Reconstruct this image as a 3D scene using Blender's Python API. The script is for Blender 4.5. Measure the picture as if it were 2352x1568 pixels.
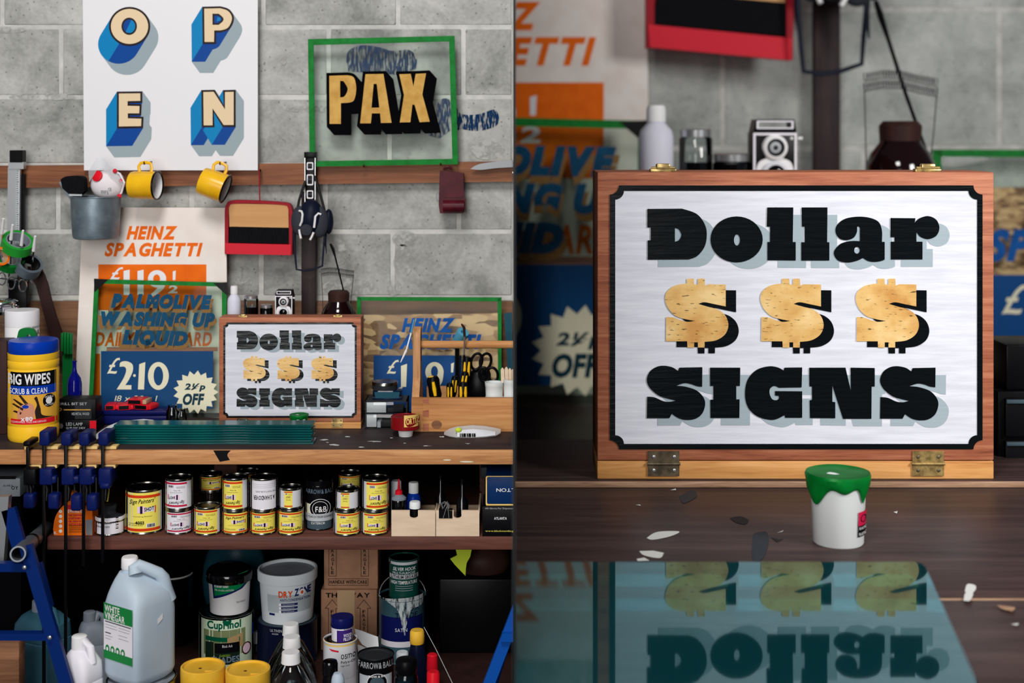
import bpy, bmesh, math, random
from mathutils import Vector, Matrix
from mathutils.geometry import tessellate_polygon
R = random.Random(7)
for o in list(bpy.data.objects): bpy.data.objects.remove(o)
scene = bpy.context.scene
COL = scene.collection
# ---------------------------------------------------------------- camera, sky, lights, exposure
F, CX, CY, CZ = 3200.0, 1181.0, 300.0, 1.635     # focal length and principal point in pixels, eye height
cam = bpy.data.cameras.new('camera'); cam.sensor_width = 36.0; cam.sensor_fit = 'HORIZONTAL'
cam.lens = F / 2352 * 36
cam.shift_x = (1176 - CX) / 2352; cam.shift_y = (CY - 784) / 2352
cam.clip_start = 0.05; cam.clip_end = 60
cam.dof.use_dof = True; cam.dof.focus_distance = 3.28; cam.dof.aperture_fstop = 2.0
camo = bpy.data.objects.new('camera', cam); COL.objects.link(camo)
camo.location = (0, 0, CZ); camo.rotation_euler = (math.pi / 2, 0, 0)
scene.camera = camo
w = bpy.data.worlds.new('world'); scene.world = w; w.use_nodes = True
w.node_tree.nodes['Background'].inputs[0].default_value = (0.80, 0.88, 1.0, 1)
w.node_tree.nodes['Background'].inputs[1].default_value = 0.08
def area(name, loc, target, sx, sy, energy, col):
    l = bpy.data.lights.new(name, 'AREA'); l.shape = 'RECTANGLE'; l.size = sx; l.size_y = sy
    l.energy = energy; l.color = col
    o = bpy.data.objects.new(name, l); COL.objects.link(o); o.location = loc
    d = Vector(target) - Vector(loc); o.rotation_euler = d.to_track_quat('-Z', 'Y').to_euler()
    return o
area('daylight_door', (-1.0, -1.4, 2.05), (-0.6, 3.6, 1.7), 2.0, 2.3, 118, (1.0, 0.985, 0.96))
area('added_top_light', (-0.5, 0.7, 3.9), (-0.45, 3.6, 1.2), 1.0, 1.0, 88, (1.0, 0.985, 0.96))  # unseen lamp added overhead for top-down modelling
area('daylight_window', (3.0, 1.1, 2.7), (0.7, 3.4, 1.0), 1.0, 1.1, 108, (1.0, 0.985, 0.96))
vs = scene.view_settings
vs.view_transform = 'Standard'; vs.look = 'None'; vs.gamma = 1.0; vs.use_curve_mapping = False
vs.exposure = 0.0
# ---------------------------------------------------------------- materials
def lin(c):
    return tuple((x / 255 / 12.92 if x / 255 <= 0.04045 else ((x / 255 + 0.055) / 1.055) ** 2.4) for x in c) + (1,)
MATS = {}
def _new(key):
    m = bpy.data.materials.new(key); m.use_nodes = True
    nt = m.node_tree; b = nt.nodes['Principled BSDF']; MATS[key] = m
    return m, nt, b
def noise(nt, scale, detail=3, sc=(1, 1, 1), rough=0.55, dist=0.0):
    tc = nt.nodes.new('ShaderNodeTexCoord'); mp = nt.nodes.new('ShaderNodeMapping')
    mp.inputs['Scale'].default_value = sc
    n = nt.nodes.new('ShaderNodeTexNoise'); n.inputs['Scale'].default_value = scale
    n.inputs['Detail'].default_value = detail; n.inputs['Roughness'].default_value = rough
    n.inputs['Distortion'].default_value = dist
    nt.links.new(tc.outputs['Object'], mp.inputs['Vector']); nt.links.new(mp.outputs[0], n.inputs['Vector'])
    return n.outputs['Fac']
def ramp(nt, fac, stops):
    r = nt.nodes.new('ShaderNodeValToRGB'); e = r.color_ramp.elements
    while len(e) < len(stops): e.new(0.5)
    for i, (p, c) in enumerate(stops): e[i].position = p; e[i].color = lin(c)
    nt.links.new(fac, r.inputs[0]); return r.outputs[0]
def bump(nt, b, fac, strength, dist=0.002):
    n = nt.nodes.new('ShaderNodeBump'); n.inputs['Strength'].default_value = strength
    n.inputs['Distance'].default_value = dist
    nt.links.new(fac, n.inputs['Height']); nt.links.new(n.outputs[0], b.inputs['Normal'])
def M(key, col=None, rough=0.5, metal=0.0, c2=None, sc=40, st=(1, 1, 1), lo=0.35, hi=0.65, bmp=0.0, coat=0.0, trans=0.0, ior=1.5, detail=3, spec=None):
    if key in MATS: return MATS[key]
    m, nt, b = _new(key)
    b.inputs['Base Color'].default_value = lin(col); b.inputs['Roughness'].default_value = rough
    b.inputs['Metallic'].default_value = metal; b.inputs['IOR'].default_value = ior
    b.inputs['Coat Weight'].default_value = coat; b.inputs['Transmission Weight'].default_value = trans
    b.inputs['Specular IOR Level'].default_value = spec if spec is not None else (0.5 if (rough < 0.3 or metal > 0.2) else 0.1)
    if c2 is not None or bmp:
        f = noise(nt, sc, detail, st)
        if c2 is not None:
            nt.links.new(ramp(nt, f, [(lo, col), (hi, c2)]), b.inputs['Base Color'])
        if bmp: bump(nt, b, f, bmp)
    return m
def wood(key, c1, c2, c3, axis='X', rough=0.55, sc=9, bmp=0.15, coat=0.0):
    if key in MATS: return MATS[key]
    m, nt, b = _new(key)
    st = {'X': (0.35, 6, 6), 'Z': (6, 6, 0.35), 'Y': (6, 0.35, 6)}[axis]
    f = noise(nt, sc, 4, st, 0.6, 1.1)
    f2 = noise(nt, sc * 7, 2, st, 0.5, 0.2)
    mx = nt.nodes.new('ShaderNodeMath'); mx.operation = 'MULTIPLY_ADD'
    nt.links.new(f2, mx.inputs[0]); mx.inputs[1].default_value = 0.35; nt.links.new(f, mx.inputs[2])
    nt.links.new(ramp(nt, mx.outputs[0], [(0.42, c1), (0.66, c2), (0.9, c3)]), b.inputs['Base Color'])
    b.inputs['Roughness'].default_value = rough; b.inputs['Coat Weight'].default_value = coat; b.inputs['Specular IOR Level'].default_value = 0.25
    bump(nt, b, mx.outputs[0], bmp, 0.001)
    return m
def concrete(key, c1, c2, c3, sc=6.0):
    if key in MATS: return MATS[key]
    m, nt, b = _new(key)
    f = noise(nt, sc, 6, (1, 1, 1), 0.68, 0.4)
    f2 = noise(nt, sc * 16, 3, (1, 1, 1), 0.6)
    oi = nt.nodes.new('ShaderNodeObjectInfo')
    a = nt.nodes.new('ShaderNodeMath'); a.operation = 'MULTIPLY_ADD'
    nt.links.new(oi.outputs['Random'], a.inputs[0]); a.inputs[1].default_value = 0.08; nt.links.new(f, a.inputs[2])
    a2 = nt.nodes.new('ShaderNodeMath'); a2.operation = 'MULTIPLY_ADD'
    nt.links.new(f2, a2.inputs[0]); a2.inputs[1].default_value = 0.22; nt.links.new(a.outputs[0], a2.inputs[2])
    col = ramp(nt, a2.outputs[0], [(0.46, c1), (0.66, c2), (0.90, c3)])
    # dark pits
    v = nt.nodes.new('ShaderNodeTexVoronoi'); v.inputs['Scale'].default_value = sc * 9
    tc = nt.nodes.new('ShaderNodeTexCoord'); nt.links.new(tc.outputs['Object'], v.inputs['Vector'])
    pit = ramp(nt, v.outputs['Distance'], [(0.05, (70, 70, 68)), (0.17, (255, 255, 255))])
    mx = nt.nodes.new('ShaderNodeMix'); mx.data_type = 'RGBA'; mx.blend_type = 'MULTIPLY'; mx.inputs[0].default_value = 0.65
    nt.links.new(col, mx.inputs[6]); nt.links.new(pit, mx.inputs[7]); nt.links.new(mx.outputs[2], b.inputs['Base Color'])
    b.inputs['Roughness'].default_value = 0.92
    bump(nt, b, a2.outputs[0], 0.5, 0.006)
    return m
def osb(key):
    if key in MATS: return MATS[key]
    m, nt, b = _new(key)
    tc = nt.nodes.new('ShaderNodeTexCoord'); mp = nt.nodes.new('ShaderNodeMapping')
    mp.inputs['Scale'].default_value = (26, 26, 62); mp.inputs['Rotation'].default_value = (0, 0.55, 0)
    v = nt.nodes.new('ShaderNodeTexVoronoi'); v.inputs['Scale'].default_value = 1.0
    nt.links.new(tc.outputs['Object'], mp.inputs[0]); nt.links.new(mp.outputs[0], v.inputs['Vector'])
    s = nt.nodes.new('ShaderNodeSeparateColor'); nt.links.new(v.outputs['Color'], s.inputs[0])
    f = noise(nt, 60, 3, (1, 1, 4))
    a = nt.nodes.new('ShaderNodeMath'); a.operation = 'MULTIPLY_ADD'
    nt.links.new(f, a.inputs[0]); a.inputs[1].default_value = 0.35; nt.links.new(s.outputs[0], a.inputs[2])
    nt.links.new(ramp(nt, a.outputs[0], [(0.25, (112, 74, 46)), (0.6, (166, 120, 80)), (0.95, (212, 170, 124))]), b.inputs['Base Color'])
    b.inputs['Roughness'].default_value = 0.6
    return m
def glassm(key, tint, ior=1.5, rough=0.01):
    if key in MATS: return MATS[key]
    m, nt, b = _new(key); nt.nodes.remove(b)
    out = nt.nodes['Material Output']
    t = nt.nodes.new('ShaderNodeBsdfTransparent'); t.inputs[0].default_value = tuple(tint) + (1,)
    g = nt.nodes.new('ShaderNodeBsdfGlossy'); g.inputs['Roughness'].default_value = rough
    fr = nt.nodes.new('ShaderNodeFresnel'); fr.inputs[0].default_value = ior
    mx = nt.nodes.new('ShaderNodeMixShader')
    nt.links.new(fr.outputs[0], mx.inputs[0]); nt.links.new(t.outputs[0], mx.inputs[1]); nt.links.new(g.outputs[0], mx.inputs[2])
    nt.links.new(mx.outputs[0], out.inputs[0]); return m
def tealglass(key):
    if key in MATS: return MATS[key]
    m, nt, b = _new(key); nt.nodes.remove(b); out = nt.nodes['Material Output']
    t = nt.nodes.new('ShaderNodeBsdfTransparent'); t.inputs[0].default_value = (0.25, 0.6, 0.62, 1)
    df = nt.nodes.new('ShaderNodeBsdfDiffuse'); df.inputs[0].default_value = (0.002, 0.05, 0.06, 1)
    g = nt.nodes.new('ShaderNodeBsdfGlossy'); g.inputs['Roughness'].default_value = 0.03; g.inputs['Color'].default_value = (0.62, 0.92, 0.95, 1)
    fr = nt.nodes.new('ShaderNodeFresnel'); fr.inputs[0].default_value = 1.62
    m1 = nt.nodes.new('ShaderNodeMixShader'); m1.inputs[0].default_value = 0.45; m2 = nt.nodes.new('ShaderNodeMixShader')
    nt.links.new(t.outputs[0], m1.inputs[1]); nt.links.new(df.outputs[0], m1.inputs[2])
    nt.links.new(fr.outputs[0], m2.inputs[0]); nt.links.new(m1.outputs[0], m2.inputs[1]); nt.links.new(g.outputs[0], m2.inputs[2]); nt.links.new(m2.outputs[0], out.inputs[0])
    return m
def gilt(key):
    m, nt, b = _new(key)
    c = ramp(nt, noise(nt, 9, 4, (1, 1, 1.4), 0.6), [(0.35, (206, 150, 82)), (0.5, (226, 182, 112)), (0.68, (240, 206, 146))])
    pit = ramp(nt, noise(nt, 95, 2, (0.5, 1, 2.2), 0.5), [(0.30, (44, 34, 22)), (0.36, (255, 255, 255))])
    mx = nt.nodes.new('ShaderNodeMix'); mx.data_type = 'RGBA'; mx.blend_type = 'MULTIPLY'; mx.inputs[0].default_value = 0.8
    nt.links.new(c, mx.inputs[6]); nt.links.new(pit, mx.inputs[7]); nt.links.new(mx.outputs[2], b.inputs['Base Color'])
    b.inputs['Roughness'].default_value = 0.35; b.inputs['Metallic'].default_value = 0.1; b.inputs['Specular IOR Level'].default_value = 0.3
    bump(nt, b, noise(nt, 26, 4, (0.4, 1, 2.6)), 0.4)
def haze(key, k=0.3):
    """thin crumpled film: mostly see-through with a white veil"""
    m, nt, b = _new(key); out = nt.nodes['Material Output']
    b.inputs['Base Color'].default_value = (0.75, 0.77, 0.8, 1); b.inputs['Roughness'].default_value = 0.25
    t = nt.nodes.new('ShaderNodeBsdfTransparent'); mx = nt.nodes.new('ShaderNodeMixShader'); mx.inputs[0].default_value = k
    nt.links.new(t.outputs[0], mx.inputs[1]); nt.links.new(b.outputs[0], mx.inputs[2]); nt.links.new(mx.outputs[0], out.inputs[0])
def brushed(key, col, sc=60, thr=0.5, st=(3, 3, 0.6), soft=0.12):
    """dry-brushed paint: colour where the noise is high, bare (transparent) elsewhere"""
    if key in MATS: return MATS[key]
    m, nt, b = _new(key); out = nt.nodes['Material Output']
    b.inputs['Base Color'].default_value = lin(col); b.inputs['Roughness'].default_value = 0.6; b.inputs['Specular IOR Level'].default_value = 0.05
    t = nt.nodes.new('ShaderNodeBsdfTransparent'); mx = nt.nodes.new('ShaderNodeMixShader')
    f = noise(nt, sc, 3, st, 0.7)
    nt.links.new(ramp(nt, f, [(thr - soft, (0, 0, 0)), (thr + soft, (255, 255, 255))]), mx.inputs[0])
    nt.links.new(t.outputs[0], mx.inputs[1]); nt.links.new(b.outputs[0], mx.inputs[2]); nt.links.new(mx.outputs[0], out.inputs[0])
    return m
# ---------------------------------------------------------------- geometry helpers
def X(px, Y): return (px - CX) * Y / F
def Z(py, Y): return CZ - (py - CY) * Y / F
def P(px, py, Y): return Vector((X(px, Y), Y, Z(py, Y)))
def smoothc(pts, n=6):
    """contour: (x,y) is a corner, (x,y,1) a smooth point (Catmull-Rom)"""
    out = []; N = len(pts)
    for i in range(N):
        p1, p2 = pts[i], pts[(i + 1) % N]
        out.append((p1[0], p1[1]))
        if len(p1) == 2 and len(p2) == 2: continue
        p0 = pts[i - 1] if len(p1) == 3 else p1
        p3 = pts[(i + 2) % N] if len(p2) == 3 else p2
        for k in range(1, n):
            t = k / n; q = []
            for a in (0, 1):
                q.append(0.5 * (2 * p1[a] + (p2[a] - p0[a]) * t + (2 * p0[a] - 5 * p1[a] + 4 * p2[a] - p3[a]) * t * t + (3 * p1[a] - p0[a] - 3 * p2[a] + p3[a]) * t ** 3))
            out.append(tuple(q))
    return out
def ell(cx, cy, rx, ry=None, n=36, a0=0.0):
    ry = rx if ry is None else ry
    return [(cx + rx * math.cos(a0 + 2 * math.pi * i / n), cy + ry * math.sin(a0 + 2 * math.pi * i / n)) for i in range(n)]
def rect(x0, y0, x1, y1): return [(x0, y0), (x1, y0), (x1, y1), (x0, y1)]
def rrect(x0, y0, x1, y1, r, n=5):
    out = []
    for (cx, cy, a) in ((x1 - r, y0 + r, -90), (x1 - r, y1 - r, 0), (x0 + r, y1 - r, 90), (x0 + r, y0 + r, 180)):
        for i in range(n + 1):
            t = math.radians(a + 90 * i / n); out.append((cx + r * math.cos(t), cy + r * math.sin(t)))
    return out
def sarea(p): return sum(p[i - 1][0] * p[i][1] - p[i][0] * p[i - 1][1] for i in range(len(p))) / 2
def offset(poly, d):
    s = 1 if sarea(poly) > 0 else -1; out = []; N = len(poly)
    for i in range(N):
        p0, p1, p2 = Vector(poly[i - 1]), Vector(poly[i]), Vector(poly[(i + 1) % N])
        e1 = (p1 - p0); e2 = (p2 - p1)
        if e1.length < 1e-9 or e2.length < 1e-9: out.append(tuple(p1)); continue
        e1.normalize(); e2.normalize()
        n1 = Vector((e1.y, -e1.x)) * s; n2 = Vector((e2.y, -e2.x)) * s
        n = n1 + n2
        if n.length < 0.2: n = n1
        n.normalize(); k = min(2.2, 1 / max(0.3, n.dot(n1)))
        out.append(tuple(p1 + n * d * k))
    return out
class MB:
    def __init__(s): s.v = []; s.f = []; s.flat = False
    def add(s, vs, fs, mat=None):
        o = len(s.v)
        s.v += [(mat @ Vector(v)) if mat is not None else Vector(v) for v in vs]
        s.f += [tuple(i + o for i in f) for f in fs]; return s
    def box(s, x0, x1, y0, y1, z0, z1, bev=0.0, mat=None, seg=2):
        bm = bmesh.new(); bmesh.ops.create_cube(bm, size=1)
        for v in bm.verts: v.co = Vector(((x0 + x1) / 2 + v.co.x * (x1 - x0), (y0 + y1) / 2 + v.co.y * (y1 - y0), (z0 + z1) / 2 + v.co.z * (z1 - z0)))
        if bev: bmesh.ops.bevel(bm, geom=list(bm.edges), offset=bev, segments=seg, affect='EDGES', profile=0.5)
        bm.verts.index_update()
        s.add([v.co.copy() for v in bm.verts], [[v.index for v in f.verts] for f in bm.faces], mat); bm.free(); return s
    def lathe(s, prof, c=(0, 0, 0), seg=32, mat=None, cap=True, sx=1.0):
        vs = []; fs = []; n = len(prof)
        for (r, z) in prof:
            for k in range(seg):
                a = 2 * math.pi * k / seg; vs.append(Vector((c[0] + r * math.cos(a) * sx, c[1] + r * math.sin(a), c[2] + z)))
        for i in range(n - 1):
            for k in range(seg):
                k2 = (k + 1) % seg; fs.append((i * seg + k, i * seg + k2, (i + 1) * seg + k2, (i + 1) * seg + k))
        if cap:
            if prof[0][0] > 1e-5: fs.append(tuple(range(seg - 1, -1, -1)))
            if prof[-1][0] > 1e-5: fs.append(tuple((n - 1) * seg + k for k in range(seg)))
        return s.add(vs, fs, mat)
    def tube(s, pts, r, seg=8, cap=True, flat=1.0):
        pts = [Vector(p) for p in pts]; n = len(pts); vs = []; fs = []
        rr = r if isinstance(r, (list, tuple)) else [r] * n
        up = None
        for i, p in enumerate(pts):
            t = (pts[min(i + 1, n - 1)] - pts[max(i - 1, 0)]).normalized()
            if up is None:
                up = Vector((0, 0, 1)) if abs(t.z) < 0.9 else Vector((0, 1, 0))
            a = t.cross(up).normalized(); up = a.cross(t).normalized()
            for k in range(seg):
                q = 2 * math.pi * k / seg; vs.append(p + a * (rr[i] * math.cos(q)) + up * (rr[i] * flat * math.sin(q)))
        for i in range(n - 1):
            for k in range(seg):
                k2 = (k + 1) % seg; fs.append((i * seg + k, i * seg + k2, (i + 1) * seg + k2, (i + 1) * seg + k))
        if cap: fs.append(tuple(range(seg - 1, -1, -1))); fs.append(tuple((n - 1) * seg + k for k in range(seg)))
        return s.add(vs, fs)
    def ball(s, c, rx, ry, rz, seg=20, ring=12, mat=None):
        pr = [(max(1e-4, math.sin(math.pi * i / ring)), -math.cos(math.pi * i / ring)) for i in range(ring + 1)]
        vs = []; fs = []
        for (r, z) in pr:
            for k in range(seg):
                a = 2 * math.pi * k / seg; vs.append(Vector((c[0] + rx * r * math.cos(a), c[1] + ry * r * math.sin(a), c[2] + rz * z)))
        for i in range(ring):
            for k in range(seg):
                k2 = (k + 1) % seg; fs.append((i * seg + k, i * seg + k2, (i + 1) * seg + k2, (i + 1) * seg + k))
        return s.add(vs, fs, mat)
    def poly(s, contours, mp, thick=None):
        """contours (outer, holes...) in 2D through mp(x,y) ; thick = offset vector of the back face"""
        flat = [p for c in contours for p in c]
        tris = tessellate_polygon([[Vector((x, y, 0)) for (x, y) in c] for c in contours])
        front = [mp(x, y) for (x, y) in flat]
        fs = []
        for t in tris:
            a, b, c = front[t[0]], front[t[1]], front[t[2]]
            nrm = (b - a).cross(c - a)
            fs.append(tuple(t) if nrm.y < 0 or (abs(nrm.y) < 1e-12 and nrm.z > 0) else tuple(reversed(t)))
        if thick is None: return s.add(front, fs)
        th = Vector(thick); N = len(flat); vs = front + [v + th for v in front]
        fs2 = list(fs) + [tuple(i + N for i in reversed(f)) for f in fs]
        o = 0
        for c in contours:
            n = len(c)
            for i in range(n): fs2.append((o + i, o + (i + 1) % n, N + o + (i + 1) % n, N + o + i))
            o += n
        return s.add(vs, fs2)
    def grid(s, x0, y0, x1, y1, mp, nx=12, ny=1):
        vs = []; fs = []
        for j in range(ny + 1):
            for i in range(nx + 1): vs.append(mp(x0 + (x1 - x0) * i / nx, y0 + (y1 - y0) * j / ny))
        for j in range(ny):
            for i in range(nx): a = j * (nx + 1) + i; fs.append((a, a + 1, a + nx + 2, a + nx + 1))
        return s.add(vs, fs)
    def sheet(s, pts, thick):
        """closed strip: pts = list of (left, right) pairs swept, given thickness vector"""
        th = Vector(thick); n = len(pts); vs = []
        for (a, b) in pts: a = Vector(a); b = Vector(b); vs += [a, b, b + th, a + th]
        fs = []
        for i in range(n - 1):
            for k in range(4): k2 = (k + 1) % 4; fs.append((4 * i + k, 4 * i + k2, 4 * i + 4 + k2, 4 * i + 4 + k))
        fs += [(3, 2, 1, 0), (4 * n - 4, 4 * n - 3, 4 * n - 2, 4 * n - 1)]
        return s.add(vs, fs)
CLIP = 0          # things standing against the partition end there: -1 left bay, +1 right bay
def mk(name, mb, mat, base, smooth=True):
    me = bpy.data.meshes.new(name)
    b = Vector(base); me.from_pydata([tuple(v - b) for v in mb.v], [], mb.f); me.update()
    bm = bmesh.new(); bm.from_mesh(me)
    if CLIP: bmesh.ops.bisect_plane(bm, geom=bm.verts[:] + bm.edges[:] + bm.faces[:], plane_co=(CLIP * 0.0022 - b.x, 0, 0), plane_no=(CLIP, 0, 0), clear_inner=True)
    bmesh.ops.recalc_face_normals(bm, faces=bm.faces); bm.to_mesh(me); bm.free()
    if smooth and len(me.polygons):
        me.polygons.foreach_set('use_smooth', [True] * len(me.polygons)); me.set_sharp_from_angle(angle=math.radians(38))
    me.materials.append(MATS[mat] if isinstance(mat, str) else mat)
    o = bpy.data.objects.new(name, me); COL.objects.link(o); return o
def tag(o, label=None, cat=None, group=None, kind=None):
    if label: o['label'] = label
    if cat: o['category'] = cat
    if group: o['group'] = group
    if kind: o['kind'] = kind
    return o
def thing(name, label, cat, base, group=None):
    o = bpy.data.objects.new(name, None); COL.objects.link(o); o.location = base; o.empty_display_size = 0.02
    return tag(o, label, cat, group)
def part(name, mb, mat, parent, label=None, kind=None):
    root = parent
    while root.parent: root = root.parent
    o = mk(name, mb, mat, root.location); o.parent = parent
    return tag(o, label, None, None, kind)
def single(name, mb, mat, label, cat, group=None):
    xs = [v.x for v in mb.v]; ys = [v.y for v in mb.v]; zs = [v.z for v in mb.v]
    base = Vector(((min(xs) + max(xs)) / 2, (min(ys) + max(ys)) / 2, min(zs)))
    o = mk(name, mb, mat, base); o.location = base
    return tag(o, label, cat, group)
def struct(name, mb, mat, label=None):
    o = single(name, mb, mat, label, None); o['kind'] = 'structure'; return o
# lettering -----------------------------------------------------------------
_tc = {}
def _glyph(ch, shear, bold):
    k = (ch, shear, bold)
    if k in _tc: return _tc[k]
    if ch == 'Q':                                    # an O with a tail
        v, f, w_ = _glyph('O', shear, bold); n = len(v); b_ = bold
        q = [(0.40, 0.20), (0.52, 0.22 + b_), (0.74 + b_, -0.04), (0.60 - b_, -0.06 - b_)]
        _tc[k] = (v + [(x + shear * y, y) for x, y in q], f + [(n, n + 1, n + 2, n + 3)], w_); return _tc[k]
    c = bpy.data.curves.new('t', 'FONT'); c.body = ch; c.shear = shear; c.offset = bold; c.resolution_u = 3
    c.size = 1.0; c.fill_mode = 'BOTH'
    o = bpy.data.objects.new('t', c)
    me = bpy.data.meshes.new_from_object(o)
    vs = [(v.co.x, v.co.y) for v in me.vertices]; fs = [tuple(p.vertices) for p in me.polygons]
    bpy.data.objects.remove(o); bpy.data.curves.remove(c); bpy.data.meshes.remove(me)
    if not vs: _tc[k] = None; return None
    x0 = min(v[0] - shear * v[1] for v in vs); x1 = max(v[0] - shear * v[1] for v in vs)
    if x1 - x0 > 1.6 and bold > 0: _tc[k] = _glyph(ch, shear, 0.0); return _tc[k]
    _tc[k] = ([(x - x0, y) for x, y in vs], fs, x1 - x0); return _tc[k]
def text2d(s, shear=0.0, bold=0.0, spacing=1.0):
    vs = []; fs = []; x = 0.0
    for i, ch in enumerate(s):
        g = _glyph(ch, shear, bold)
        if ch == ' ' or g is None: x += 0.26 * spacing; continue
        o = len(vs); vs += [(a + x, b, i) for a, b in g[0]]; fs += [tuple(q + o for q in f) for f in g[1]]
        x += g[2] + max(0.015, 0.09 * spacing - bold)
    x0 = min(v[0] for v in vs); x1 = max(v[0] for v in vs); y0 = min(v[1] for v in vs); y1 = max(v[1] for v in vs)
    return [((a - x0) / max(1e-6, x1 - x0), (b - y0) / max(1e-6, y1 - y0), i) for a, b, i in vs], fs
JOIN = {'cast_shade', 'block_shade', 'block_light', 'barcode', 'small_print', 'tick_marks'}
class Decals:
    """printed or painted marks on a surface; mp(x, y, layer) gives the point on that surface"""
    def __init__(s, parent, mp): s.p = parent; s.mp = mp; s.d = {}; s.k = 0; s.n = 0; s.cut = getattr(mp, 'cut', None)
    def mb(s, name, mat):
        if name not in JOIN: s.n += 1
        return s.d.setdefault((name, mat, 0 if name in JOIN else s.n), MB())
    def poly(s, contours, mat, layer=1, name='painted_shape', m=None):
        s.k = (s.k + 1) % 12; layer = layer + s.k * 0.012
        if isinstance(contours[0][0], (int, float)): contours = [contours]
        m = m or s.mb(name, mat)
        if s.cut is None: m.poly(contours, lambda x, y: s.mp(x, y, layer)); return s
        flat = [p for c in contours for p in c]      # on round things: cut into narrow strips so that it follows the curve
        tris = tessellate_polygon([[Vector((x, y, 0)) for (x, y) in c] for c in contours])
        bm = bmesh.new(); bv = [bm.verts.new((x, y, 0)) for x, y in flat]
        for t in tris:
            try: bm.faces.new([bv[q] for q in t])
            except ValueError: pass
        x0 = min(p[0] for p in flat); x1 = max(p[0] for p in flat); x = math.ceil(x0 / s.cut) * s.cut
        while x < x1:
            bmesh.ops.bisect_plane(bm, geom=bm.verts[:] + bm.edges[:] + bm.faces[:], plane_co=(x, 0, 0), plane_no=(1, 0, 0)); x += s.cut
        bm.verts.index_update()
        m.add([s.mp(v.co.x, v.co.y, layer) for v in bm.verts], [[v.index for v in f.verts] for f in bm.faces]); bm.free(); return s
    def rect(s, x0, y0, x1, y1, mat, layer=1, name='painted_shape', nx=1):
        s.mb(name, mat).grid(x0, y0, x1, y1, lambda x, y: s.mp(x, y, layer), nx, 1); return s
    def text(s, t, x0, y0, x1, y1, mat, layer=2, shear=0.0, bold=0.0, name='lettering', sk=0.0, spacing=1.0):
        """(x0,y0) = where the text's lower left goes, (x1,y1) its upper right; sk = rise of the right end"""
        vs, fs = text2d(t, shear, bold, spacing)
        pt = [s.mp(x0 + (x1 - x0) * u, y0 + (y1 - y0) * v + sk * u, layer + 0.02 * (i % 2)) for u, v, i in vs]
        if abs(y1 - y0) < 17 or s.cut: s.mb(name, mat).add(pt, fs); return s
        for i in sorted(set(v[2] for v in vs)):       # large hand-painted words: letter by letter
            ids = [q for q, v in enumerate(vs) if v[2] == i]; mpd = {q: n for n, q in enumerate(ids)}
            s.mb('letter' if name == 'lettering' else name, mat).add([pt[q] for q in ids], [tuple(mpd[q] for q in f) for f in fs if f[0] in mpd])
        return s
    def sweep(s, poly, v, mat, layer, name, test=None):
        m = s.d.setdefault((name, mat, 0), MB()); a = 1 if sarea(poly) > 0 else -1
        for i in range(len(poly)):
            p, q = poly[i - 1], poly[i]
            n = ((q[1] - p[1]) * a, -(q[0] - p[0]) * a)
            if test and not test(n): continue
            s.k = (s.k + 1) % 60; l = layer + s.k * 0.012
            m.poly([[p, q, (q[0] + v[0], q[1] + v[1]), (p[0] + v[0], p[1] + v[1])]], lambda x, y: s.mp(x, y, l))
        return s
    def flush(s):
        out = []
        for (n, m, k), mb in s.d.items():
            if mb.f:
                o = part(n, mb, m, s.p); out.append(o)
                if n in ('barcode', 'small_print', 'tick_marks'): o['kind'] = 'stuff'
        s.d = {}; return out
class Plane:
    def __init__(s, yt, Yt, yb, Yb, eps=0.0004):
        zt, zb = Z(yt, Yt), Z(yb, Yb); s.b = (Yt - Yb) / (zt - zb); s.a = Yt - s.b * zt; s.e = eps
    def __call__(s, px, py, layer=0):
        Y = (s.a + s.b * CZ) / (1 + s.b * (py - CY) / F)
        v = P(px, py, Y); v.y -= layer * s.e; return v
def flatY(Y, eps=0.0004): return lambda px, py, layer=0: P(px, py, Y) - Vector((0, layer * eps, 0))
def cylpx(cx, cy, r, eps=0.0003, taper=0.0, z0=0.0):
    """photo pixels on the front of an upright cylinder"""
    phi = math.atan2(-cx, cy); pc = CX + F * cx / cy; hw = r * F / cy; Yf = cy - r
    def mp(px, py, layer=0):
        t = math.asin(max(-1, min(1, (px - pc) / hw))) + phi
        z = Z(py, Yf); rr = r + taper * (z - z0) + layer * eps
        return Vector((cx + rr * math.sin(t), cy - rr * math.cos(t), z))
    mp.cut = hw / 7
    return mp
# ---------------------------------------------------------------- palette
M('white', (232, 230, 232), 0.45); M('board_white', (228, 226, 230), 0.4); M('cream_board', (226, 214, 206), 0.55, c2=(236, 228, 222), sc=9)
M('ink', (10, 10, 14), 0.4); M('black', (9, 9, 12), 0.35); M('black_matte', (7, 7, 10), 0.85, spec=0.02); M('black_gloss', (6, 6, 9), 0.12)
M('dark_grey', (40, 42, 46), 0.5); M('grey', (120, 124, 126), 0.5); M('light_grey', (180, 184, 188), 0.5)
M('shade_grey', (150, 165, 172), 0.5); M('beige', (226, 202, 166), 0.5); M('sky_blue', (0, 126, 184), 0.45); M('deep_blue', (0, 66, 146), 0.45)
M('outline', (46, 28, 26), 0.45, c2=(26, 20, 22), sc=60)
M('tape_green', (16, 124, 46), 0.5, c2=(10, 106, 36), sc=50); M('gold_leaf', (206, 162, 82), 0.4, c2=(188, 140, 60), sc=40)
M('orange_paint', (238, 108, 10), 0.55, c2=(228, 98, 2), sc=20); M('teal_paint', (0, 72, 106), 0.5, c2=(0, 62, 94), sc=30)
M('blue_paint', (0, 84, 160), 0.5, c2=(0, 72, 142), sc=30); M('blue_panel', (0, 62, 110), 0.45); M('cream_paint', (222, 218, 190), 0.5)
M('steel', (190, 192, 194), 0.3, 0.8); M('chrome', (225, 226, 230), 0.1, 1.0); M('aluminium', (128, 142, 152), 0.42, 0.55, c2=(104, 118, 128), sc=30)
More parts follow.
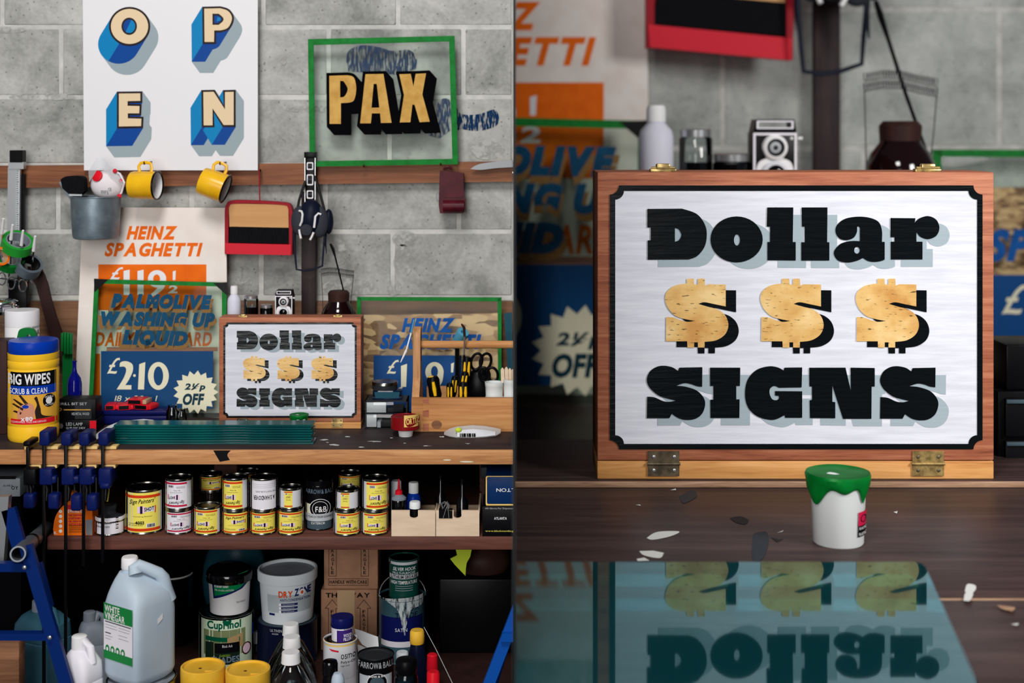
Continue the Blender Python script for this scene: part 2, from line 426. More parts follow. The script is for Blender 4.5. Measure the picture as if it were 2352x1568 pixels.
M('tin_steel', (165, 163, 158), 0.22, 1.0, c2=(120, 116, 108), sc=50); M('brass', (206, 176, 112), 0.3, 0.6, c2=(140, 116, 72), sc=60)
M('old_brass', (120, 106, 84), 0.4, 0.6, c2=(78, 68, 54), sc=50)
M('enamel_yellow', (244, 190, 30), 0.22, c2=(232, 172, 18), sc=14); M('plastic_yellow', (250, 196, 44), 0.35); M('tub_yellow', (226, 172, 44), 0.4, c2=(240, 190, 70), sc=16)
M('label_yellow', (242, 226, 100), 0.35); M('label_white', (232, 228, 236), 0.35); M('band_red', (214, 62, 22), 0.4); M('band_crimson', (190, 30, 66), 0.4)
M('label_pale', (214, 214, 220), 0.4); M('label_lime', (150, 190, 60), 0.4); M('pink_patch', (236, 206, 222), 0.4); M('purple_ink', (40, 20, 60), 0.4)
M('red', (206, 34, 52), 0.42); M('red_dark', (150, 18, 34), 0.45); M('bright_red', (220, 24, 40), 0.35); M('maroon', (84, 20, 32), 0.35, c2=(64, 14, 24), sc=30)
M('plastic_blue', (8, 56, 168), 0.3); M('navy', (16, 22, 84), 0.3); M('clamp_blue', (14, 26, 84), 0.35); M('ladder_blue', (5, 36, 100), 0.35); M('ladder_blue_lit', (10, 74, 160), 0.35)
M('brown_dark', (44, 28, 26), 0.5, c2=(58, 36, 32), sc=14, st=(1, 1, 0.1)); M('amber_glass', (22, 5, 7), 0.06); M('orange_plastic', (240, 112, 22), 0.35)
M('card', (176, 132, 106), 0.8, c2=(160, 118, 92), sc=30); M('tape_tan', (190, 158, 122), 0.3); M('ply_pale', (228, 204, 178), 0.55, c2=(216, 190, 162), sc=10, st=(1, 1, 5))
M('hivis', (196, 216, 60), 0.7); M('tub_teal', (30, 76, 92), 0.3); M('milky', (188, 202, 214), 0.32, c2=(172, 188, 204), sc=5); M('milky_dim', (120, 128, 140), 0.4, c2=(140, 146, 152), sc=9)
M('label_green', (28, 128, 62), 0.4); M('filler_green', (0, 130, 74), 0.35); M('cuprinol_green', (0, 84, 58), 0.35); M('cuprinol_body', (206, 222, 196), 0.35)
M('grease_green', (14, 72, 62), 0.35); M('teal_tin', (70, 110, 124), 0.3, 0.4); M('brush_wood', (208, 158, 106), 0.5, c2=(196, 144, 92), sc=12, st=(0.3, 1, 3)); M('bristle', (8, 8, 11), 0.9, c2=(18, 18, 22), sc=160, st=(4, 4, 0.3))
M('mask_navy', (16, 22, 40), 0.45); M('mask_grey', (52, 54, 62), 0.6); M('white_cloth', (228, 220, 224), 0.8);
M('green_plastic', (14, 110, 48), 0.35); M('bottle_white', (214, 214, 228), 0.4); M('dry_white', (214, 220, 226), 0.4); M('dryzone_orange', (222, 84, 38), 0.4); M('dryzone_navy', (24, 34, 92), 0.4)
M('ink_green', (10, 40, 32), 0.4); M('grout', (206, 204, 200), 0.95, c2=(178, 177, 173), sc=20, bmp=0.5); M('floor_conc', (74, 72, 70), 0.9, c2=(56, 54, 54), sc=8)
M('partition', (54, 56, 58), 0.8); M('twine', (190, 190, 190), 0.7); M('rust', (70, 34, 24), 0.8)
M('paint_white_gloss', (208, 209, 220), 0.3, sc=26, st=(0.3, 1, 3.0), bmp=0.5, c2=(222, 223, 232), detail=5)
M('paint_black_gloss', (5, 10, 14), 0.24, spec=0.3, sc=30, st=(0.3, 1, 3.0), bmp=0.8, detail=5)
M('paint_grey_gloss', (158, 172, 180), 0.35, sc=26, st=(0.3, 1, 3.0), bmp=0.4)
gilt('gold_paint')
M('cup_white', (226, 230, 230), 0.4); M('cup_green', (4, 110, 40), 0.35, c2=(2, 92, 32), sc=20); M('sticker_red', (186, 28, 66), 0.4)
M('worn_top', (48, 40, 42), 0.5, c2=(74, 60, 56), sc=7, st=(0.4, 2, 2), lo=0.4, hi=0.75, bmp=0.3, detail=6)
M('glass_edge', (0, 92, 88), 0.15, c2=(0, 62, 66), sc=30, st=(0.3, 1, 4))
M('paint_scab', (206, 206, 202), 0.6); M('paint_scab_dark', (20, 24, 28), 0.5)
wood('pine_edge', (138, 86, 52), (190, 132, 84), (214, 160, 108), 'X')
wood('rail_wood', (92, 52, 32), (126, 76, 48), (148, 96, 62), 'X', sc=6)
wood('shelf_wood', (62, 34, 30), (92, 54, 46), (112, 68, 56), 'X', sc=6)
wood('box_wood', (126, 66, 46), (166, 98, 70), (190, 124, 92), 'X', sc=8, bmp=0.25)
wood('lath_wood', (166, 104, 52), (206, 146, 84), (222, 166, 104), 'X', sc=5)
wood('tote_wood', (150, 94, 48), (192, 132, 78), (214, 160, 104), 'X', sc=4)
wood('tote_end', (150, 100, 62), (186, 134, 88), (206, 156, 110), 'Z', sc=4)
wood('post_wood', (26, 15, 17), (38, 22, 23), (50, 30, 29), 'Z', sc=6)
wood('board_wood', (84, 56, 40), (120, 84, 60), (148, 108, 80), 'X', sc=4)
wood('bench_brown', (38, 28, 29), (58, 43, 42), (78, 60, 56), 'X', sc=3, rough=0.45, bmp=0.2)
wood('crate_brown', (92, 58, 38), (130, 86, 58), (156, 108, 76), 'X', sc=5)
concrete('block', (124, 125, 122), (164, 164, 160), (200, 198, 193))
concrete('block_far', (140, 144, 140), (172, 175, 171), (202, 203, 199), sc=4)
osb('osb')
glassm('pane', (0.95, 0.98, 0.96), 1.12); glassm('pane_green', (0.84, 0.90, 0.86), 1.12); haze('film_clear', 0.28); haze('film', 0.5); M('knife_steel', (128, 130, 132), 0.45, 0.6); tealglass('sheet_glass')
glassm('clear_plastic', (0.75, 0.8, 0.82), 1.45, 0.05); glassm('jar_glass', (0.82, 0.86, 0.86), 1.5, 0.02); glassm('smoke_plastic', (0.45, 0.5, 0.52), 1.5, 0.05)
brushed('brush_blue', (0, 44, 84), 60, 0.47, (3.5, 1, 0.7), 0.06); brushed('smear', (176, 176, 172), 34, 0.5, (1, 1, 1), 0.1); brushed('drip_white', (200, 208, 210), 30, 0.48, (3, 3, 0.8), 0.08)
# ---------------------------------------------------------------- the setting
YW = 3.72                                         # back wall of the workshop bay
YF = 6.0                                          # far wall of the neighbouring bay
struct('floor', MB().box(-2.2, 3.7, 0.4, 6.3, -0.05, 0.0), 'floor_conc')
struct('wall_middle', MB().box(-0.0009, 0.0004, 2.0, YF + 0.15, 0.0, 2.75), 'partition')
wb = struct('wall_back', MB().box(-1.9, -0.001, YW + 0.0025, YW + 0.15, 0.0, 2.45), 'grout')
def block(x0, y0, x1, y1, Y, parent, mat, g=0.004, j=0.0015):
    a, b = P(x0, y0, Y), P(x1, y1, Y)
    dy = R.uniform(0, j)
    mb = MB().box(a.x + g, min(b.x - g, -0.002) if x1 < 1190 else b.x - g, Y + dy, Y + 0.05, b.z + g, a.z - g, 0.004, seg=1)
    part('block', mb, mat, parent)
rows = [(-95, 62, [-305, 5, 302, 605, 914, 1230]), (62, 223, [-170, 140, 447, 755, 1064, 1370]), (223, 379, [-330, -22, 284, 590, 895, 1200]),
        (379, 532, [-175, 133, 440, 747, 1054, 1360]), (532, 683, [-320, -12, 294, 600, 902, 1208]), (683, 834, [-170, 138, 443, 748, 1045, 1350])]
for (y0, y1, xs) in rows:
    for i in range(len(xs) - 1):
        a, b = max(xs[i], -190), min(xs[i + 1], 1180.2)
        if b - a > 10: block(a, y0, b, y1, YW, wb, 'block')
# paint brushed out on the blocks
for k, c in enumerate(([(795, 150), (800, 118, 1), (830, 104, 1), (870, 108, 1), (900, 117, 1), (940, 115, 1), (957, 135, 1), (955, 158), (915, 172), (800, 164)],
          [(1048, 246), (1062, 262, 1), (1100, 262, 1), (1138, 252, 1), (1143, 285, 1), (1100, 300, 1), (1060, 296), (1046, 300)],
          [(985, 312), (1000, 262), (1008, 232, 1), (1030, 228, 1), (1042, 260), (1040, 296), (1010, 318)])):
    part('paint_patch', MB().poly([smoothc(c)], lambda x, y: P(x, y, YW - 0.0022)), 'brush_blue', wb, 'patch of dry-brushed blue paint')
for (cx, cy, rx, ry) in ((925, 600, 22, 40), (930, 548, 30, 18), (780, 580, 16, 30), (650, 140, 8, 10), (1120, 345, 40, 22), (720, 250, 70, 8), (100, 222, 80, 9), (560, 640, 20, 30), (800, 660, 60, 22), (905, 660, 18, 20), (20, 68, 40, 8)):
    part('mortar_smear', MB().poly([ell(cx, cy, rx, ry, 14)], lambda x, y: P(x, y, YW - 0.0018)), 'smear', wb)
wf = struct('wall_far', MB().box(0.001, 3.7, YF + 0.004, YF + 0.15, 0.0, 2.75), 'grout')
for (y0, y1, xs) in ((-320, 22, [1010, 1340, 1975, 2610, 3245]), (22, 340, [1025, 1660, 2295, 2930]), (340, 660, [1350, 1985, 2620, 3255]), (660, 980, [1025, 1660, 2295, 2930]), (980, 1140, [1350, 1985, 2620, 3255])):
    for i in range(len(xs) - 1):
        a, b = max(xs[i], 1182.5), min(xs[i + 1], 3100)
        if b > a: block(a, y0, b, y1, YF, wf, 'block_far', 0.011, 0.002)
# ---------------------------------------------------------------- left bay: bench, shelf, rail
ZB = Z(1032, 3.20); ZS = Z(1232, 3.22); ZL = 0.33
def Yon(py, z): return (CZ - z) * F / (py - CY)       # depth of a point seen at row py on height z
XE = -0.0022
bench = thing('workbench', 'long pine workbench with dark worn top and shelf below, along block wall', 'workbench', (-0.9, 3.45, 0))
part('worktop', MB().box(-1.6, XE, 3.206, 3.70, ZB - 0.033, ZB, 0.002), 'worn_top', bench, 'dark scuffed bench top')
part('front_edge', MB().box(-1.6, XE, 3.197, 3.2055, ZB - 0.034, ZB - 0.0006, 0.002), 'pine_edge', bench, 'raw pine front edge')
part('shelf', MB().box(-1.6 + 0.52, XE, 3.22, 3.70, ZS - 0.031, ZS, 0.003), 'shelf_wood', bench, 'red-brown shelf board with paint specks')
part('lower_board', MB().box(-1.6, XE, 3.02, 3.70, ZL - 0.03, ZL, 0.003), 'brown_dark', bench)
part('shade_board', MB().box(-1.6, XE, 3.69, 3.715, 0.0, ZB - 0.034), 'black_matte', bench, 'added black board in place of the shade below the bench')  # added black board; its colour stands in for shade under the bench
for x in (-1.45, -0.75, -0.06):
    part('leg', MB().box(x - 0.03, x + 0.03, 3.62, 3.68, 0, ZB - 0.034, 0.003), 'shelf_wood', bench)
mb = MB()
for (x, y, rx, ry) in ((745, 1010, 14, 2.0), (800, 1003, 9, 1.6), (860, 1014, 22, 1.6), (770, 1022, 16, 2.0), (900, 1006, 6, 1.2), (1015, 1003, 9, 2.2), (1075, 1019, 10, 1.2), (830, 1027, 12, 1.4), (980, 1024, 14, 1.2), (190, 1026, 5, 1.2), (752, 1016, 6, 1.3), (930, 1018, 5, 1.2)):
    mb.poly([[(cx + R.uniform(-1, 1) * rx * .3, cy + R.uniform(-.4, .4) * ry) for cx, cy in ell(x, y, rx * 0.6, ry * 0.7, 11)]], lambda px, py: Vector((X(px, Yon(py, ZB)), Yon(py, ZB), ZB + 0.0006)))
part('paint_scab', mb, 'paint_scab', bench, 'dried white paint marks')
d = Decals(bench, flatY(3.1965, 0.0002))
d.poly(smoothc([(490, 1034), (530, 1034), (522, 1044, 1), (528, 1056), (505, 1060), (498, 1048, 1)]), 'ink', name='stain')
d.poly(ell(1027, 1056, 9, 1.5), 'cream_paint', name='paint_scab'); d.poly(ell(1072, 1060, 16, 1.6), 'cream_paint', name='paint_scab')
d.flush()
rail = Plane(400, 3.69, 420, 3.69)
single('wall_batten', MB().poly([[(-150, 382), (1180.2, 371), (1180.2, 417), (-150, 434)]], lambda x, y: rail(x, y), (0, 0.03, 0)), 'rail_wood',
       'long brown wooden batten screwed across the block wall', 'batten')
single('wall_board', MB().box(X(-100, 3.70), XE, 3.702, 3.718, ZB, Z(692, 3.70), 0.002), 'board_wood', 'wide brown board standing behind the bench against the wall', 'board')
# ---------------------------------------------------------------- painted signs
# glyph outlines of the sign box, in the pixels of the near view
def g5(l, ox=1370, oy=390, k=3.921): return [((p[0]) / k + ox, p[1] / k + oy) + tuple(p[2:]) for p in l]
def g6(l): return g5(l, 1820, 390)
def g7(l): return g5(l, 1370, 760)
def g8(l): return g5(l, 1820, 760, 3.919)
G_D = [smoothc(g5([(457, 350), (770, 348), (900, 395, 1), (972, 485, 1), (992, 580, 1), (972, 690, 1), (905, 775, 1), (830, 805), (460, 807), (460, 633), (487, 633), (487, 517), (457, 517)])),
       smoothc(g5([(705, 522), (740, 535, 1), (763, 585, 1), (740, 632, 1), (705, 645)]))]
G_o = [g5(ell(1260, 625, 235, 207)), g5(ell(1263, 630, 27, 50, 20))]
G_l = [g5([(1535, 337), (1770, 337), (1765, 648), (1792, 648), (1792, 815), (1537, 812), (1537, 648), (1560, 648), (1560, 510), (1531, 510)])]
G_l2 = [g6([(80, 337), (313, 337), (310, 650), (330, 650), (330, 815), (77, 815), (77, 650), (107, 650), (107, 510), (83, 510)])]
G_a = [smoothc(g6([(828, 647), (803, 647), (803, 545, 1), (775, 470, 1), (700, 432, 1), (590, 420, 1), (470, 440, 1), (400, 495, 1), (385, 555, 1), (415, 612, 1), (475, 632, 1), (545, 612, 1), (577, 560, 1), (580, 515, 1), (592, 508, 1), (604, 520), (604, 640), (520, 640, 1), (430, 665, 1), (370, 740, 1), (405, 812, 1), (490, 833, 1), (575, 818, 1), (632, 792), (680, 820, 1), (740, 827, 1), (800, 818, 1), (828, 805)]), 5), g6(ell(578, 723, 25, 30, 16))]
G_r = [smoothc(g6([(880, 432), (1105, 434), (1097, 475), (1140, 435, 1), (1220, 415, 1), (1292, 448, 1), (1320, 520, 1), (1292, 592, 1), (1220, 622, 1), (1150, 602, 1), (1113, 560), (1113, 645), (1168, 645), (1168, 805), (882, 805), (882, 645), (915, 645), (915, 605), (880, 605)]))]
G_dollar = [smoothc(g5([(812, 978), (876, 978), (878, 1030), (910, 1030), (912, 978), (972, 978), (975, 1042), (1002, 1028), (1162, 1030), (1162, 1228), (1060, 1207, 1), (970, 1190, 1), (915, 1205), (1000, 1230, 1), (1095, 1257, 1), (1162, 1315, 1), (1186, 1400, 1), (1155, 1480, 1), (1075, 1532, 1), (972, 1546), (972, 1597), (912, 1597), (912, 1550), (878, 1550), (878, 1598), (818, 1598), (815, 1541), (625, 1541), (627, 1322), (690, 1327, 1), (760, 1352, 1), (820, 1366, 1), (888, 1358), (800, 1342, 1), (715, 1315, 1), (648, 1250, 1), (618, 1170, 1), (630, 1100, 1), (690, 1047, 1), (760, 1027, 1), (812, 1022)]), 5)]
G_S = [smoothc(g7([(745, 327), (952, 323), (950, 500), (900, 493, 1), (850, 475, 1), (790, 467, 1), (718, 490), (800, 498, 1), (900, 532, 1), (962, 595, 1), (977, 660, 1), (950, 740, 1), (890, 787, 1), (810, 797, 1), (740, 782, 1), (677, 742), (655, 782), (452, 782), (455, 588), (520, 594, 1), (600, 628, 1), (660, 634, 1), (712, 622), (640, 605, 1), (560, 578, 1), (482, 512, 1), (452, 440, 1), (478, 365, 1), (540, 320, 1), (610, 310, 1), (685, 325, 1), (733, 357)]), 5)]
G_I = [g7([(1020, 327), (1293, 327), (1290, 492), (1257, 492), (1257, 612), (1287, 612), (1285, 780), (1025, 780), (1023, 615), (1050, 615), (1050, 492), (1022, 492)])]
G_G = [smoothc(g7([(1690, 327), (1850, 325), (1845, 505), (1640, 508), (1600, 492, 1), (1562, 515, 1), (1557, 560, 1), (1580, 610, 1), (1620, 620, 1), (1640, 605), (1640, 582), (1605, 578), (1605, 538), (1850, 540), (1850, 778), (1697, 778), (1690, 755), (1620, 790, 1), (1550, 795, 1), (1440, 762, 1), (1360, 680, 1), (1335, 560, 1), (1360, 435, 1), (1440, 347, 1), (1550, 315, 1), (1630, 325, 1), (1682, 352)]), 5)]
G_N = [g8([(148, 327), (475, 327), (522, 530), (520, 327), (738, 330), (738, 497), (710, 497), (708, 787), (452, 787), (357, 490), (357, 633), (383, 637), (383, 782), (155, 780), (152, 620), (173, 617), (173, 497), (150, 495)])]
def shift(g, dx, dy=0): return [[(x + dx, y + dy) for x, y in c] for c in g]
G_S2 = shift(G_S, 535, 1)
def notched(x0, y0, x1, y1, r, n=6):
    out = []
    for (cx, cy, a) in ((x0, y0, 90), (x1, y0, 180), (x1, y1, 270), (x0, y1, 0)):
        for i in range(n + 1):
            t = math.radians(a - 90 * i / n); out.append((cx + r * math.cos(t), cy + r * math.sin(t)))
    return out
def sign_box(label, Yf, x0, y0, x1, y1, depth, rake=0.0):
    kx, ky = (x1 - x0) / 911.0, (y1 - y0) / 705.0; u = Yf / F * kx
    eps = 0.0009 * kx
    def q(x, y, layer=0):
        v = P(x0 + (x - 1372) * kx, y0 + (y - 395) * ky, Yf); v.y -= layer * eps; return v
    t = thing('sign_case', label, 'sign', q(1827, 1100) + Vector((0, depth / 2, 0)))
    a, b, c = q(1372, 395), q(2283, 1058), q(2283, 1100)
    lid = part('lid', MB().box(a.x, b.x, Yf, Yf + depth, b.z + u, a.z, 3 * u), 'box_wood', t, 'reddish wooden lid')
    base = part('base_lath', MB().box(a.x, b.x, Yf + u, Yf + depth, c.z, b.z - u, 2 * u), 'lath_wood', t, 'yellow pine strip below the lid')
    part('painted_panel', MB().poly([notched(1405, 430, 2251, 1026, 20)], lambda x, y: q(x, y, 1)), 'paint_white_gloss', lid, 'white painted panel')
    part('border', MB().poly([notched(1400.5, 425.5, 2256, 1031, 21), notched(1413, 438, 2243.5, 1018.5, 20)], lambda x, y: q(x, y, 3)), 'paint_black_gloss', lid, 'black border with notched corners')
    for n, (g, sd) in enumerate(((G_D, (24, 17)), (G_o, (28, 15)), (G_l, (24, 17)), (G_l2, (23, 17)), (G_a, (24, 16)), (G_r, (24, 17)), (G_S, (24.5, 17)), (G_I, (24.5, 17)), (G_G, (24.5, 17)), (G_N, (24.5, 17)), (G_S2, (24.5, 17)))):
        part('letter_shadow', MB().poly(shift(g, *sd), lambda x, y: q(x, y, 2)), 'paint_grey_gloss', lid)
    for g in (G_D, G_o, G_l, G_l2, G_a, G_r, G_S, G_I, G_G, G_N, G_S2):
        part('letter', MB().poly(g, lambda x, y: q(x, y, 4)), 'paint_black_gloss', lid)
    for dx in (0, 218.6, 437.3):
        part('dollar_shadow', MB().poly(shift(G_dollar, dx + 24, 13.5), lambda x, y: q(x, y, 3)), 'paint_black_gloss', lid)
        part('dollar_sign', MB().poly(shift(G_dollar, dx), lambda x, y: q(x, y, 4)), 'gold_paint', lid, 'gilded dollar sign')
    for hx in (1488, 2095):
        m = 'old_brass' if hx < 1600 else 'brass'
        h = part('hinge', MB().poly([rect(hx, 1035, hx + 72, 1061)], lambda x, y: q(x, y, 4), (0, 3 * eps, 0)).poly([rect(hx, 1067, hx + 72, 1092)], lambda x, y: q(x, y, 4), (0, 3 * eps, 0)), m, t, 'brass butt hinge')
        part('hinge_pin', MB().tube([q(hx - 2, 1064, 5), q(hx + 74, 1064, 5)], 3.4 * u, 10), m, h)
        for (sx, sy) in ((13, 1048), (60, 1048), (13, 1079), (60, 1079)):
            p = q(hx + sx, sy, 4); part('screw', MB().ball(p, 4.5 * u, 2.0 * u, 4.5 * u, 12, 6), 'steel' if hx < 1600 else 'old_brass', h)
    for lx in (1524, 2134):
        g = part('latch', MB().box(q(lx - 30, 395).x, q(lx + 30, 395).x, Yf + 4 * u, Yf + 30 * u, q(lx, 396).z, q(lx, 388).z, 2 * u), 'brass', t, 'brass case latch')
        part('latch_loop', MB().box(q(lx - 16, 395).x, q(lx + 16, 395).x, Yf + 2 * u, Yf + 22 * u, q(lx, 389).z, q(lx, 376).z, 3 * u), 'brass', g)
        part('latch_pin', MB().tube([q(lx - 27, 386, 0) + Vector((0, 8 * u, 0)), q(lx + 27, 386, 0) + Vector((0, 8 * u, 0))], 3.5 * u, 8), 'brass', g)
    return t
CLIP = 0
sign_box('small wooden sign case with three gilded dollar signs behind the teal glass sheets', 3.42, 503, 729, 829, 984, 0.062)
sign_box('large wooden sign case with three gilded dollar signs on the plank bench', 3.40, 1372, 395, 2283, 1100, 0.20)
# ---- OPEN board
def c1(l): return [(p[0] / 3.92, p[1] / 3.92) + tuple(p[2:]) for p in l]
op = flatY(3.672, 0.0003)
t = thing('open_sign', 'white board painted with blue block-shaded letters O P E N', 'sign', P(391, 391, 3.68))
part('board', MB().poly([[(190, -8), (592, -8), (592, 391), (193, 391)]], lambda x, y: op(x, y), (0, 0.006, 0)), 'board_white', t)
d = Decals(t, op)
O_f = c1(ell(1168, 238, 168, 158)); O_h = c1(ell(1165, 237, 54, 62, 24))
P_f = smoothc(c1([(1840, 78), (1985, 75), (2055, 100, 1), (2090, 165, 1), (2055, 248, 1), (1985, 274), (1930, 274), (1928, 378), (1843, 378)]))
P_h = smoothc(c1([(1930, 140), (1965, 140), (1998, 174, 1), (1965, 208), (1930, 208)]))
E_f = c1([(1072, 842), (1265, 840), (1265, 908), (1150, 910), (1150, 952), (1258, 955), (1255, 1020), (1152, 1020), (1152, 1065), (1275, 1068), (1272, 1135), (1072, 1138)])
N_f = c1([(1832, 828), (1925, 826), (2027, 985), (2027, 828), (2105, 826), (2105, 1125), (2015, 1125), (1915, 975), (1915, 1128), (1835, 1128)])
v = (-98 / 3.92, 160 / 3.92); wv = (73 / 3.92, 100 / 3.92)
for (fc, hole) in ((O_f, O_h), (P_f, P_h), (E_f, None), (N_f, None)):
    oc = offset(fc, 18 / 3.92); lo = [(x + v[0], y + v[1]) for x, y in oc]
    d.poly(oc, 'shade_grey', 1, 'cast_shade'); d.poly([(x + wv[0], y + wv[1]) for x, y in oc], 'shade_grey', 1, 'cast_shade')
    d.poly([(x + wv[0], y + wv[1]) for x, y in lo], 'shade_grey', 1, 'cast_shade')
    d.sweep(oc, wv, 'shade_grey', 1, 'cast_shade'); d.sweep(lo, wv, 'shade_grey', 1, 'cast_shade')
    d.sweep([(x + wv[0], y + wv[1]) for x, y in oc], v, 'shade_grey', 1, 'cast_shade')
    d.poly(lo, 'deep_blue', 2, 'block_shade')
    dv = Vector(v).normalized()
    d.sweep(oc, v, 'deep_blue', 2, 'block_shade', lambda n: n[0] * v[0] + n[1] * v[1] > 0)
    d.sweep(oc, v, 'sky_blue', 3, 'block_light', lambda n: n[0] * v[0] + n[1] * v[1] > 0 and n[0] < 0 and abs(n[0]) > 0.75 * abs(n[1]))
    if fc is O_f:
        d.poly([p for p in lo if True and (p[0] - 277) * 0.85 + (p[1] - 140) * 0.53 < -20], 'sky_blue', 3, 'block_light')
    d.poly(oc, 'deep_blue', 4, 'block_shade')
    d.poly([oc] + ([offset(hole, -0.1)] if hole else []), 'outline', 5, 'letter_outline')
    d.poly([fc] + ([offset(hole, 16 / 3.92)] if hole else []), 'beige', 6, 'letter'); d.flush()
d.poly(c1([(1185, 178), (1218, 205), (1218, 265), (1190, 298), (1130, 292)]), 'sky_blue', 5, 'block_patch'); d.poly(c1([(1960, 152), (1985, 160), (1988, 185), (1952, 192)]), 'sky_blue', 5, 'block_patch')
d.poly(c1([(2005, 825), (2009, 900), (1972, 880)]), 'sky_blue', 4.5, 'block_patch'); d.poly(c1([(1930, 1020), (2000, 1135), (1905, 1298), (1872, 1240), (1835, 1298), (1925, 1140)]), 'sky_blue', 3.5, 'block_patch')
d.flush()
# ---- PAX glass
def c2(l): return [(p[0] / 3.92 + 590, p[1] / 3.92) + tuple(p[2:]) for p in l]
pg = flatY(3.665, 0.0003)
t = thing('gilded_glass', 'green-taped glass pane with a short gold word shaded black, above the batten', 'sign', P(880, 381, 3.67))
q = c2([(460, 352), (1780, 322), (1812, 1478), (475, 1500)]); qi = c2([(510, 405), (1730, 372), (1760, 1430), (525, 1450)])
part('pane', MB().poly([q], lambda x, y: pg(x, y), (0, 0.004, 0)), 'pane', t)
for i in range(4): part('tape_edge', MB().poly([[q[i], q[(i + 1) % 4], qi[(i + 1) % 4], qi[i]]], lambda x, y: pg(x, y, 1.5), (0, 0.0062, 0)), 'tape_green', t, 'strip of green tape')
d = Decals(t, pg)
PX = [[smoothc(c2([(652, 682), (820, 677), (875, 700, 1), (895, 800, 1), (875, 900, 1), (830, 924), (757, 928), (757, 1115), (655, 1115)])), smoothc(c2([(750, 727), (780, 730), (818, 800, 1), (790, 866, 1), (750, 877)]))],
      [c2([(978, 668), (1140, 665), (1213, 1105), (1117, 1107), (1110, 1020), (1035, 1020), (1027, 1110), (930, 1110)]), c2([(1052, 755), (1080, 755), (1103, 968), (1032, 970)])],
      [c2([(1282, 668), (1385, 665), (1410, 778), (1430, 665), (1523, 660), (1490, 850), (1557, 1095), (1465, 1100), (1420, 942), (1400, 942), (1382, 1100), (1287, 1102), (1325, 855)])]]
sv = (68 / 3.92, 76 / 3.92)
for g in PX:
    oc = offset(g[0], 26 / 3.92)
    d.poly(oc, 'black_matte', 2, 'block_shade'); d.sweep(oc, sv, 'black_matte', 2, 'block_shade'); d.poly([(x + sv[0], y + sv[1]) for x, y in oc], 'black_matte', 2, 'block_shade')
    d.poly(g, 'gold_leaf', 3, 'letter'); d.flush()
for (x, y) in ((835, 382), (1012, 378), (598, 392)): single('rail_nail', MB().tube([P(x, y, 3.69), P(x, y, 3.655), P(x, y - 3, 3.65)], 0.0022, 6), 'rust', 'rusty nail in the batten under the %s' % {835: 'left part of the gold-lettered glass', 1012: 'right corner of the gold-lettered glass', 598: 'white lettered board'}[x], 'nail')
# ---- HEINZ poster, PALMOLIVE glass (both bays show them: the same designs, seen from nearer in the right bay)
def poster(label, tf, pl, lean=0.006):
    t = thing('price_poster', label, 'poster', pl(*tf(350, 940)))
    m = lambda x, y, l=0: pl(*tf(x, y), l)
    part('board', MB().poly([[(190, 476), (519, 477), (524, 948), (170, 948)]], m, (0, lean, 0)), 'cream_board', t)
    d = Decals(t, m)
    d.text('HEINZ', 290, 550, 408, 519, 'orange_paint', 2, 0.28, 0.05, spacing=1.5)
    d.text('SPAGHETTI', 240, 589, 466, 557, 'orange_paint', 2, 0.28, 0.048, spacing=1.5)
    d.rect(226, 607, 474, 712, 'orange_paint', 1, 'price_panel')
    d.text('£', 252, 642, 283, 613, 'board_white', 2, 0.35, 0.012, 'price')
    d.poly([(284, 622), (298, 619), (298, 677), (284, 677)], 'board_white', 2, 'price'); d.poly([(316, 622), (330, 619), (330, 677), (316, 677)], 'board_white', 2, 'price')
    d.poly([ell(361, 640, 21, 20), ell(360, 640, 8, 10, 16)], 'board_white', 2, 'price'); d.poly(smoothc([(382, 640), (376, 662, 1), (352, 680, 1), (346, 676), (362, 660, 1), (368, 640)]), 'board_white', 2, 'price')
    d.poly([(397, 623), (404, 621), (403, 643), (397, 643)], 'board_white', 2, 'price'); d.text('2', 386, 673, 408, 655, 'board_white', 2, 0.1, 0.03, 'price')
    d.text('DAILY STANDARD', 218, 795, 487, 762, 'orange_paint', 2, 0.2, 0.035)
    d.rect(212, 812, 230, 920, 'orange_paint', 1, 'price_panel')
    d.flush(); return t
def burst(cx, cy, rx, ry, n=17, k=0.8):
    return [(cx + rx * (1 if i % 2 == 0 else k) * math.cos(math.pi * i / n), cy + ry * (1 if i % 2 == 0 else k) * math.sin(math.pi * i / n)) for i in range(2 * n)]
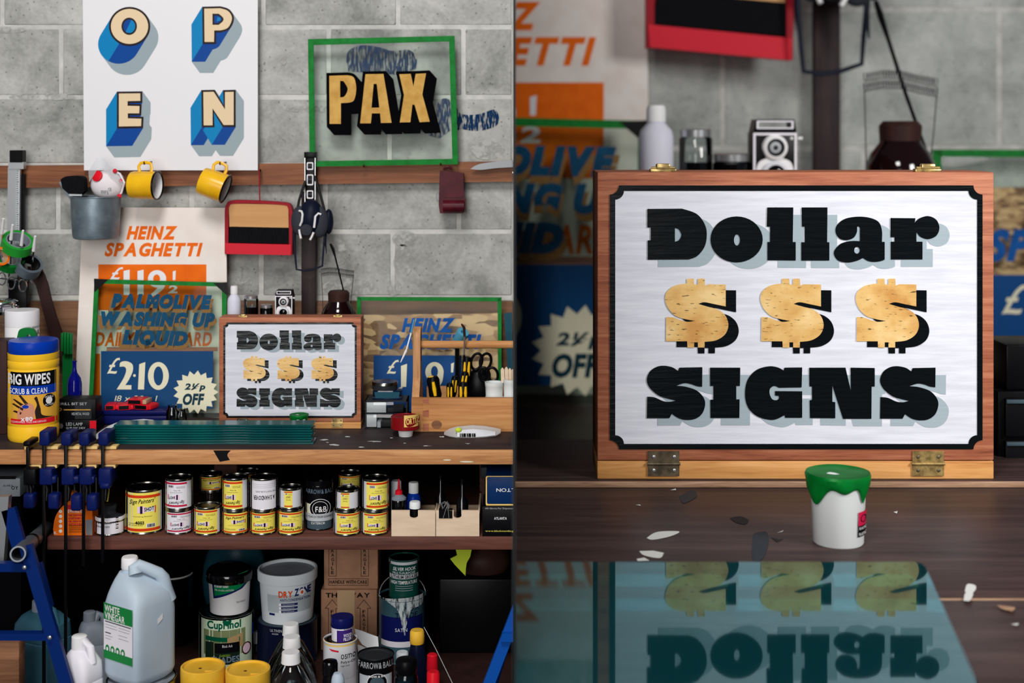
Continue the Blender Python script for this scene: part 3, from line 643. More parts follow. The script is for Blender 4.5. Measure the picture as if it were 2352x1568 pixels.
def lettered_glass(label, tf, pl):
    m = lambda x, y, l=0: pl(*tf(x, y), l)
    t = thing('lettered_glass', label, 'sign', m(360, 962))
    part('pane', MB().poly([[(217, 641), (521, 649), (518, 959), (202, 959)]], m, (0, 0.004, 0)), 'pane_green', t)
    for c in ([(217, 641), (521, 649), (519, 658), (222, 651)], [(217, 641), (227, 645), (211, 959), (202, 959)], [(521, 649), (518, 959), (508, 959), (510, 655)]):
        part('tape_edge', MB().poly([c], lambda x, y: m(x, y, 1.5), (0, 0.0062, 0)), 'tape_green', t, 'strip of green tape')
    for c in ([(216, 640), (249, 642), (217, 671)], [(521, 648), (521, 678), (490, 650)]):
        part('corner_guard', MB().poly([c], lambda x, y: m(x, y, 3), (0, 0.008, 0)), 'black', t, 'black corner guard')
    d = Decals(t, m)
    d.rect(232, 806, 490, 938, 'blue_panel', 1, 'price_panel'); d.rect(245, 797, 500, 806, 'board_wood', 1, 'price_panel')
    for s_, x0, y0, x1, y1, b in (('PALMOLIVE', 255, 707, 487, 673, 0.085), ('WASHING UP', 232, 748, 494, 714, 0.08), ('LIQUID', 280, 793, 432, 756, 0.085)):
        d.text(s_, x0 - 7, y0 + 9, x1 + 4, y1 + 10, 'tan_shade', 2, 0.25, b, 'letter_shade', sk=3, spacing=1.35)
        d.text(s_, x0, y0, x1, y1, 'teal_paint', 3, 0.25, b, sk=4, spacing=1.35)
    d.text('£', 246, 858, 276, 821, 'cream_paint', 2, 0.3, 0.005, 'price')
    d.poly(smoothc([(275, 842), (277, 832, 1), (290, 829, 1), (304, 836, 1), (305, 852, 1), (296, 872, 1), (288, 884), (302, 884), (302, 894), (268, 894), (284, 868, 1), (290, 850, 1), (286, 842, 1)]), 'cream_paint', 2, 'price')
    d.poly(ell(309, 862, 3.2, 3.2, 12), 'cream_paint', 2, 'price'); d.poly([(320, 836), (334, 831), (331, 894), (317, 894)], 'cream_paint', 2, 'price')
    d.poly([ell(364, 863, 24, 32), ell(364, 863, 11, 22, 24)], 'cream_paint', 2, 'price')
    d.text('18 x 20 x 1', 263, 921, 362, 908, 'cream_paint', 2, 0.2, 0.0)
    d.poly(burst(450, 900, 52, 50), 'cream_paint', 2, 'star_flash')
    d.text('2½p', 424, 899, 472, 880, 'ink_teal', 3, 0.2, 0.045); d.text('OFF', 420, 930, 470, 903, 'ink_teal', 3, 0.2, 0.05)
    d.flush(); return t
M('tan_shade', (132, 98, 54), 0.6); M('ink_teal', (6, 50, 66), 0.5)
ID = lambda x, y: (x, y)
poster('cream price poster with orange lettering, leaning on the wall under the saucepan', ID, Plane(476, 3.68, 948, 3.60))
lettered_glass('green-taped glass pane with blue lettering over a large price, left of the small sign case', ID, Plane(641, 3.62, 959, 3.545))
RT = lambda x, y: (1356 + (x - 460) * 2.2, 118 + (y - 573) * 2.1)
CLIP = 1
poster('large cream price poster with orange lettering cut off at the partition, near view', RT, Plane(0, 5.95, 905, 5.88, 0.0008), 0.014)
lettered_glass('green-taped glass pane with large blue lettering left of the large sign case', RT, Plane(270, 5.70, 929, 5.60, 0.0008))
# ---- HEINZ glass over chipboard
def osb_sign(label, tf, pl, plb, lab2, thick=0.012):
    m = lambda x, y, l=0: pl(*tf(x, y), l); mbk = lambda x, y, l=0: plb(*tf(x, y), l)
    single('chipboard_panel', MB().poly([[(815, 724), (1149, 719), (1149, 941), (815, 941)]], mbk, (0, thick, 0)), 'osb', lab2, 'board')
    t = thing('lettered_glass', label, 'sign', m(985, 955))
    part('pane', MB().poly([[(820, 682), (1152, 683), (1152, 948), (818, 948)]], m, (0, 0.004, 0)), 'pane', t)
    for c in ([(820, 682), (1152, 683), (1150, 692), (828, 690)], [(820, 682), (829, 684), (828, 948), (818, 948)], [(1152, 683), (1152, 948), (1144, 948), (1143, 686)]):
        part('tape_edge', MB().poly([c], lambda x, y: m(x, y, 1.5), (0, 0.0062, 0)), 'tape_green', t, 'strip of green tape')
    d = Decals(t, m)
    d.text('HEINZ', 922, 763, 1046, 730, 'blue_paint', 2, 0.28, 0.058, spacing=1.4); d.text('SPAGHETTI', 872, 802, 1106, 767, 'blue_paint', 2, 0.28, 0.058, spacing=1.4)
    d.rect(858, 816, 1060, 945, 'blue_panel2', 1, 'price_panel')
    d.text('£', 888, 858, 916, 826, 'cream_paint', 2, 0.3, 0.005, 'price'); d.poly([(921, 840), (935, 835), (933, 888), (921, 888)], 'cream_paint', 2, 'price')
    d.poly([(953, 840), (967, 835), (965, 888), (953, 888)], 'cream_paint', 2, 'price')
    d.poly([ell(998, 854, 21, 23), ell(998, 853, 8, 13, 16)], 'cream_paint', 2, 'price'); d.poly(smoothc([(1019, 854), (1014, 880, 1), (992, 904, 1), (984, 898), (1000, 878, 1), (1006, 854)]), 'cream_paint', 2, 'price')
    d.poly([(1036, 835), (1043, 832), (1041, 855), (1036, 855)], 'cream_paint', 2, 'price')
    d.flush()
M('blue_panel2', (0, 66, 126), 0.45)
CLIP = -1
osb_sign('green-taped glass pane with blue lettering behind the tool tote', ID, Plane(682, 3.655, 948, 3.60), Plane(720, 3.685, 941, 3.64), 'chipboard panel behind the blue-lettered glass and the tool tote')
CLIP = 0
RT2 = lambda x, y: (2142 + (x - 820) * 2.32 if x < 830 else 2265 + (x - 872) * 2.2, 345 + (y - 683) * 2.15)
osb_sign('green-taped glass pane showing only at the right of the large sign case', RT2, Plane(345, 5.83, 915, 5.74, 0.0008), Plane(400, 5.93, 900, 5.82, 0.0008), 'chipboard panel half hidden behind the large sign case', 0.02)
# ---------------------------------------------------------------- things hung on the wall
CLIP = 0
def f4(x, y, *s): return (500 + x / 3.409, 330 + y / 3.409) + s
def f3(x, y, *s): return (x / 3.92, 330 + y / 3.92) + s
def along(d, up=(0, 0, 1)):
    """matrix turning local +Z to direction d"""
    return Vector(d).normalized().to_track_quat('Z', 'Y').to_matrix().to_4x4()
def facing(x, y): return math.atan2(-x, y)
def dustpan(label, tf, Y, s=1.0):
    """tf: picture coordinates of the left view -> pixels at depth Y; s scales depths"""
    t = thing('dustpan', label, 'dustpan', P(*tf(596, 584), Y))
    T = lambda dy: (lambda a, b: P(*tf(a, b), Y) + Vector((0, dy * s, 0)))
    g = lambda l: [f4(p[0], p[1]) + tuple(p[2:]) for p in l]
    rim_o = smoothc(g([(62, 860), (62, 520), (75, 470, 1), (120, 442, 1), (300, 444, 1), (520, 458, 1), (575, 480, 1), (592, 540), (588, 866)]))
    rim_i = smoothc(g([(90, 800), (92, 520), (100, 485, 1), (130, 468, 1), (300, 466, 1), (520, 478, 1), (555, 500, 1), (564, 545), (564, 800)]))
    part('pan', MB().poly([rim_o], T(0.014), (0, 0.004 * s, 0)), 'red', t)
    part('rim', MB().poly([rim_o, rim_i], T(-0.012), (0, 0.026 * s, 0)), 'red_dark', t)
    part('lip', MB().poly([g([(66, 774), (582, 786), (580, 868), (74, 858)])], T(-0.016), (0, 0.030 * s, 0)), 'red', t, 'front lip of the dustpan')
    b = thing('hand_brush', label.replace('dustpan', 'hand brush head held in the dustpan') if 'dustpan' in label else label, 'brush', P(*tf(596, 556), Y))
    b['label'] = 'wooden hand brush with black bristles clipped in the ' + ('small dustpan' if s < 1.5 else 'large dustpan')
    part('block', MB().poly([smoothc(g([(98, 648), (94, 500), (115, 470, 1), (300, 470, 1), (530, 478, 1), (558, 510), (560, 655)]))], T(-0.010), (0, 0.022 * s, 0)), 'brush_wood', b)
    part('bristles', MB().poly([g([(106, 646), (566, 656), (588, 778), (85, 772)])], T(-0.011), (0, 0.02 * s, 0)), 'bristle', b)
    top = g([(322, 205), (325, 320), (327, 446)])
    part('cord', MB().tube([P(*tf(*p), Y) + Vector((0, 0.004 * s, 0)) for p in top], 0.0017 * s, 6), 'red_dark', t, 'red hanging cord')
    return t
dustpan('red dustpan with hand brush hanging by a red cord from the batten', ID, 3.665)
DT = lambda x, y: (1485 + (x - 519) * 2.16, 138 + (y - 585) * 2.16 - (x - 672) * -0.02)
dustpan('large red dustpan whose black bristles are cut by the top of the near view', lambda x, y: (1485 + (x - 519) * 2.17, 112 + (y - 583) * 2.1 + (x - 519) * 0.16), 5.72, 2.4)
# spirit level
def respirator(label, tf, Y, s):
    k = s * Y / F
    c = P(*tf(*f4(730, 590)), Y)
    t = thing('respirator_mask', label, 'mask', P(*tf(*f4(730, 745)), Y))
    q = lambda x, y, dy=0: P(*tf(*f4(x, y)), Y) + Vector((0, dy * s, 0))
    part('facepiece', MB().ball(q(735, 575, -0.005), 29 * k, 28 * k, 41 * k), 'mask_navy', t)
    part('valve', MB().lathe([(0.001 * k, 0), (13 * k, 0), (14 * k, 4 * k), (11 * k, 9 * k), (0.001, 10 * k)], (0, 0, 0), 20, Matrix.Translation(q(708, 668, -0.028)) @ along((0.1, -1, -0.15))), 'mask_grey', t)
    for sx, (x, y, w, h) in enumerate(((648, 600, 20, 34), (802, 610, 21, 36), (868, 610, 11, 29))):
        part('filter', MB().ball(q(x, y, -0.012 if sx < 2 else 0.004), w * k, 13 * k, h * k), 'mask_grey' if sx < 2 else 'mask_navy', t)
    for pts in ([(652, 520), (672, 523), (680, 545), (675, 600), (658, 635)], [(822, 548), (800, 540), (780, 562), (770, 650)], [(652, 665), (656, 700), (668, 735)], [(766, 686), (752, 720), (738, 745)]):
        part('stripe', MB().tube([q(a, b, -0.034 + 0.006 * (abs(a - 720) > 60)) for a, b in pts], 2.6 * k, 6), 'white', t, 'white piping')
    for pts in ([(690, 290), (665, 360), (640, 440), (625, 520)], [(760, 250), (790, 340), (815, 430), (840, 530)]):
        part('strap', MB().tube([q(a, b, -0.004) for a, b in pts], 3.0 * k, 6, flat=0.5), 'black', t)
    part('lower_strap', MB().tube([q(a, b, -0.006) for a, b in [(598, 640), (602, 760), (612, 900), (620, 982), (680, 992), (740, 985), (822, 955), (828, 860), (838, 740), (845, 660)]], 2.4 * k, 6, flat=0.6), 'mask_navy', t)
    for a in ((600, 700), (842, 700)): part('strap_pad', MB().sheet([(q(a[0] - 14, 620), q(a[0] + 18, 620)), (q(a[0] - 8, 760), q(a[0] + 10, 760)), (q(a[0] + 6, 860), q(a[0] + 12, 860))], (0, 0.003 * s, 0)), 'mask_navy', t)
    return t
respirator('navy half-mask respirator with white piping hanging below the spirit level', ID, 3.64, 1.0)
t = thing('spirit_level', 'short black spirit level with three vials hanging on the batten', 'level', P(712, 465, 3.65))
a, b = P(*f4(680, 110), 3.655), P(*f4(768, 460), 3.655)
part('body', MB().box(a.x, b.x, 3.655, 3.683, b.z, a.z, 0.001), 'black', t)
c = P(*f4(680, 65), 3.655); part('end_cap', MB().box(a.x - 0.001, b.x + 0.001, 3.653, 3.684, a.z - 0.001, c.z, 0.001), 'black', t)
for x in (684, 764): e = P(*f4(x, 130), 3.655); part('edge_strip', MB().box(e.x - 0.0006, e.x + 0.0006, 3.652, 3.656, b.z, a.z), 'steel', t)
dl = Decals(t, flatY(3.6535, 0.0003))
for (y0, y1) in ((145, 205), (240, 325), (365, 430)):
    o_, i_ = [f4(*p) for p in rrect(697, y0, 748, y1, 9)], [f4(*p) for p in rrect(705, y0 + 9, 740, y1 - 9, 6)]
    part('vial_frame', MB().poly([o_, i_], flatY(3.6525), (0, 0.003, 0)), 'white', t)
    part('vial', MB().tube([P(*f4(706, (y0 + y1) / 2), 3.6545), P(*f4(740, (y0 + y1) / 2), 3.6545)], 0.0042, 10), 'mask_grey', t)
# dark post behind the respirator
def post(label, x0, x1, yt, yb, Y, th):
    a, b = P(x0, yt, Y), P(x1, yb, Y)
    single('upright_post', MB().box(a.x, b.x, Y, Y + th, b.z, a.z, 0.002), 'post_wood', label, 'post')
post('dark wooden upright behind the respirator and the brown jar', 692, 725, 440, 949, 3.672, 0.014)
post('dark wooden upright behind the twin-lens camera in the near view', 1872, 1930, -60, 700, 5.88, 0.06)
# maroon holder
t = thing('plastic_holder', 'maroon plastic holder hanging from the right part of the batten', 'holder', P(1038, 492, 3.66))
mz = flatY(3.655)
part('back', MB().poly([smoothc([f4(*p) for p in ((1738, 215), (1800, 212), (1925, 232), (1930, 430), (1945, 440), (1945, 500), (1925, 545), (1740, 545), (1730, 480))])], mz, (0, 0.03, 0)), 'maroon', t)
part('door', MB().poly([[f4(*p) for p in rrect(1770, 240, 1924, 418, 10)]], flatY(3.6515), (0, 0.004, 0)), 'maroon', t)
a, b = f4(1765, 490), f4(1930, 490); part('lower_roll', MB().tube([P(*a, 3.656), P(*b, 3.656)], 0.0165, 16), 'maroon', t)
part('eyelet', MB().tube([P(*f4(1800 + 28 * math.cos(x), 205 - 22 * math.sin(x)), 3.668) for x in [i * math.pi / 8 for i in range(9)]], 0.003, 8), 'maroon', t)
part('key_ring', MB().tube([P(*f4(1722 + 9 * math.cos(x), 415 + 36 * math.sin(x)), 3.668) for x in [i * math.pi / 8 for i in range(17)]], 0.0014, 6), 'knife_steel', t)
# blade hung at the partition
CLIP = -1
t = thing('knife', 'steel blade lying along the batten at the partition', 'knife', P(1130, 390, 3.67))
part('blade', MB().poly([smoothc([(1080, 388), (1100, 377, 1), (1140, 371, 1), (1195, 366), (1195, 383), (1140, 386, 1), (1105, 390, 1)])], flatY(3.672), (0, 0.0015, 0)), 'knife_steel', t)
part('rivet', MB().ball(P(1179, 397, 3.672), 0.004, 0.002, 0.004, 10, 6), 'steel', t)
CLIP = 0
# ---- mugs
def mug(label, cx, cy, ax, L, r, hang, Y=3.60):
    c = P(cx, cy, Y); A = Vector(ax).normalized()
    Mx = Matrix.Translation(c - A * (L / 2)) @ along(A)
    t = thing('enamel_mug', label, 'mug', c - Vector((0, 0, r)), 'yellow enamel mugs')
    part('body', MB().lathe([(r * 0.80, 0), (r * 0.93, 0.002), (r * 0.97, 0.008), (r, L * 0.5), (r, L - 0.001), (r * 0.965, L - 0.001), (r * 0.965, L * 0.5)], (0, 0, 0), 36, Mx, cap=False).lathe([(0.0005, 0), (r * 0.81, 0)], (0, 0, 0), 36, Mx, cap=False), 'enamel_yellow', t)
    part('inside', MB().lathe([(r * 0.955, L - 0.0005), (r * 0.93, 0.01), (0.0005, 0.008)], (0, 0, 0), 32, Mx, cap=False), 'white', t, 'white enamel inside')
    part('rim', MB().tube([Mx @ Vector((r * math.cos(q), r * math.sin(q), L)) for q in [i * math.pi / 18 for i in range(37)]], 0.0024, 8, cap=False), 'black_gloss', t, 'black enamel rim')
    up = (Vector((0, 0, 1)) - A * A.z).normalized()
    part('handle', MB().tube([c + A * u + up * v for (u, v) in ((-0.013, r - 0.002), (-0.016, r + 0.012), (-0.010, r + 0.021), (0.004, r + 0.023), (0.017, r + 0.020), (0.020, r + 0.010), (0.019, r - 0.002))], 0.0042, 10, flat=0.6), 'enamel_yellow', t)
    h = c + up * (r + 0.017); single('cup_hook', MB().tube([Vector((h.x, 3.69, h.z + 0.006)), Vector((h.x, 3.63, h.z + 0.005)), Vector((h.x, Y - 0.004, h.z + 0.001)), Vector((h.x, Y - 0.006, h.z + 0.008))], 0.0016, 6), 'rust', 'cup hook holding the %s' % hang, 'hook')
mug('yellow enamel mug hanging nearer the saucepan, mouth turned straight right', 331, 425, (0.985, -0.17, -0.02), 0.072, 0.036, 'mug nearer the saucepan')
mug('yellow enamel mug hanging nearer the dustpan, mouth tipped downwards', 490, 424, (0.93, -0.06, -0.33), 0.068, 0.037, 'mug nearer the dustpan')
# ---- saucepan with brush and dust mask
Yp = 3.595; cx = X(220, Yp); r = 56 * Yp / F; zb, zt = Z(548, Yp), Z(452, Yp)
t = thing('saucepan', 'old aluminium saucepan hanging on the wall with a brush and dust mask inside', 'saucepan', (cx, Yp, zb))
H = zt - zb
part('body', MB().lathe([(r * 0.80, 0), (r * 0.89, 0.003), (r * 0.93, 0.012), (r * 0.97, H * 0.5), (r, H), (r * 0.97, H), (r * 0.94, H * 0.5), (r * 0.88, 0.012), (0.0005, 0.008)], (cx, Yp, zb), 40), 'aluminium', t)
part('rim', MB().tube([(cx + r * math.cos(q), Yp + r * math.sin(q), zt) for q in [i * math.pi / 20 for i in range(41)]], 0.0018, 6, cap=False), 'aluminium', t)
part('handle', MB().box(cx - 0.010, cx + 0.010, Yp + r - 0.002, Yp + r + 0.03, zt - 0.022, zt - 0.004, 0.003), 'black', t)
t = thing('scrubbing_brush', 'black scrubbing brush leaning out of the saucepan', 'brush', P(170, 456, 3.60))
part('head', MB().poly([smoothc([f3(*p) for p in ((545, 320), (600, 293, 1), (720, 292, 1), (755, 320), (760, 430), (700, 480), (640, 470), (560, 400))])], flatY(3.60), (0, 0.03, 0)), 'bristle', t)
part('spine', MB().tube([P(*f3(540, 345), 3.605), P(*f3(585, 420), 3.605), P(*f3(660, 520), 3.61)], 0.004, 8), 'milky_dim', t)
part('teeth', MB().poly([[f3(620, 452), f3(740, 455), f3(735, 472), f3(625, 470)]], flatY(3.599), (0, 0.002, 0)), 'light_grey', t)
t = thing('dust_mask', 'white cup dust mask with red valve in clear film, sitting in the saucepan', 'mask', P(245, 460, 3.61))
cm = P(247, 424, 3.605)
part('cup', MB().ball(cm, 0.043, 0.03, 0.038, 28, 16), 'white_cloth', t)
part('valve', MB().lathe([(0.014, 0), (0.0145, 0.004), (0.010, 0.007), (0.0005, 0.0075)], (0, 0, 0), 24, Matrix.Translation(P(225, 405, 3.583)) @ along((-0.4, -1, 0.35))), 'bright_red', t, 'red valve disc')
part('strap', MB().tube([P(*f3(1010, 240), 3.60), P(*f3(1080, 270), 3.59), P(*f3(1120, 350), 3.588), P(*f3(1095, 440), 3.59), P(*f3(1040, 500), 3.595)], 0.0026, 8), 'label_white', t)
for (x, y) in ((1088, 335), (1075, 470), (1035, 245)): part('strap_tab', MB().ball(P(*f3(x, y), 3.588), 0.006, 0.003, 0.006, 10, 6), 'red', t)
dm = Decals(t, lambda x, y, l=0: Vector((X(x, 3.57), 3.605 - 0.031 * math.sqrt(max(0.02, 1 - ((X(x, 3.58) - cm.x) / 0.043) ** 2 - ((Z(y, 3.58) - cm.z) / 0.038) ** 2)) - 0.0008 * l, Z(y, 3.58))))
dm.text('CE', 247, 438, 254, 431, 'grey', 1); dm.text('FFP3', 230, 446, 246, 437, 'grey', 1); dm.flush()
film = MB(); pk = [(203, 392), (214, 376), (222, 362), (233, 360), (244, 368), (252, 382), (266, 390), (283, 404)]
film.sheet([(P(x, y, 3.60), P(x + 2, y + 26, 3.575)) for x, y in pk], (0, 0.0006, 0)); part('film', film, 'film_clear', t, 'crumpled clear film')
# ---- metal rule, tape rack at the left edge
t = thing('steel_square', 'long aluminium square with black end cap hanging at the left edge', 'square', P(38, 560, 3.65))
a, b = P(18, 372, 3.655), P(54, 580, 3.655)
part('blade', MB().poly([[(18, 385), (46, 385), (44, 580), (16, 580)]], flatY(3.655), (0, 0.012, 0)), 'steel', t)
part('scale', MB().poly([[(37, 388), (46, 388), (44, 560), (36, 560)]], flatY(3.6535), (0, 0.002, 0)), 'light_grey', t)
dt = Decals(t, flatY(3.653, 0.0003))
for i in range(34): dt.rect(38, 392 + i * 5, 41 + (i % 5 == 0) * 2, 393.1 + i * 5, 'ink', 1, 'tick_marks')
dt.flush(); t.children[-1]['kind'] = 'stuff'
part('stock', MB().poly([[(19, 372), (54, 372), (54, 388), (19, 388)]], flatY(3.65), (0, 0.022, 0)), 'steel', t)
part('end_cap', MB().poly([rrect(22, 345, 52, 373, 2)], flatY(3.648), (0, 0.026, 0)), 'black', t)
single('black_strap', MB().poly([[(48, 400), (56, 400), (54, 640), (40, 640)]], flatY(3.67), (0, 0.01, 0)), 'black', 'dark strip hanging behind the aluminium square', 'strip')
t = thing('wire_rack', 'chrome wire rack with white-tipped prongs at the left edge', 'rack', P(40, 660, 3.58))
for (x0, y0, x1, y1) in ((8, 502, -4, 640), (29, 516, 18, 652), (53, 529, 42, 656), (81, 542, 64, 654)):
    pr = part('prong', MB().tube([P(x1, y1, 3.66), P((x0 + x1) / 2, (y0 + y1) / 2 + 24, 3.60), P(x0, y0, 3.52)], 0.0026, 8), 'chrome', t)
    part('tip', MB().tube([P(x0 - 4, y0 + 34, 3.538), P(x0, y0, 3.518)], [0.0045, 0.003], 8), 'white', pr, 'white plastic tip')
for (x, y) in ((4, 640), (26, 650), (52, 656)): part('wire_loop', MB().tube([P(x + 9 * math.cos(q), y + 14 * math.sin(q), 3.62) for q in [i * math.pi / 8 for i in range(17)]], 0.002, 6), 'chrome', t)
part('crossbar', MB().tube([P(-60, 630, 3.655), P(72, 648, 3.655)], 0.003, 8), 'chrome', t)
def tape(label, cx, cy, Y, ro, wd, ax, mat, core='tape_tan'):
    c = P(cx, cy, Y); Mx = Matrix.Translation(c) @ along(ax)
    t = thing('tape_roll', label, 'tape roll', c - Vector((0, 0, ro)), 'tape rolls on the wire rack')
    part('roll', MB().lathe([(ro * 0.78, -wd / 2), (ro, -wd / 2), (ro, wd / 2), (ro * 0.78, wd / 2), (ro * 0.78, -wd / 2)], (0, 0, 0), 32, Mx, cap=False), mat, t)
    part('core', MB().lathe([(ro * 0.70, -wd / 2), (ro * 0.775, -wd / 2), (ro * 0.775, wd / 2), (ro * 0.70, wd / 2), (ro * 0.70, -wd / 2)], (0, 0, 0), 32, Mx, cap=False), core, t)
M('tape_lime', (36, 150, 50), 0.4)
tape('light green tape roll uppermost on the wire rack', 40, 560, 3.575, 0.040, 0.026, (0.38, -0.45, 0.8), 'tape_lime', 'milky_dim')
tape('dark green tape roll below the light green one on the wire rack', 22, 598, 3.60, 0.036, 0.024, (0.45, -0.5, 0.75), 'tape_green', 'milky_dim')
tape('orange tape roll cut by the left edge of the picture', -2, 590, 3.545, 0.024, 0.02, (0.75, -0.6, 0.3), 'orange_plastic', 'tape_tan')
tape('grey tape roll lowest on the wire rack', 66, 612, 3.60, 0.033, 0.028, (0.5, -0.5, 0.7), 'aluminium', 'black')
# dark curved saw handle
single('leather_strap', MB().sheet([(P(a, c, 3.64), P(b, c2, 3.64)) for a, c, b, c2 in ((62, 612, 92, 612), (72, 640, 102, 632), (82, 655, 110, 655), (92, 690, 118, 690), (104, 735, 130, 730), (118, 780, 144, 770), (132, 815, 158, 805), (150, 850, 172, 845))], (0, 0.008, 0)), 'brown_dark', 'dark brown curved strap hanging below the tape rolls', 'strap')
single('black_plank', MB().box(X(20, 3.66), X(62, 3.66), 3.655, 3.68, ZB, Z(640, 3.66), 0.002), 'black', 'narrow black plank standing below the wire rack', 'plank')
# ---------------------------------------------------------------- behind the sign cases: ledge with bottles, jars, camera
def ledge(label, x0, x1, py, Y0, Y1, zfoot):
    a, b = X(x0, Y0), X(x1, Y0); z = Z(py, Y0)
    t = thing('ledge', label, 'shelf', ((a + b) / 2, (Y0 + Y1) / 2, zfoot))
    part('board', MB().box(a, b, Y0, Y1, z - 0.015, z, 0.002), 'crate_brown', t)
    for x in (a + 0.03, b - 0.03): part('support', MB().box(x - 0.012, x + 0.012, Y0 + 0.01, Y1 - 0.002, zfoot, z - 0.015), 'crate_brown', t)
    return z
zl = ledge('small wooden ledge behind the small sign case carrying bottles and camera', 515, 812, 752, 3.53, 3.668, ZB)
ZBR = Z(1100, 3.40)                                  # top of the bench in the right bay
zr = ledge('wooden ledge hidden behind the large sign case carrying bottles and camera', 1440, 2150, 430, 4.55, 5.2, 0.522)
def lathe_thing(name, label, cat, px, Y, zb, parts, group=None):
    """parts: (part name, material, [(half width px, picture row)...]) turned about an upright axis"""
    cx = X(px, Y); t = thing(name, label, cat, (cx, Y, zb), group); k = Y / F
    for (n, m, pr) in parts: part(n, MB().lathe([(max(0.0003, w * k), Z(py, Y) - zb if py is not None else 0.0) for w, py in pr], (cx, Y, zb), 28), m, t)
    return t
def shelf_set(tag_, Y, zb, B, J1, J2, CM, DJ, s):
    x, yt, hw, yb = B; h = yb - yt
    lathe_thing('plastic_bottle', 'white plastic bottle with screw cap behind the %s sign case' % tag_, 'bottle', x, Y, zb, [
        ('body', 'bottle_white', [(hw * 0.9, None), (hw, yb), (hw, yt + h * 0.42), (hw * 0.9, yt + h * 0.33), (hw * 0.55, yt + h * 0.24), (hw * 0.5, yt + h * 0.22)]), ('cap', 'white', [(hw * 0.56, yt + h * 0.22), (hw * 0.56, yt + h * 0.05), (hw * 0.48, yt), (0, yt)])])
    for (x, yt, hw, yb, yc), nm in ((J1, 'tall'), (J2, 'short')):
        t = lathe_thing('glass_jar', '%s glass jar of dark paint with metal lid behind the %s sign case' % (nm, tag_), 'jar', x, Y - 0.005, zb, [
            ('glass', 'jar_glass', [(hw * 0.9, None), (hw, yb), (hw, yt + 9 * s), (hw * 0.85, yt + 6 * s)]), ('contents', 'black_gloss', [(hw * 0.85, None), (hw * 0.92, yb), (hw * 0.92, yc), (0, yc)]),
            ('lid', 'steel', [(hw * 0.93, yt + 7 * s), (hw * 0.95, yt + 1 * s), (hw * 0.85, yt), (0, yt)])])
    # twin lens camera
    x0, x1, yt, yb = CM; W = x1 - x0; Yc = Y - 0.02 * s; cz = flatY(Yc, 0.0006 * s)
    U = lambda u, v, *s_: (x0 + W * u, yt + W * v) + s_
    t = thing('twin_lens_camera', 'black and white twin-lens reflex camera behind the %s sign case' % tag_, 'camera', Vector((X((x0 + x1) / 2, Yc), Yc + 0.02 * s, zb)))
    a, b = P(*U(0.02, 0.28), Yc), P(*U(0.98, 1), Yc); D = 0.045 * s
    part('body', MB().box(a.x, b.x, Yc, Yc + D, zb, a.z, 0.002 * s), 'black', t)
    c = P(*U(0.1, 0.0), Yc); e = P(*U(0.92, 0.3), Yc)
    part('hood', MB().poly([[U(0.08, 0.0), U(0.93, 0.0), U(0.98, 0.28), U(0.02, 0.28)], [U(0.14, 0.06), U(0.87, 0.06), U(0.87, 0.18), U(0.14, 0.18)]], flatY(Yc + 0.004 * s), (0, D * 0.8, 0)), 'black', t)
    part('hood_trim', MB().poly([[U(0.10, 0.03), U(0.91, 0.03), U(0.91, 0.21), U(0.10, 0.21)], [U(0.14, 0.06), U(0.87, 0.06), U(0.87, 0.18), U(0.14, 0.18)]], cz, (0, 0.003 * s, 0)), 'label_white', t)
    vb = min(1.7, (CY + (CZ - zb) * F / Yc - yt) / W - 0.03); dc = Decals(t, cz)
    dc.poly([[U(*p) for p in ((0.02, 0.30), (0.98, 0.30), (0.98, vb), (0.02, vb))], [U(*p) for p in ((0.07, 0.35), (0.93, 0.35), (0.93, vb - 0.05), (0.07, vb - 0.05))]], 'label_white', 1, 'trim'); dc.flush()
    plate = part('face_plate', MB().poly([smoothc([U(*p) for p in ((0.22, 0.62, 1), (0.3, 0.42, 1), (0.5, 0.34, 1), (0.7, 0.42, 1), (0.78, 0.62, 1), (0.68, 0.86), (0.86, 0.96, 1), (0.92, 1.25, 1), (0.8, min(1.5, vb - 0.02), 1), (0.5, min(1.6, vb), 1), (0.2, min(1.5, vb - 0.02), 1), (0.08, 1.25, 1), (0.14, 0.96, 1), (0.32, 0.86))])], flatY(Yc - 0.003 * s), (0, 0.004 * s, 0)), 'white', t)
    for (v, r1, nm) in ((0.62, 0.27, 'viewing_lens'), (1.22, 0.30, 'taking_lens')):
        p = P(*U(0.5, v), Yc - 0.003 * s); k = W * Yc / F
        l = part(nm, MB().lathe([(r1 * k * 0.98, 0), (r1 * k * 0.98, 0.006 * s), (r1 * k * 0.72, 0.008 * s), (r1 * k * 0.72, 0.004 * s)], (0, 0, 0), 28, Matrix.Translation(p) @ along((0, -1, 0)), cap=False), 'white' if v < 1 else 'label_pale', t)
        part('lens_ring', MB().lathe([(r1 * k * 0.75, 0.0065 * s), (r1 * k * 0.6, 0.0085 * s), (r1 * k * 0.46, 0.005 * s)], (0, 0, 0), 28, Matrix.Translation(p) @ along((0, -1, 0)), cap=False), 'black_gloss', l)
        part('lens_glass', MB().lathe([(r1 * k * (0.46 if v < 1 else 0.7), 0.0045 * s), (r1 * k * 0.3, 0.0062 * s), (0.0003, 0.007 * s)], (0, 0, 0), 24, Matrix.Translation(p) @ along((0, -1, 0)), cap=False), 'light_grey' if v < 1 else 'black_gloss', l)
        if v < 1: part('pupil', MB().ball(p + Vector((0, -0.007 * s, 0)), r1 * k * 0.2, 0.002 * s, r1 * k * 0.2, 16, 8), 'black_gloss', l)
    kp = P(*U(1.0, 0.42), Yc + 0.01 * s); part('knob', MB().tube([kp, kp + Vector((0.004 * s, 0, 0)), kp + Vector((0.006 * s, 0, 0))], [0.0022 * s, 0.0022 * s, 0.003 * s], 10), 'white', t)
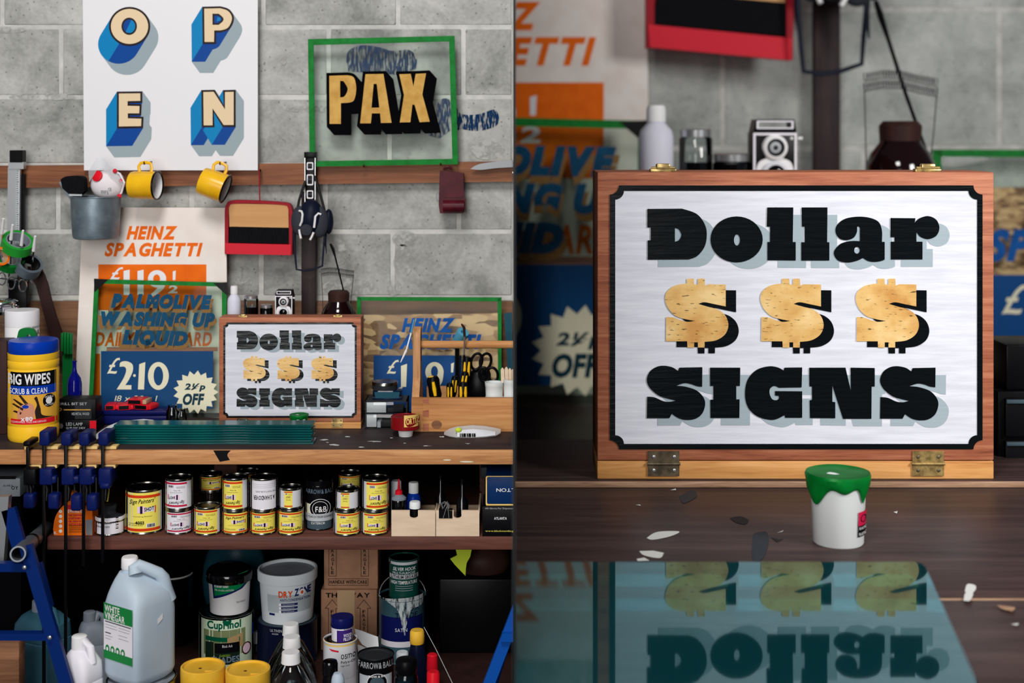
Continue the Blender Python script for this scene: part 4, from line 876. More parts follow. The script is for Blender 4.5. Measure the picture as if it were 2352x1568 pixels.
    part('button', MB().ball(P(*U(0.87, 0.42), Yc), 0.0022 * s, 0.0015 * s, 0.0022 * s, 12, 6), 'white', t)
    # amber demijohn
    x, yt, hw, yb = DJ; h = yb - yt
    lathe_thing('amber_jar', 'dark amber glass jar behind the %s sign case' % tag_, 'jar', x, Y + 0.02 * s, zb, [
        ('body', 'amber_glass', [(hw * 0.9, None), (hw, yb), (hw, yt + h * 0.75), (hw * 0.85, yt + h * 0.55), (hw * 0.62, yt + h * 0.38), (hw * 0.58, yt + h * 0.3)]), ('stopper', 'brown_dark', [(hw * 0.60, yt + h * 0.34), (hw * 0.62, yt + h * 0.08), (hw * 0.5, yt), (0, yt)])])
M('amber_glass2', (60, 10, 10), 0.1)
shelf_set('small', 3.575, zl, (538, 656, 15.5, 741), (577, 678, 16.5, 741, 704), (612, 699, 14.5, 741, 707), (631, 672, 667, 741), (778, 667, 40, 738), 1.0)
shelf_set('large', 4.80, zr, (1507, 242, 40, 415), (1598, 296, 38, 415, 372), (1681, 352, 44, 415, 375), (1728, 1832, 274, 415), (2068, 278, 78, 412), 2.6)
# rod and spring wire
single('mahl_stick', MB().tube([P(800, 716, 3.60), P(786, 655, 3.61), P(770, 590, 3.63), P(765, 572, 3.635), P(759, 560, 3.64)], [0.0018, 0.002, 0.0022, 0.0042, 0.003], 8), 'black', 'thin black rod leaning on the wall above the small amber jar', 'rod')
single('mahl_stick', MB().tube([P(2136, 372, 4.9), P(2080, 215, 5.1), P(2040, 90, 5.4), P(2022, 35, 5.5), P(2012, 5, 5.55)], [0.006, 0.007, 0.008, 0.014, 0.010], 8), 'black', 'thick black rod leaning across the near view above the large amber jar', 'rod')
def spring_wire(label, pts, r, feet, Y, w):
    t = thing('spring_brush_holder', label, 'wire holder', P(*feet[0][-1], Y))
    for dy in (0, r * 2.3):
        c = []
        N = 26 * 8
        for i in range(N + 1):
            f = i / N * (len(pts) - 1); j = min(int(f), len(pts) - 2); g = f - j
            x = pts[j][0] + (pts[j + 1][0] - pts[j][0]) * g; y = pts[j][1] + (pts[j + 1][1] - pts[j][1]) * g + dy
            q = P(x, y, Y); a = i / 8 * 2 * math.pi; k = r * Y / F
            c.append(q + Vector((0, k * math.sin(a), k * math.cos(a))))
        part('coil', MB().tube(c, w, 4), 'dark_grey', t)
    for f in feet: part('wire', MB().tube([P(x, y, Y) for x, y in f], w * 1.3, 6), 'dark_grey', t)
spring_wire('thin coiled spring wire holder beside the small amber jar', [(737, 621), (755, 618), (775, 619), (795, 623), (813, 625)], 4.2, [[(738, 628), (741, 680), (742, 745)], [(812, 630), (808, 670), (804, 710)]], 3.62, 0.0006)
spring_wire('thick coiled spring wire holder beside the large amber jar', [(1985, 178), (2030, 170), (2070, 172), (2110, 182), (2152, 190)], 10, [[(1985, 190), (1988, 300), (1990, 420)], [(2153, 200), (2145, 300), (2138, 360)]], 5.0, 0.0016)
respirator('blurred navy respirator straps at the top of the near view', lambda x, y: (1905 + (x - 709) * 2.25, 170 + (y - 621) * 2.1), 5.6, 2.3)
# ---------------------------------------------------------------- on the bench, left bay
CLIP = 0
def on_bench(py, z=None): return Yon(py, ZB if z is None else z)
# stack of glass sheets
Yg = on_bench(1021); zt = Z(975, Yg); n = 8; hs = (zt - ZB) / n
for i in range(n):
    dx = R.uniform(-0.003, 0.003); dy = R.uniform(0, 0.003)
    single('glass_sheet', MB().box(X(260, Yg) + dx, X(717, Yg) + dx, Yg + dy, Yg + 0.052 + dy, ZB + i * hs + 0.0003, ZB + (i + 1) * hs - 0.0007, 0.0006, seg=1), 'glass_edge',
           'thick teal-edged glass sheet in the stack on the bench, %s' % ('lowest of eight', 'second from the bottom', 'third from the bottom', 'fourth from the bottom', 'fourth from the top', 'third from the top', 'second from the top', 'topmost of eight')[i], 'glass sheet', 'glass sheets stacked on the bench')
def paint_cup(label, px, Y, zb, w, h, stick):
    cx = X(px, Y); t = thing('paint_cup', label, 'paint cup', (cx, Y, zb)); r = w / 2
    part('cup', MB().lathe([(r * 0.86, 0), (r * 0.90, h * 0.02), (r * 0.98, h * 0.88), (r * 1.02, h * 0.9), (r * 1.02, h * 0.93), (r * 0.94, h * 0.93), (r * 0.84, h * 0.05), (0.0004, h * 0.04)], (cx, Y, zb), 40), 'cup_white', t, 'white plastic cup')
    vs = []; fs = []; S = 64; rings = [(0.985, 0.0, 0), (1.03, 0.0, 0), (1.12, 0.5, 0), (1.14, 0.86, 0), (1.17, 0.965, 0), (1.13, 1.0, 0), (1.06, 0.985, 0), (0.5, 0.972, 0), (0.001, 0.972, 0)]
    ph = facing(cx, Y)
    def drip(a):
        a = (a - ph + math.pi) % (2 * math.pi) - math.pi
        return 0.80 - 0.22 * math.exp(-((a + 0.95) / 0.42) ** 2) - 0.16 * math.exp(-((a - 1.0) / 0.16) ** 2) - 0.03 * math.sin(7 * a) - 0.05 * math.exp(-((a + 1.9) / 0.5) ** 2)
    for i, (rr, zz, _) in enumerate(rings):
        for k in range(S):
            a = 2 * math.pi * k / S - math.pi / 2; th = a + math.pi / 2
            z = zz if i > 3 else drip(th) + (0, 0.004, 0.35 * (0.95 - drip(th)), 0.75 * (0.95 - drip(th)))[i]
            j = 1 + (0.012 * math.sin(5 * th + i) if 1 < i < 6 else 0)
            r2 = rr if i > 1 else (0.95 + 0.09 * z if i == 0 else 0.97 + 0.09 * z)
            vs.append((cx + r * r2 * j * math.cos(a), Y + r * r2 * j * math.sin(a), zb + h * z))
    for i in range(len(rings) - 1):
        for k in range(S): k2 = (k + 1) % S; fs.append((i * S + k, i * S + k2, (i + 1) * S + k2, (i + 1) * S + k))
    part('paint_skin', MB().add(vs, fs), 'cup_green', t, 'green paint skin hanging over the rim')
    part('white_spot', MB().poly([smoothc([(-0.42, -0.02), (-0.3, 0.10, 1), (-0.12, 0.06, 1), (0.02, -0.10), (-0.2, -0.12, 1)])], lambda a, b: Vector((cx + r * a, Y + r * b * 1.5, zb + h * 0.9765))), 'cup_white', t, 'white patch on the green skin')  # flat white patch laid on top of the skin
    if stick:
        mp = cylpx(cx, Y, r, 0.0006, taper=r * 0.08 / h, z0=zb + h * 0.9); d = Decals(t, mp)
        d.rect(1971, 1238, 1990, 1200, 'ink', 1, 'sticker', 5); d.rect(1971, 1212, 1990, 1180, 'sticker_red', 2, 'sticker', 5)
        d.poly([ell(1982, 1196, 6.5, 9, 20), ell(1982, 1196, 5, 7.2, 20)], 'ink', 3, 'sticker'); d.text('PLASTIC', 1973, 1221, 1989, 1215, 'white', 3); d.text('PLASTIC', 1973, 1235, 1989, 1228, 'white', 3); d.flush()
paint_cup('small white paint cup with green skin just behind the teal glass sheets', 687, 3.368, ZB, 0.040, 0.047, False)
# cleaning wipes tub
Yw = on_bench(1018) + 0.058; cx = X(77, Yw); r = 56.5 * Yw / F; t = thing('wipes_tub', 'yellow cleaning wipes tub with blue lid on the left of the bench', 'tub', (cx, Yw, ZB))
zz = lambda py: Z(py, Yw - r) - ZB
part('body', MB().lathe([(r * 0.93, 0), (r * 0.98, 0.004), (r, 0.012), (r, zz(985)), (r * 0.985, zz(983)), (r * 0.985, zz(981)), (r, zz(979)), (r, zz(854)), (r * 0.98, zz(852)), (r * 0.98, zz(850)), (r, zz(848)), (r, zz(834)), (r * 0.98, zz(832)), (r, zz(829)), (r, zz(816))], (cx, Yw, ZB), 48), 'plastic_yellow', t)
lid = part('lid', MB().lathe([(r * 0.97, zz(816)), (r * 0.99, zz(814)), (r * 0.985, zz(792)), (r * 0.95, zz(788)), (0.0005, zz(787))], (cx, Yw, ZB), 48), 'plastic_blue', t, 'blue screw lid')
d = Decals(t, cylpx(cx, Yw, r))
d.rect(21, 887, 126, 855, 'ink', 1, 'label_band', 14); d.rect(21, 907, 126, 887, 'plastic_blue', 1, 'label_band', 14); d.rect(22, 975, 128, 963, 'bright_red', 1, 'label_band', 14)
d.text('BIG WIPES', 23, 884, 113, 859, 'white', 2, 0, 0.03); d.text('SCRUB & CLEAN', 26, 905, 106, 892, 'white', 2, 0, 0.015)
M('skin_print', (206, 140, 112), 0.5); M('mud_print', (46, 30, 24), 0.5); M('amber_print', (226, 168, 60), 0.5)
d.rect(22, 963, 127, 907, 'amber_print', 1, 'label_picture', 14)
d.poly(smoothc([(50, 932), (62, 926, 1), (76, 930, 1), (80, 948), (78, 963), (44, 963), (42, 950, 1)]), 'skin_print', 2, 'label_picture')
for c in ([(33, 918), (37, 917), (60, 931), (56, 937)], [(45, 908), (50, 907), (66, 927), (60, 930)], [(31, 929), (35, 927), (56, 938), (54, 943)], [(33, 946), (37, 943), (52, 947), (50, 952)]): d.poly(c, 'mud_print', 2, 'label_picture')
d.poly(ell(60, 934, 7, 4), 'plastic_blue', 3, 'label_picture')
d.poly(smoothc([(78, 915), (84, 912, 1), (88, 925, 1), (92, 940, 1), (96, 955, 1), (122, 962), (82, 963), (80, 945, 1), (84, 930, 1)]), 'mud_print', 2, 'label_picture')
d.poly([ell(110, 923, 13.2, 15), ell(110, 923, 7, 8, 16)], 'ink', 3, 'label_badge'); d.poly(ell(110, 923, 7, 8, 16), 'white', 3, 'label_badge')
d.text('x80', 50, 967, 75, 957, 'white', 4, 0, 0.03); d.text('DOUBLE', 101, 917, 119, 912, 'white', 4); d.text('ACTION', 101, 935, 119, 930, 'white', 4); d.text('CLEANS HANDS, TOOLS AND SURFACES', 30, 972, 104, 967, 'white', 3)
d.flush()
# aerosol-like white canister behind, jars at the very left
Yc = 3.46; cx = X(51, Yc); r = 38 * Yc / F
t = lathe_thing('white_canister', 'white canister with printed label behind the wipes tub', 'canister', 51, Yc, ZB, [('body', 'white', [(37, None), (38, 970), (38, 748), (37.5, 747)]), ('lid', 'board_white', [(38.3, 747), (38.3, 714), (37, 711), (0, 710)])])
d = Decals(t, cylpx(cx, Yc, r)); d.text('MARSH', 73, 757, 88, 752, 'ink'); d.text('INK', 78, 772, 88, 761, 'ink'); d.flush()
t = thing('green_scissors', 'green plastic looped handle standing behind the wipes tub', 'scissors', P(62, 800, 3.40))
part('handle', MB().poly([smoothc([(36, 800), (40, 770, 1), (48, 755, 1), (76, 757, 1), (86, 788, 1), (87, 800)]), smoothc([(58, 799), (60, 775, 1), (68, 768, 1), (78, 790, 1), (79, 799)])], flatY(3.395), (0, 0.012, 0)), 'green_plastic', t)
part('shank', MB().box(X(50, 3.40), X(62, 3.40), 3.397, 3.405, ZB, Z(799, 3.40)), 'steel', t)
lathe_thing('glass_jar', 'stack of chrome-lidded glass jars at the left edge behind the wipes tub', 'jar', 2, 3.50, ZB, [('glass', 'jar_glass', [(30, None), (32, 960), (32, 720)]), ('lid', 'chrome', [(33, 720), (40, 712), (40, 704), (33, 700), (33, 696), (38, 692), (30, 687), (0, 686)])])
single('dark_box', MB().box(X(-60, 3.36), X(16, 3.36), 3.36, 3.42, ZB, Z(783, 3.36), 0.003), 'brown_dark', 'dark brown box at the left edge beside the wipes tub', 'box')
t = thing('clothes_clip', 'green ribbed plastic clip behind the wipes tub', 'clip', P(155, 813, 3.56))
for i in range(4): part('rib', MB().box(X(141 + i * 6.6, 3.56), X(146.5 + i * 6.6, 3.56), 3.555, 3.57, Z((806, 812, 813, 813)[i], 3.56), Z((764, 763, 764, 766)[i], 3.56), 0.0012), 'green_plastic', t)
part('arm', MB().box(X(143, 3.57), X(166, 3.57), 3.571, 3.578, ZB, Z(795, 3.57)), 'green_plastic', t)
M('cobalt', (8, 16, 130), 0.08)
lathe_thing('blue_bottle', 'cobalt blue glass bottle beside the cream poster', 'bottle', 171, 3.50, ZB, [('body', 'cobalt', [(15, None), (16.5, 968), (16.5, 880), (14, 868), (6, 855), (4.5, 845), (4.5, 832), (5.5, 831), (5.5, 828), (0, 828)])])
# black product boxes
def carton(name, label, x0, y0, x1, y1, Y, depth, mat, zb=None, cat='box', bev=0.0008):
    a = P(x0, y0, Y); b = P(x1, y1, Y); zb = b.z if zb is None else zb
    t = thing(name, label, cat, ((a.x + b.x) / 2, Y + depth / 2, zb)); part('carton', MB().box(a.x, b.x, Y, Y + depth, zb, a.z, bev), mat, t)
    return t, Decals(t, flatY(Y - 0.0003, 0.0003))
Yb = on_bench(992)
t, d = carton('black_carton', 'black printed carton with red corner, lower of two behind the clamps', 134, 964, 222, 992, Yb, 0.06, 'ink', ZB)
d.rect(206, 988, 221, 966, 'bright_red', 1, 'panel'); d.text('LED LAMP', 152, 977, 190, 970, 'light_grey'); d.text('GU10 5W 240V', 152, 985, 196, 980, 'light_grey'); d.poly(ell(140, 978, 5, 6), 'steel', 1, 'panel'); d.flush(); z1 = Z(964, Yb) + 0.0004
t, d = carton('black_carton', 'black printed carton with a gold stripe, upper of two behind the clamps', 134, 917, 219, 963, Yb, 0.055, 'ink', z1)
d.rect(146, 942, 208, 939.6, 'gold_leaf', 1, 'panel'); d.poly([ell(138, 940, 4, 4), ell(138, 940, 2, 2, 12)], 'gold_leaf', 1, 'panel'); d.rect(172, 962, 210, 922, 'dark_grey', 0.5, 'panel'); d.text('DRILL BIT SET', 134, 930, 200, 924, 'light_grey'); d.text('HSS METAL WOOD', 165, 953, 205, 947, 'light_grey'); d.flush()
# navy tin with matchboxes
Yt = on_bench(976); t = thing('navy_tin', 'navy rectangular tin behind the glass sheets carrying matchboxes', 'tin', P(305, 976, Yt) + Vector((0, 0.04, 0)))
a, b = P(226, 950, Yt), P(386, 976, Yt)
part('body', MB().box(a.x, b.x, Yt, Yt + 0.055, ZB, a.z - 0.004, 0.006, seg=3), 'navy', t); part('lid', MB().box(a.x - 0.001, b.x + 0.001, Yt - 0.001, Yt + 0.056, a.z - 0.0035, a.z + 0.008, 0.003, seg=3), 'navy', t)
zm = a.z + 0.0085
for i, (x, y, w, rz, nm, lv) in enumerate(((252, 0, 0.030, 0.12, 'left', 0), (283, 0, 0.036, 0.2, 'middle', 0), (330, 0.002, 0.044, -0.28, 'right', 0), (312, 0.006, 0.044, -0.12, 'upper', 1))):
    c = Vector((X(x, Yt), Yt + 0.026 + y, zm + lv * 0.0125)); Mx = Matrix.Translation(c) @ Matrix.Rotation(rz, 4, 'Z')
    t = thing('matchbox', 'black and red matchbox, %s of the four on the navy tin' % nm, 'matchbox', c, 'matchboxes on the navy tin')
    part('sleeve', MB().box(-w / 2, w / 2 - 0.006, -0.022, 0.022, 0, 0.012, 0.0006, Mx), 'bright_red', t); part('striker', MB().box(-w / 2 + 0.002, w / 2 - 0.010, -0.0226, -0.0222, 0.0015, 0.0105, 0, Mx), 'ink', t)
    part('tray', MB().box(w / 2 - 0.0058, w / 2 + (0.004 if lv else 0.001), -0.020, 0.020, 0.001, 0.011, 0.0004, Mx), 'tape_tan' if lv else 'bright_red', t)
for (x, w, yt) in ((396, 14, 930), (418, 11, 938)):
    lathe_thing('small_jar', '%s clear glass jar right of the navy tin' % ('larger' if w > 12 else 'smaller'), 'jar', x, 3.45, ZB, [('glass', 'jar_glass', [(w * 0.9, None), (w, 975), (w, yt + 14), (w * 0.7, yt + 6), (w * 0.75, yt), (w * 0.6, yt), (w * 0.55, yt + 6), (w * 0.85, yt + 15), (w * 0.85, 974)])])
single('plastic_bag', MB().sheet([(P(x, y, 3.335 - i * 0.008), P(x + 4, y + h, 3.30 - i * 0.008)) for i, (x, y, h) in enumerate(((352, 964, 6), (330, 962, 8), (300, 965, 9), (268, 970, 10), (248, 978, 12), (232, 988, 12), (218, 999, 10)))], (0, 0.0008, 0)), 'label_pale', 'crumpled white plastic strip draped in front of the navy tin', 'bag')
# ---- clear drawers, cases and tin left of the tote
Yd = on_bench(986); t = thing('drawer_unit', 'clear plastic drawers stuffed with white paper between sign case and tote', 'drawers', P(886, 986, Yd) + Vector((0, 0.03, 0)))
a, b = P(838, 920, Yd), P(935, 986, Yd); zm = P(838, 950, Yd).z
part('frame', MB().box(a.x, b.x, Yd + 0.004, Yd + 0.07, ZB, ZB + 0.003).box(a.x, b.x, Yd + 0.004, Yd + 0.07, zm - 0.001, zm + 0.001).box(a.x, b.x, Yd + 0.004, Yd + 0.07, a.z - 0.003, a.z).box(a.x, a.x + 0.0025, Yd + 0.004, Yd + 0.07, ZB, a.z).box(b.x - 0.0025, b.x, Yd + 0.004, Yd + 0.07, ZB, a.z), 'dark_grey', t)
for (z0, z1) in ((ZB + 0.003, zm - 0.001), (zm + 0.001, a.z - 0.003)): part('drawer', MB().box(a.x + 0.003, b.x - 0.003, Yd, Yd + 0.066, z0, z1, 0.001), 'jar_glass', t)
part('paper', MB().box(X(841, Yd), X(886, Yd), Yd + 0.006, Yd + 0.05, zm + 0.002, a.z - 0.005), 'white', t); part('paper', MB().box(X(841, Yd), X(864, Yd), Yd + 0.006, Yd + 0.05, ZB + 0.005, zm - 0.002), 'white', t); part('paper', MB().box(X(866, Yd), X(874, Yd), Yd + 0.004, Yd + 0.05, ZB + 0.004, ZB + 0.018), 'label_pale', t)
part('dark_stock', MB().box(X(876, Yd), X(932, Yd), Yd + 0.012, Yd + 0.06, ZB + 0.005, zm - 0.004), 'ink', t); part('dark_stock', MB().box(X(890, Yd), X(925, Yd), Yd + 0.012, Yd + 0.06, zm + 0.002, zm + 0.012), 'dark_grey', t)
t, d = carton('teal_case', 'small clear teal case on top of the clear drawers', 856, 897, 922, 919, Yd + 0.006, 0.05, 'smoke_plastic', a.z + 0.0004); d.poly([[(860, 900), (918, 900), (916, 914), (862, 914)]], 'tub_teal', 1, 'contents'); d.flush()
zc = Z(897, Yd + 0.006) + 0.0006
lathe_thing('round_tin', 'flat round dark tin on the teal case', 'tin', 884, Yd + 0.034, zc, [('body', 'dark_grey', [(28, None), (29, 892), (29, 882)]), ('lid', 'tin_steel', [(29.5, 882), (29.5, 877), (28, 875), (0, 876)])])
Yo = on_bench(1004) + 0.017
lathe_thing('white_cup', 'small white cup under the red tin in front of the clear drawers', 'cup', 932, Yo, ZB, [('body', 'white', [(14.5, None), (15.5, 1001), (18, 986), (18.5, 984), (0, 984)])])
zo = Z(984, Yo) + 0.0008; k = Yo / F
cx = X(931, Yo); t = thing('fish_tin', 'red and yellow fish tin balanced on the small white cup', 'tin', (cx, Yo, zo)); r = 33 * k; h = 28 * k
part('body', MB().lathe([(r * 0.96, 0), (r, 0.001), (r, h), (r * 0.97, h + 0.0006), (r * 0.94, h - 0.001), (0.0005, h - 0.0015)], (cx, Yo, zo), 40), 'maroon_red', t) if M('maroon_red', (128, 16, 22), 0.35) else None
d = Decals(t, cylpx(cx, Yo, r)); d.rect(928, 981, 963, 954, 'cream_yellow' if M('cream_yellow', (232, 196, 112), 0.4) else '', 1, 'label', 8); d.poly(smoothc([(931, 972), (934, 962, 1), (950, 960, 1), (963, 958), (963, 970), (948, 979, 1), (936, 980, 1)]), 'maroon_red', 2, 'label'); d.text('ORTIZ', 933, 976, 962, 962, 'cream_yellow', 3, 0, 0.04, sk=-3); d.flush()
Yq = on_bench(1006); t = thing('plastic_packet', 'crumpled clear packet of small parts on the bench front, right', 'packet', P(1085, 1005, Yq) + Vector((0, 0.03, 0)))
pk = [(1020, 992, 997), (1032, 984, 1001), (1050, 979, 1004), (1085, 976, 1005), (1115, 978, 1003), (1138, 982, 1000), (1150, 985, 993)]
part('bag', MB().sheet([(P(x, a, Yq + 0.045), P(x, b, Yq)) for x, a, b in pk], (0, 0.002, -0.002)), 'film', t); part('card', MB().sheet([(P(x, a + 9, Yq + 0.012), P(x, b - 1, Yq - 0.0015)) for x, a, b in pk[2:6]], (0, 0.001, 0)), 'label_pale', t)
d = Decals(t, lambda x, y, l=0: P(x, y, Yq - 0.003 - l * 0.0003))
for i in range(9): d.rect(1056 + i * 4, 1003, 1058 + i * 4 + (i % 3), 995, 'ink', 1, 'barcode')
d.flush(); t.children[-1]['kind'] = 'stuff'; part('fitting', MB().ball(P(1053, 987, Yq + 0.01), 0.008, 0.006, 0.006, 12, 8), 'hivis', t)
# ---- tool tote
CLIP = -1
Yt = on_bench(991); t = thing('tool_tote', 'open dovetailed wooden tool tote with dowel handle cut off by the partition', 'tool box', P(1080, 991, Yt) + Vector((0, 0.1, 0)))
a, b = P(971, 914, Yt), P(1200, 991, Yt)
fp = part('front_panel', MB().box(a.x, 0.05, Yt, Yt + 0.014, ZB, a.z, 0.001), 'tote_wood', t)
part('back_panel', MB().box(a.x, 0.05, Yt + 0.15, Yt + 0.164, ZB, a.z, 0.001), 'tote_wood', t); part('bottom', MB().box(a.x, 0.05, Yt + 0.014, Yt + 0.15, ZB, ZB + 0.008), 'tote_wood', t)
for (y0, y1) in ((914, 927), (941, 958), (972, 990)): part('dovetail', MB().poly([[(971, y0 + 2), (985, y0), (985, y1), (971, y1 - 2)]], flatY(Yt - 0.0006), (0, 0.001, 0)), 'box_wood', fp)
part('knot', MB().poly([ell(1003, 975, 12, 10, 20)], flatY(Yt - 0.0005)), 'crate_brown', fp)
e0, e1 = X(945, Yt), X(962, Yt)
ep = []
for i in range(13): ang = math.pi * i / 12; ep.append((Yt + 0.082 - 0.030 * math.cos(ang), Z(785, Yt) + 0.026 * math.sin(ang)))
ring = [(Yt + 0.014, ZB), (Yt + 0.014, a.z), (Yt + 0.052, a.z + 0.04)] + ep + [(Yt + 0.112, a.z + 0.04), (Yt + 0.15, a.z), (Yt + 0.15, ZB)]
nn = len(ring); vs = [(e0, y, z) for y, z in ring] + [(e1, y, z) for y, z in ring]
part('end_panel', MB().add(vs, [tuple(range(nn)), tuple(reversed(range(nn, 2 * nn)))] + [(i, (i + 1) % nn, nn + (i + 1) % nn, nn + i) for i in range(nn)]), 'tote_end', t)
part('corner_strip', MB().box(e0, a.x, Yt + 0.001, Yt + 0.0138, ZB, a.z), 'tote_wood', t)
part('handle', MB().tube([(e1 - 0.004, Yt + 0.082, Z(791, Yt + 0.082)), (0.05, Yt + 0.082, Z(791, Yt + 0.082))], 9 * Yt / F, 18), 'tote_wood', t, 'round dowel handle')
def driver(label, px, yt, yb, hw, Y, lean=0.0, stubby=False):
    k = Y / F; A = Vector((lean, 0, 1)).normalized(); c = P(px, yb, Y); L = (yb - yt) * k; r = hw * k
    Mx = Matrix.Translation(c) @ along(A)
    t = thing('screwdriver', label, 'screwdriver', c - Vector((0, 0, 0.05)), 'yellow and black tools in the tote')
    part('handle', MB().lathe([(r * 0.5, 0), (r * 0.7, L * 0.08), (r, L * 0.3), (r * 0.92, L * 0.55), (r, L * 0.85), (r * 0.75, L * 0.97), (0.0004, L)], (0, 0, 0), 20, Mx), 'black', t)
    for a0 in (-0.5, 0.5) if not stubby else (0.0,):
        th = a0 + facing(c.x, c.y)
        pts = [c + A * (L * f) + Vector((math.sin(th), -math.cos(th), 0)) * (r * g_) for f, g_ in ((0.3, 0.94), (0.55, 0.86), (0.82, 0.95))]
        part('grip', MB().tube(pts, [r * 0.24, r * 0.32, r * 0.22], 8), 'enamel_yellow', t, 'yellow grip inlay')
    if stubby: part('end_disc', MB().ball(Mx @ Vector((0, 0, L * 0.93)), r * 0.75, r * 0.75, r * 0.3, 14, 8), 'enamel_yellow', t)
    part('shaft', MB().tube([c + A * 0.002, c - A * 0.055], 0.0025, 8), 'steel', t)
Yi = Yt + 0.05
driver('thick black screwdriver with yellow end disc, leftmost in the tote', 1003, 862, 925, 15, Yi, -0.16, True)
driver('screwdriver with yellow grips standing second from the left in the tote', 1033, 878, 930, 8, Yi - 0.01)
driver('screwdriver leaning above the second from the left in the tote', 1040, 862, 915, 8, Yi + 0.03, 0.1)
driver('wide yellow-gripped screwdriver in the middle of the tote', 1064, 876, 930, 12, Yi)
driver('tallest yellow-gripped screwdriver rising towards the dowel handle', 1070, 818, 880, 11, Yi + 0.03, 0.05)
driver('short screwdriver half sunk in front of the tallest one', 1062, 852, 900, 9, Yi + 0.015, 0.15)
def loops(label, cx, cy, Y, ra, rb, tilt):
    t = thing('scissors', label, 'scissors', P(cx, 912, Y)); k = Y / F
    for s_ in (-1, 1):
        c = P(cx + s_ * ra * 0.8, cy, Y + 0.004 * s_)
        part('finger_loop', MB().tube([c + Vector((ra * k * math.cos(q), 0, rb * k * math.sin(q) + tilt * ra * k * math.cos(q))) for q in [i * math.pi / 10 for i in range(21)]], 0.0035, 8, cap=False), 'black', t)
    part('blades', MB().tube([P(cx, cy + rb, Y), P(cx - 4, 930, Y)], 0.004, 8), 'dark_grey', t)
loops('black scissors with large loops behind the screwdrivers in the tote', 1105, 830, Yi + 0.05, 13, 18, 0.3)
loops('black scissors with small loops beside the paper cups in the tote', 1122, 860, Yi + 0.035, 12, 16, -0.2)
single('black_pouch', MB().ball(P(1100, 890, Yi + 0.06), 0.035, 0.02, 0.05, 16, 10), 'black', 'black cloth pouch inside the tote behind the screwdrivers', 'pouch')
for (x, hw, yt, nm) in ((1135, 21, 877, 'left'), (1176, 20, 870, 'right')):
    lathe_thing('paper_tub', '%s one of the two stacked white paper tubs in the tote' % nm, 'tub', x, Yi + 0.012, ZB + 0.009, [('body', 'cup_white', [(hw * 0.85, None), (hw * 0.9, 930), (hw, 912), (hw * 0.92, 908), (hw * 0.97, yt + 10), (hw, yt + 9), (hw * 1.02, yt), (hw * 0.9, yt), (hw * 0.86, yt + 20), (0, yt + 21)])])
for i, (x, y) in enumerate(((1155, 845), (1164, 843), (1172, 846), (1179, 848))):
    single('wooden_stick', MB().poly([smoothc([(x - 4, 880), (x - 5, y + 4), (x - 1, y - 1, 1), (x + 3, y + 4), (x + 4, 880)])], flatY(Yi + 0.012 + 0.004 * i), (0, 0.0016, 0)), 'ply_pale', 'flat wooden lolly stick in the right paper tub, %s of four' % ('leftmost', 'second from left', 'third from left', 'rightmost')[i], 'stick', 'lolly sticks in the paper tub')
CLIP = 0
t = thing('blue_roll', 'roll of blue paper standing behind the dowel handle', 'paper roll', P(1060, 800, 3.60)); c0 = P(1050, 790, 3.59)
part('roll', MB().lathe([(0.0155, 0), (0.0155, 0.045), (0.006, 0.045), (0.006, 0.02)], (0, 0, 0), 28, Matrix.Translation(c0) @ along((0.35, -0.5, 0.75)), cap=False), 'roll_blue' if M('roll_blue', (84, 160, 190), 0.7) else '', t); part('stand', MB().tube([c0, Vector((c0.x, c0.y, ZB + 0.001))], 0.006, 8), 'black', t)
t = thing('thin_brush', 'thin blue-handled brush leaning on the tote end panel', 'brush', P(925, 832, 3.40))
part('handle', MB().tube([P(951, 733, 3.43), P(944, 765, 3.42)], 0.0014, 8), 'roll_blue', t); part('shaft', MB().tube([P(944, 765, 3.42), P(933, 805, 3.40)], 0.0018, 8), 'white', t); part('bristles', MB().tube([P(933, 805, 3.40), P(920, 832, 3.385)], [0.0035, 0.001], 8), 'white_cloth', t)
t = thing('thin_brush', 'slim dark brush standing in front of the dowel handle', 'brush', P(1066, 870, 3.45)); part('ferrule', MB().tube([P(1066, 815, 3.46), P(1067, 772, 3.44)], 0.0022, 8), 'steel', t); part('handle', MB().tube([P(1067, 772, 3.44), P(1066, 752, 3.435), P(1060, 744, 3.43)], [0.003, 0.0035, 0.002], 8), 'brown_dark', t)
part('lower_handle', MB().tube([P(1066, 815, 3.46), P(1065, 930, 3.465)], 0.003, 8), 'black', t)
single('teal_strip', MB().poly([[(1158, 720), (1176, 718), (1179, 880), (1168, 880)]], flatY(3.63), (0, 0.012, 0)), 'tub_teal', 'narrow teal strip leaning on the wall beside the partition', 'strip')
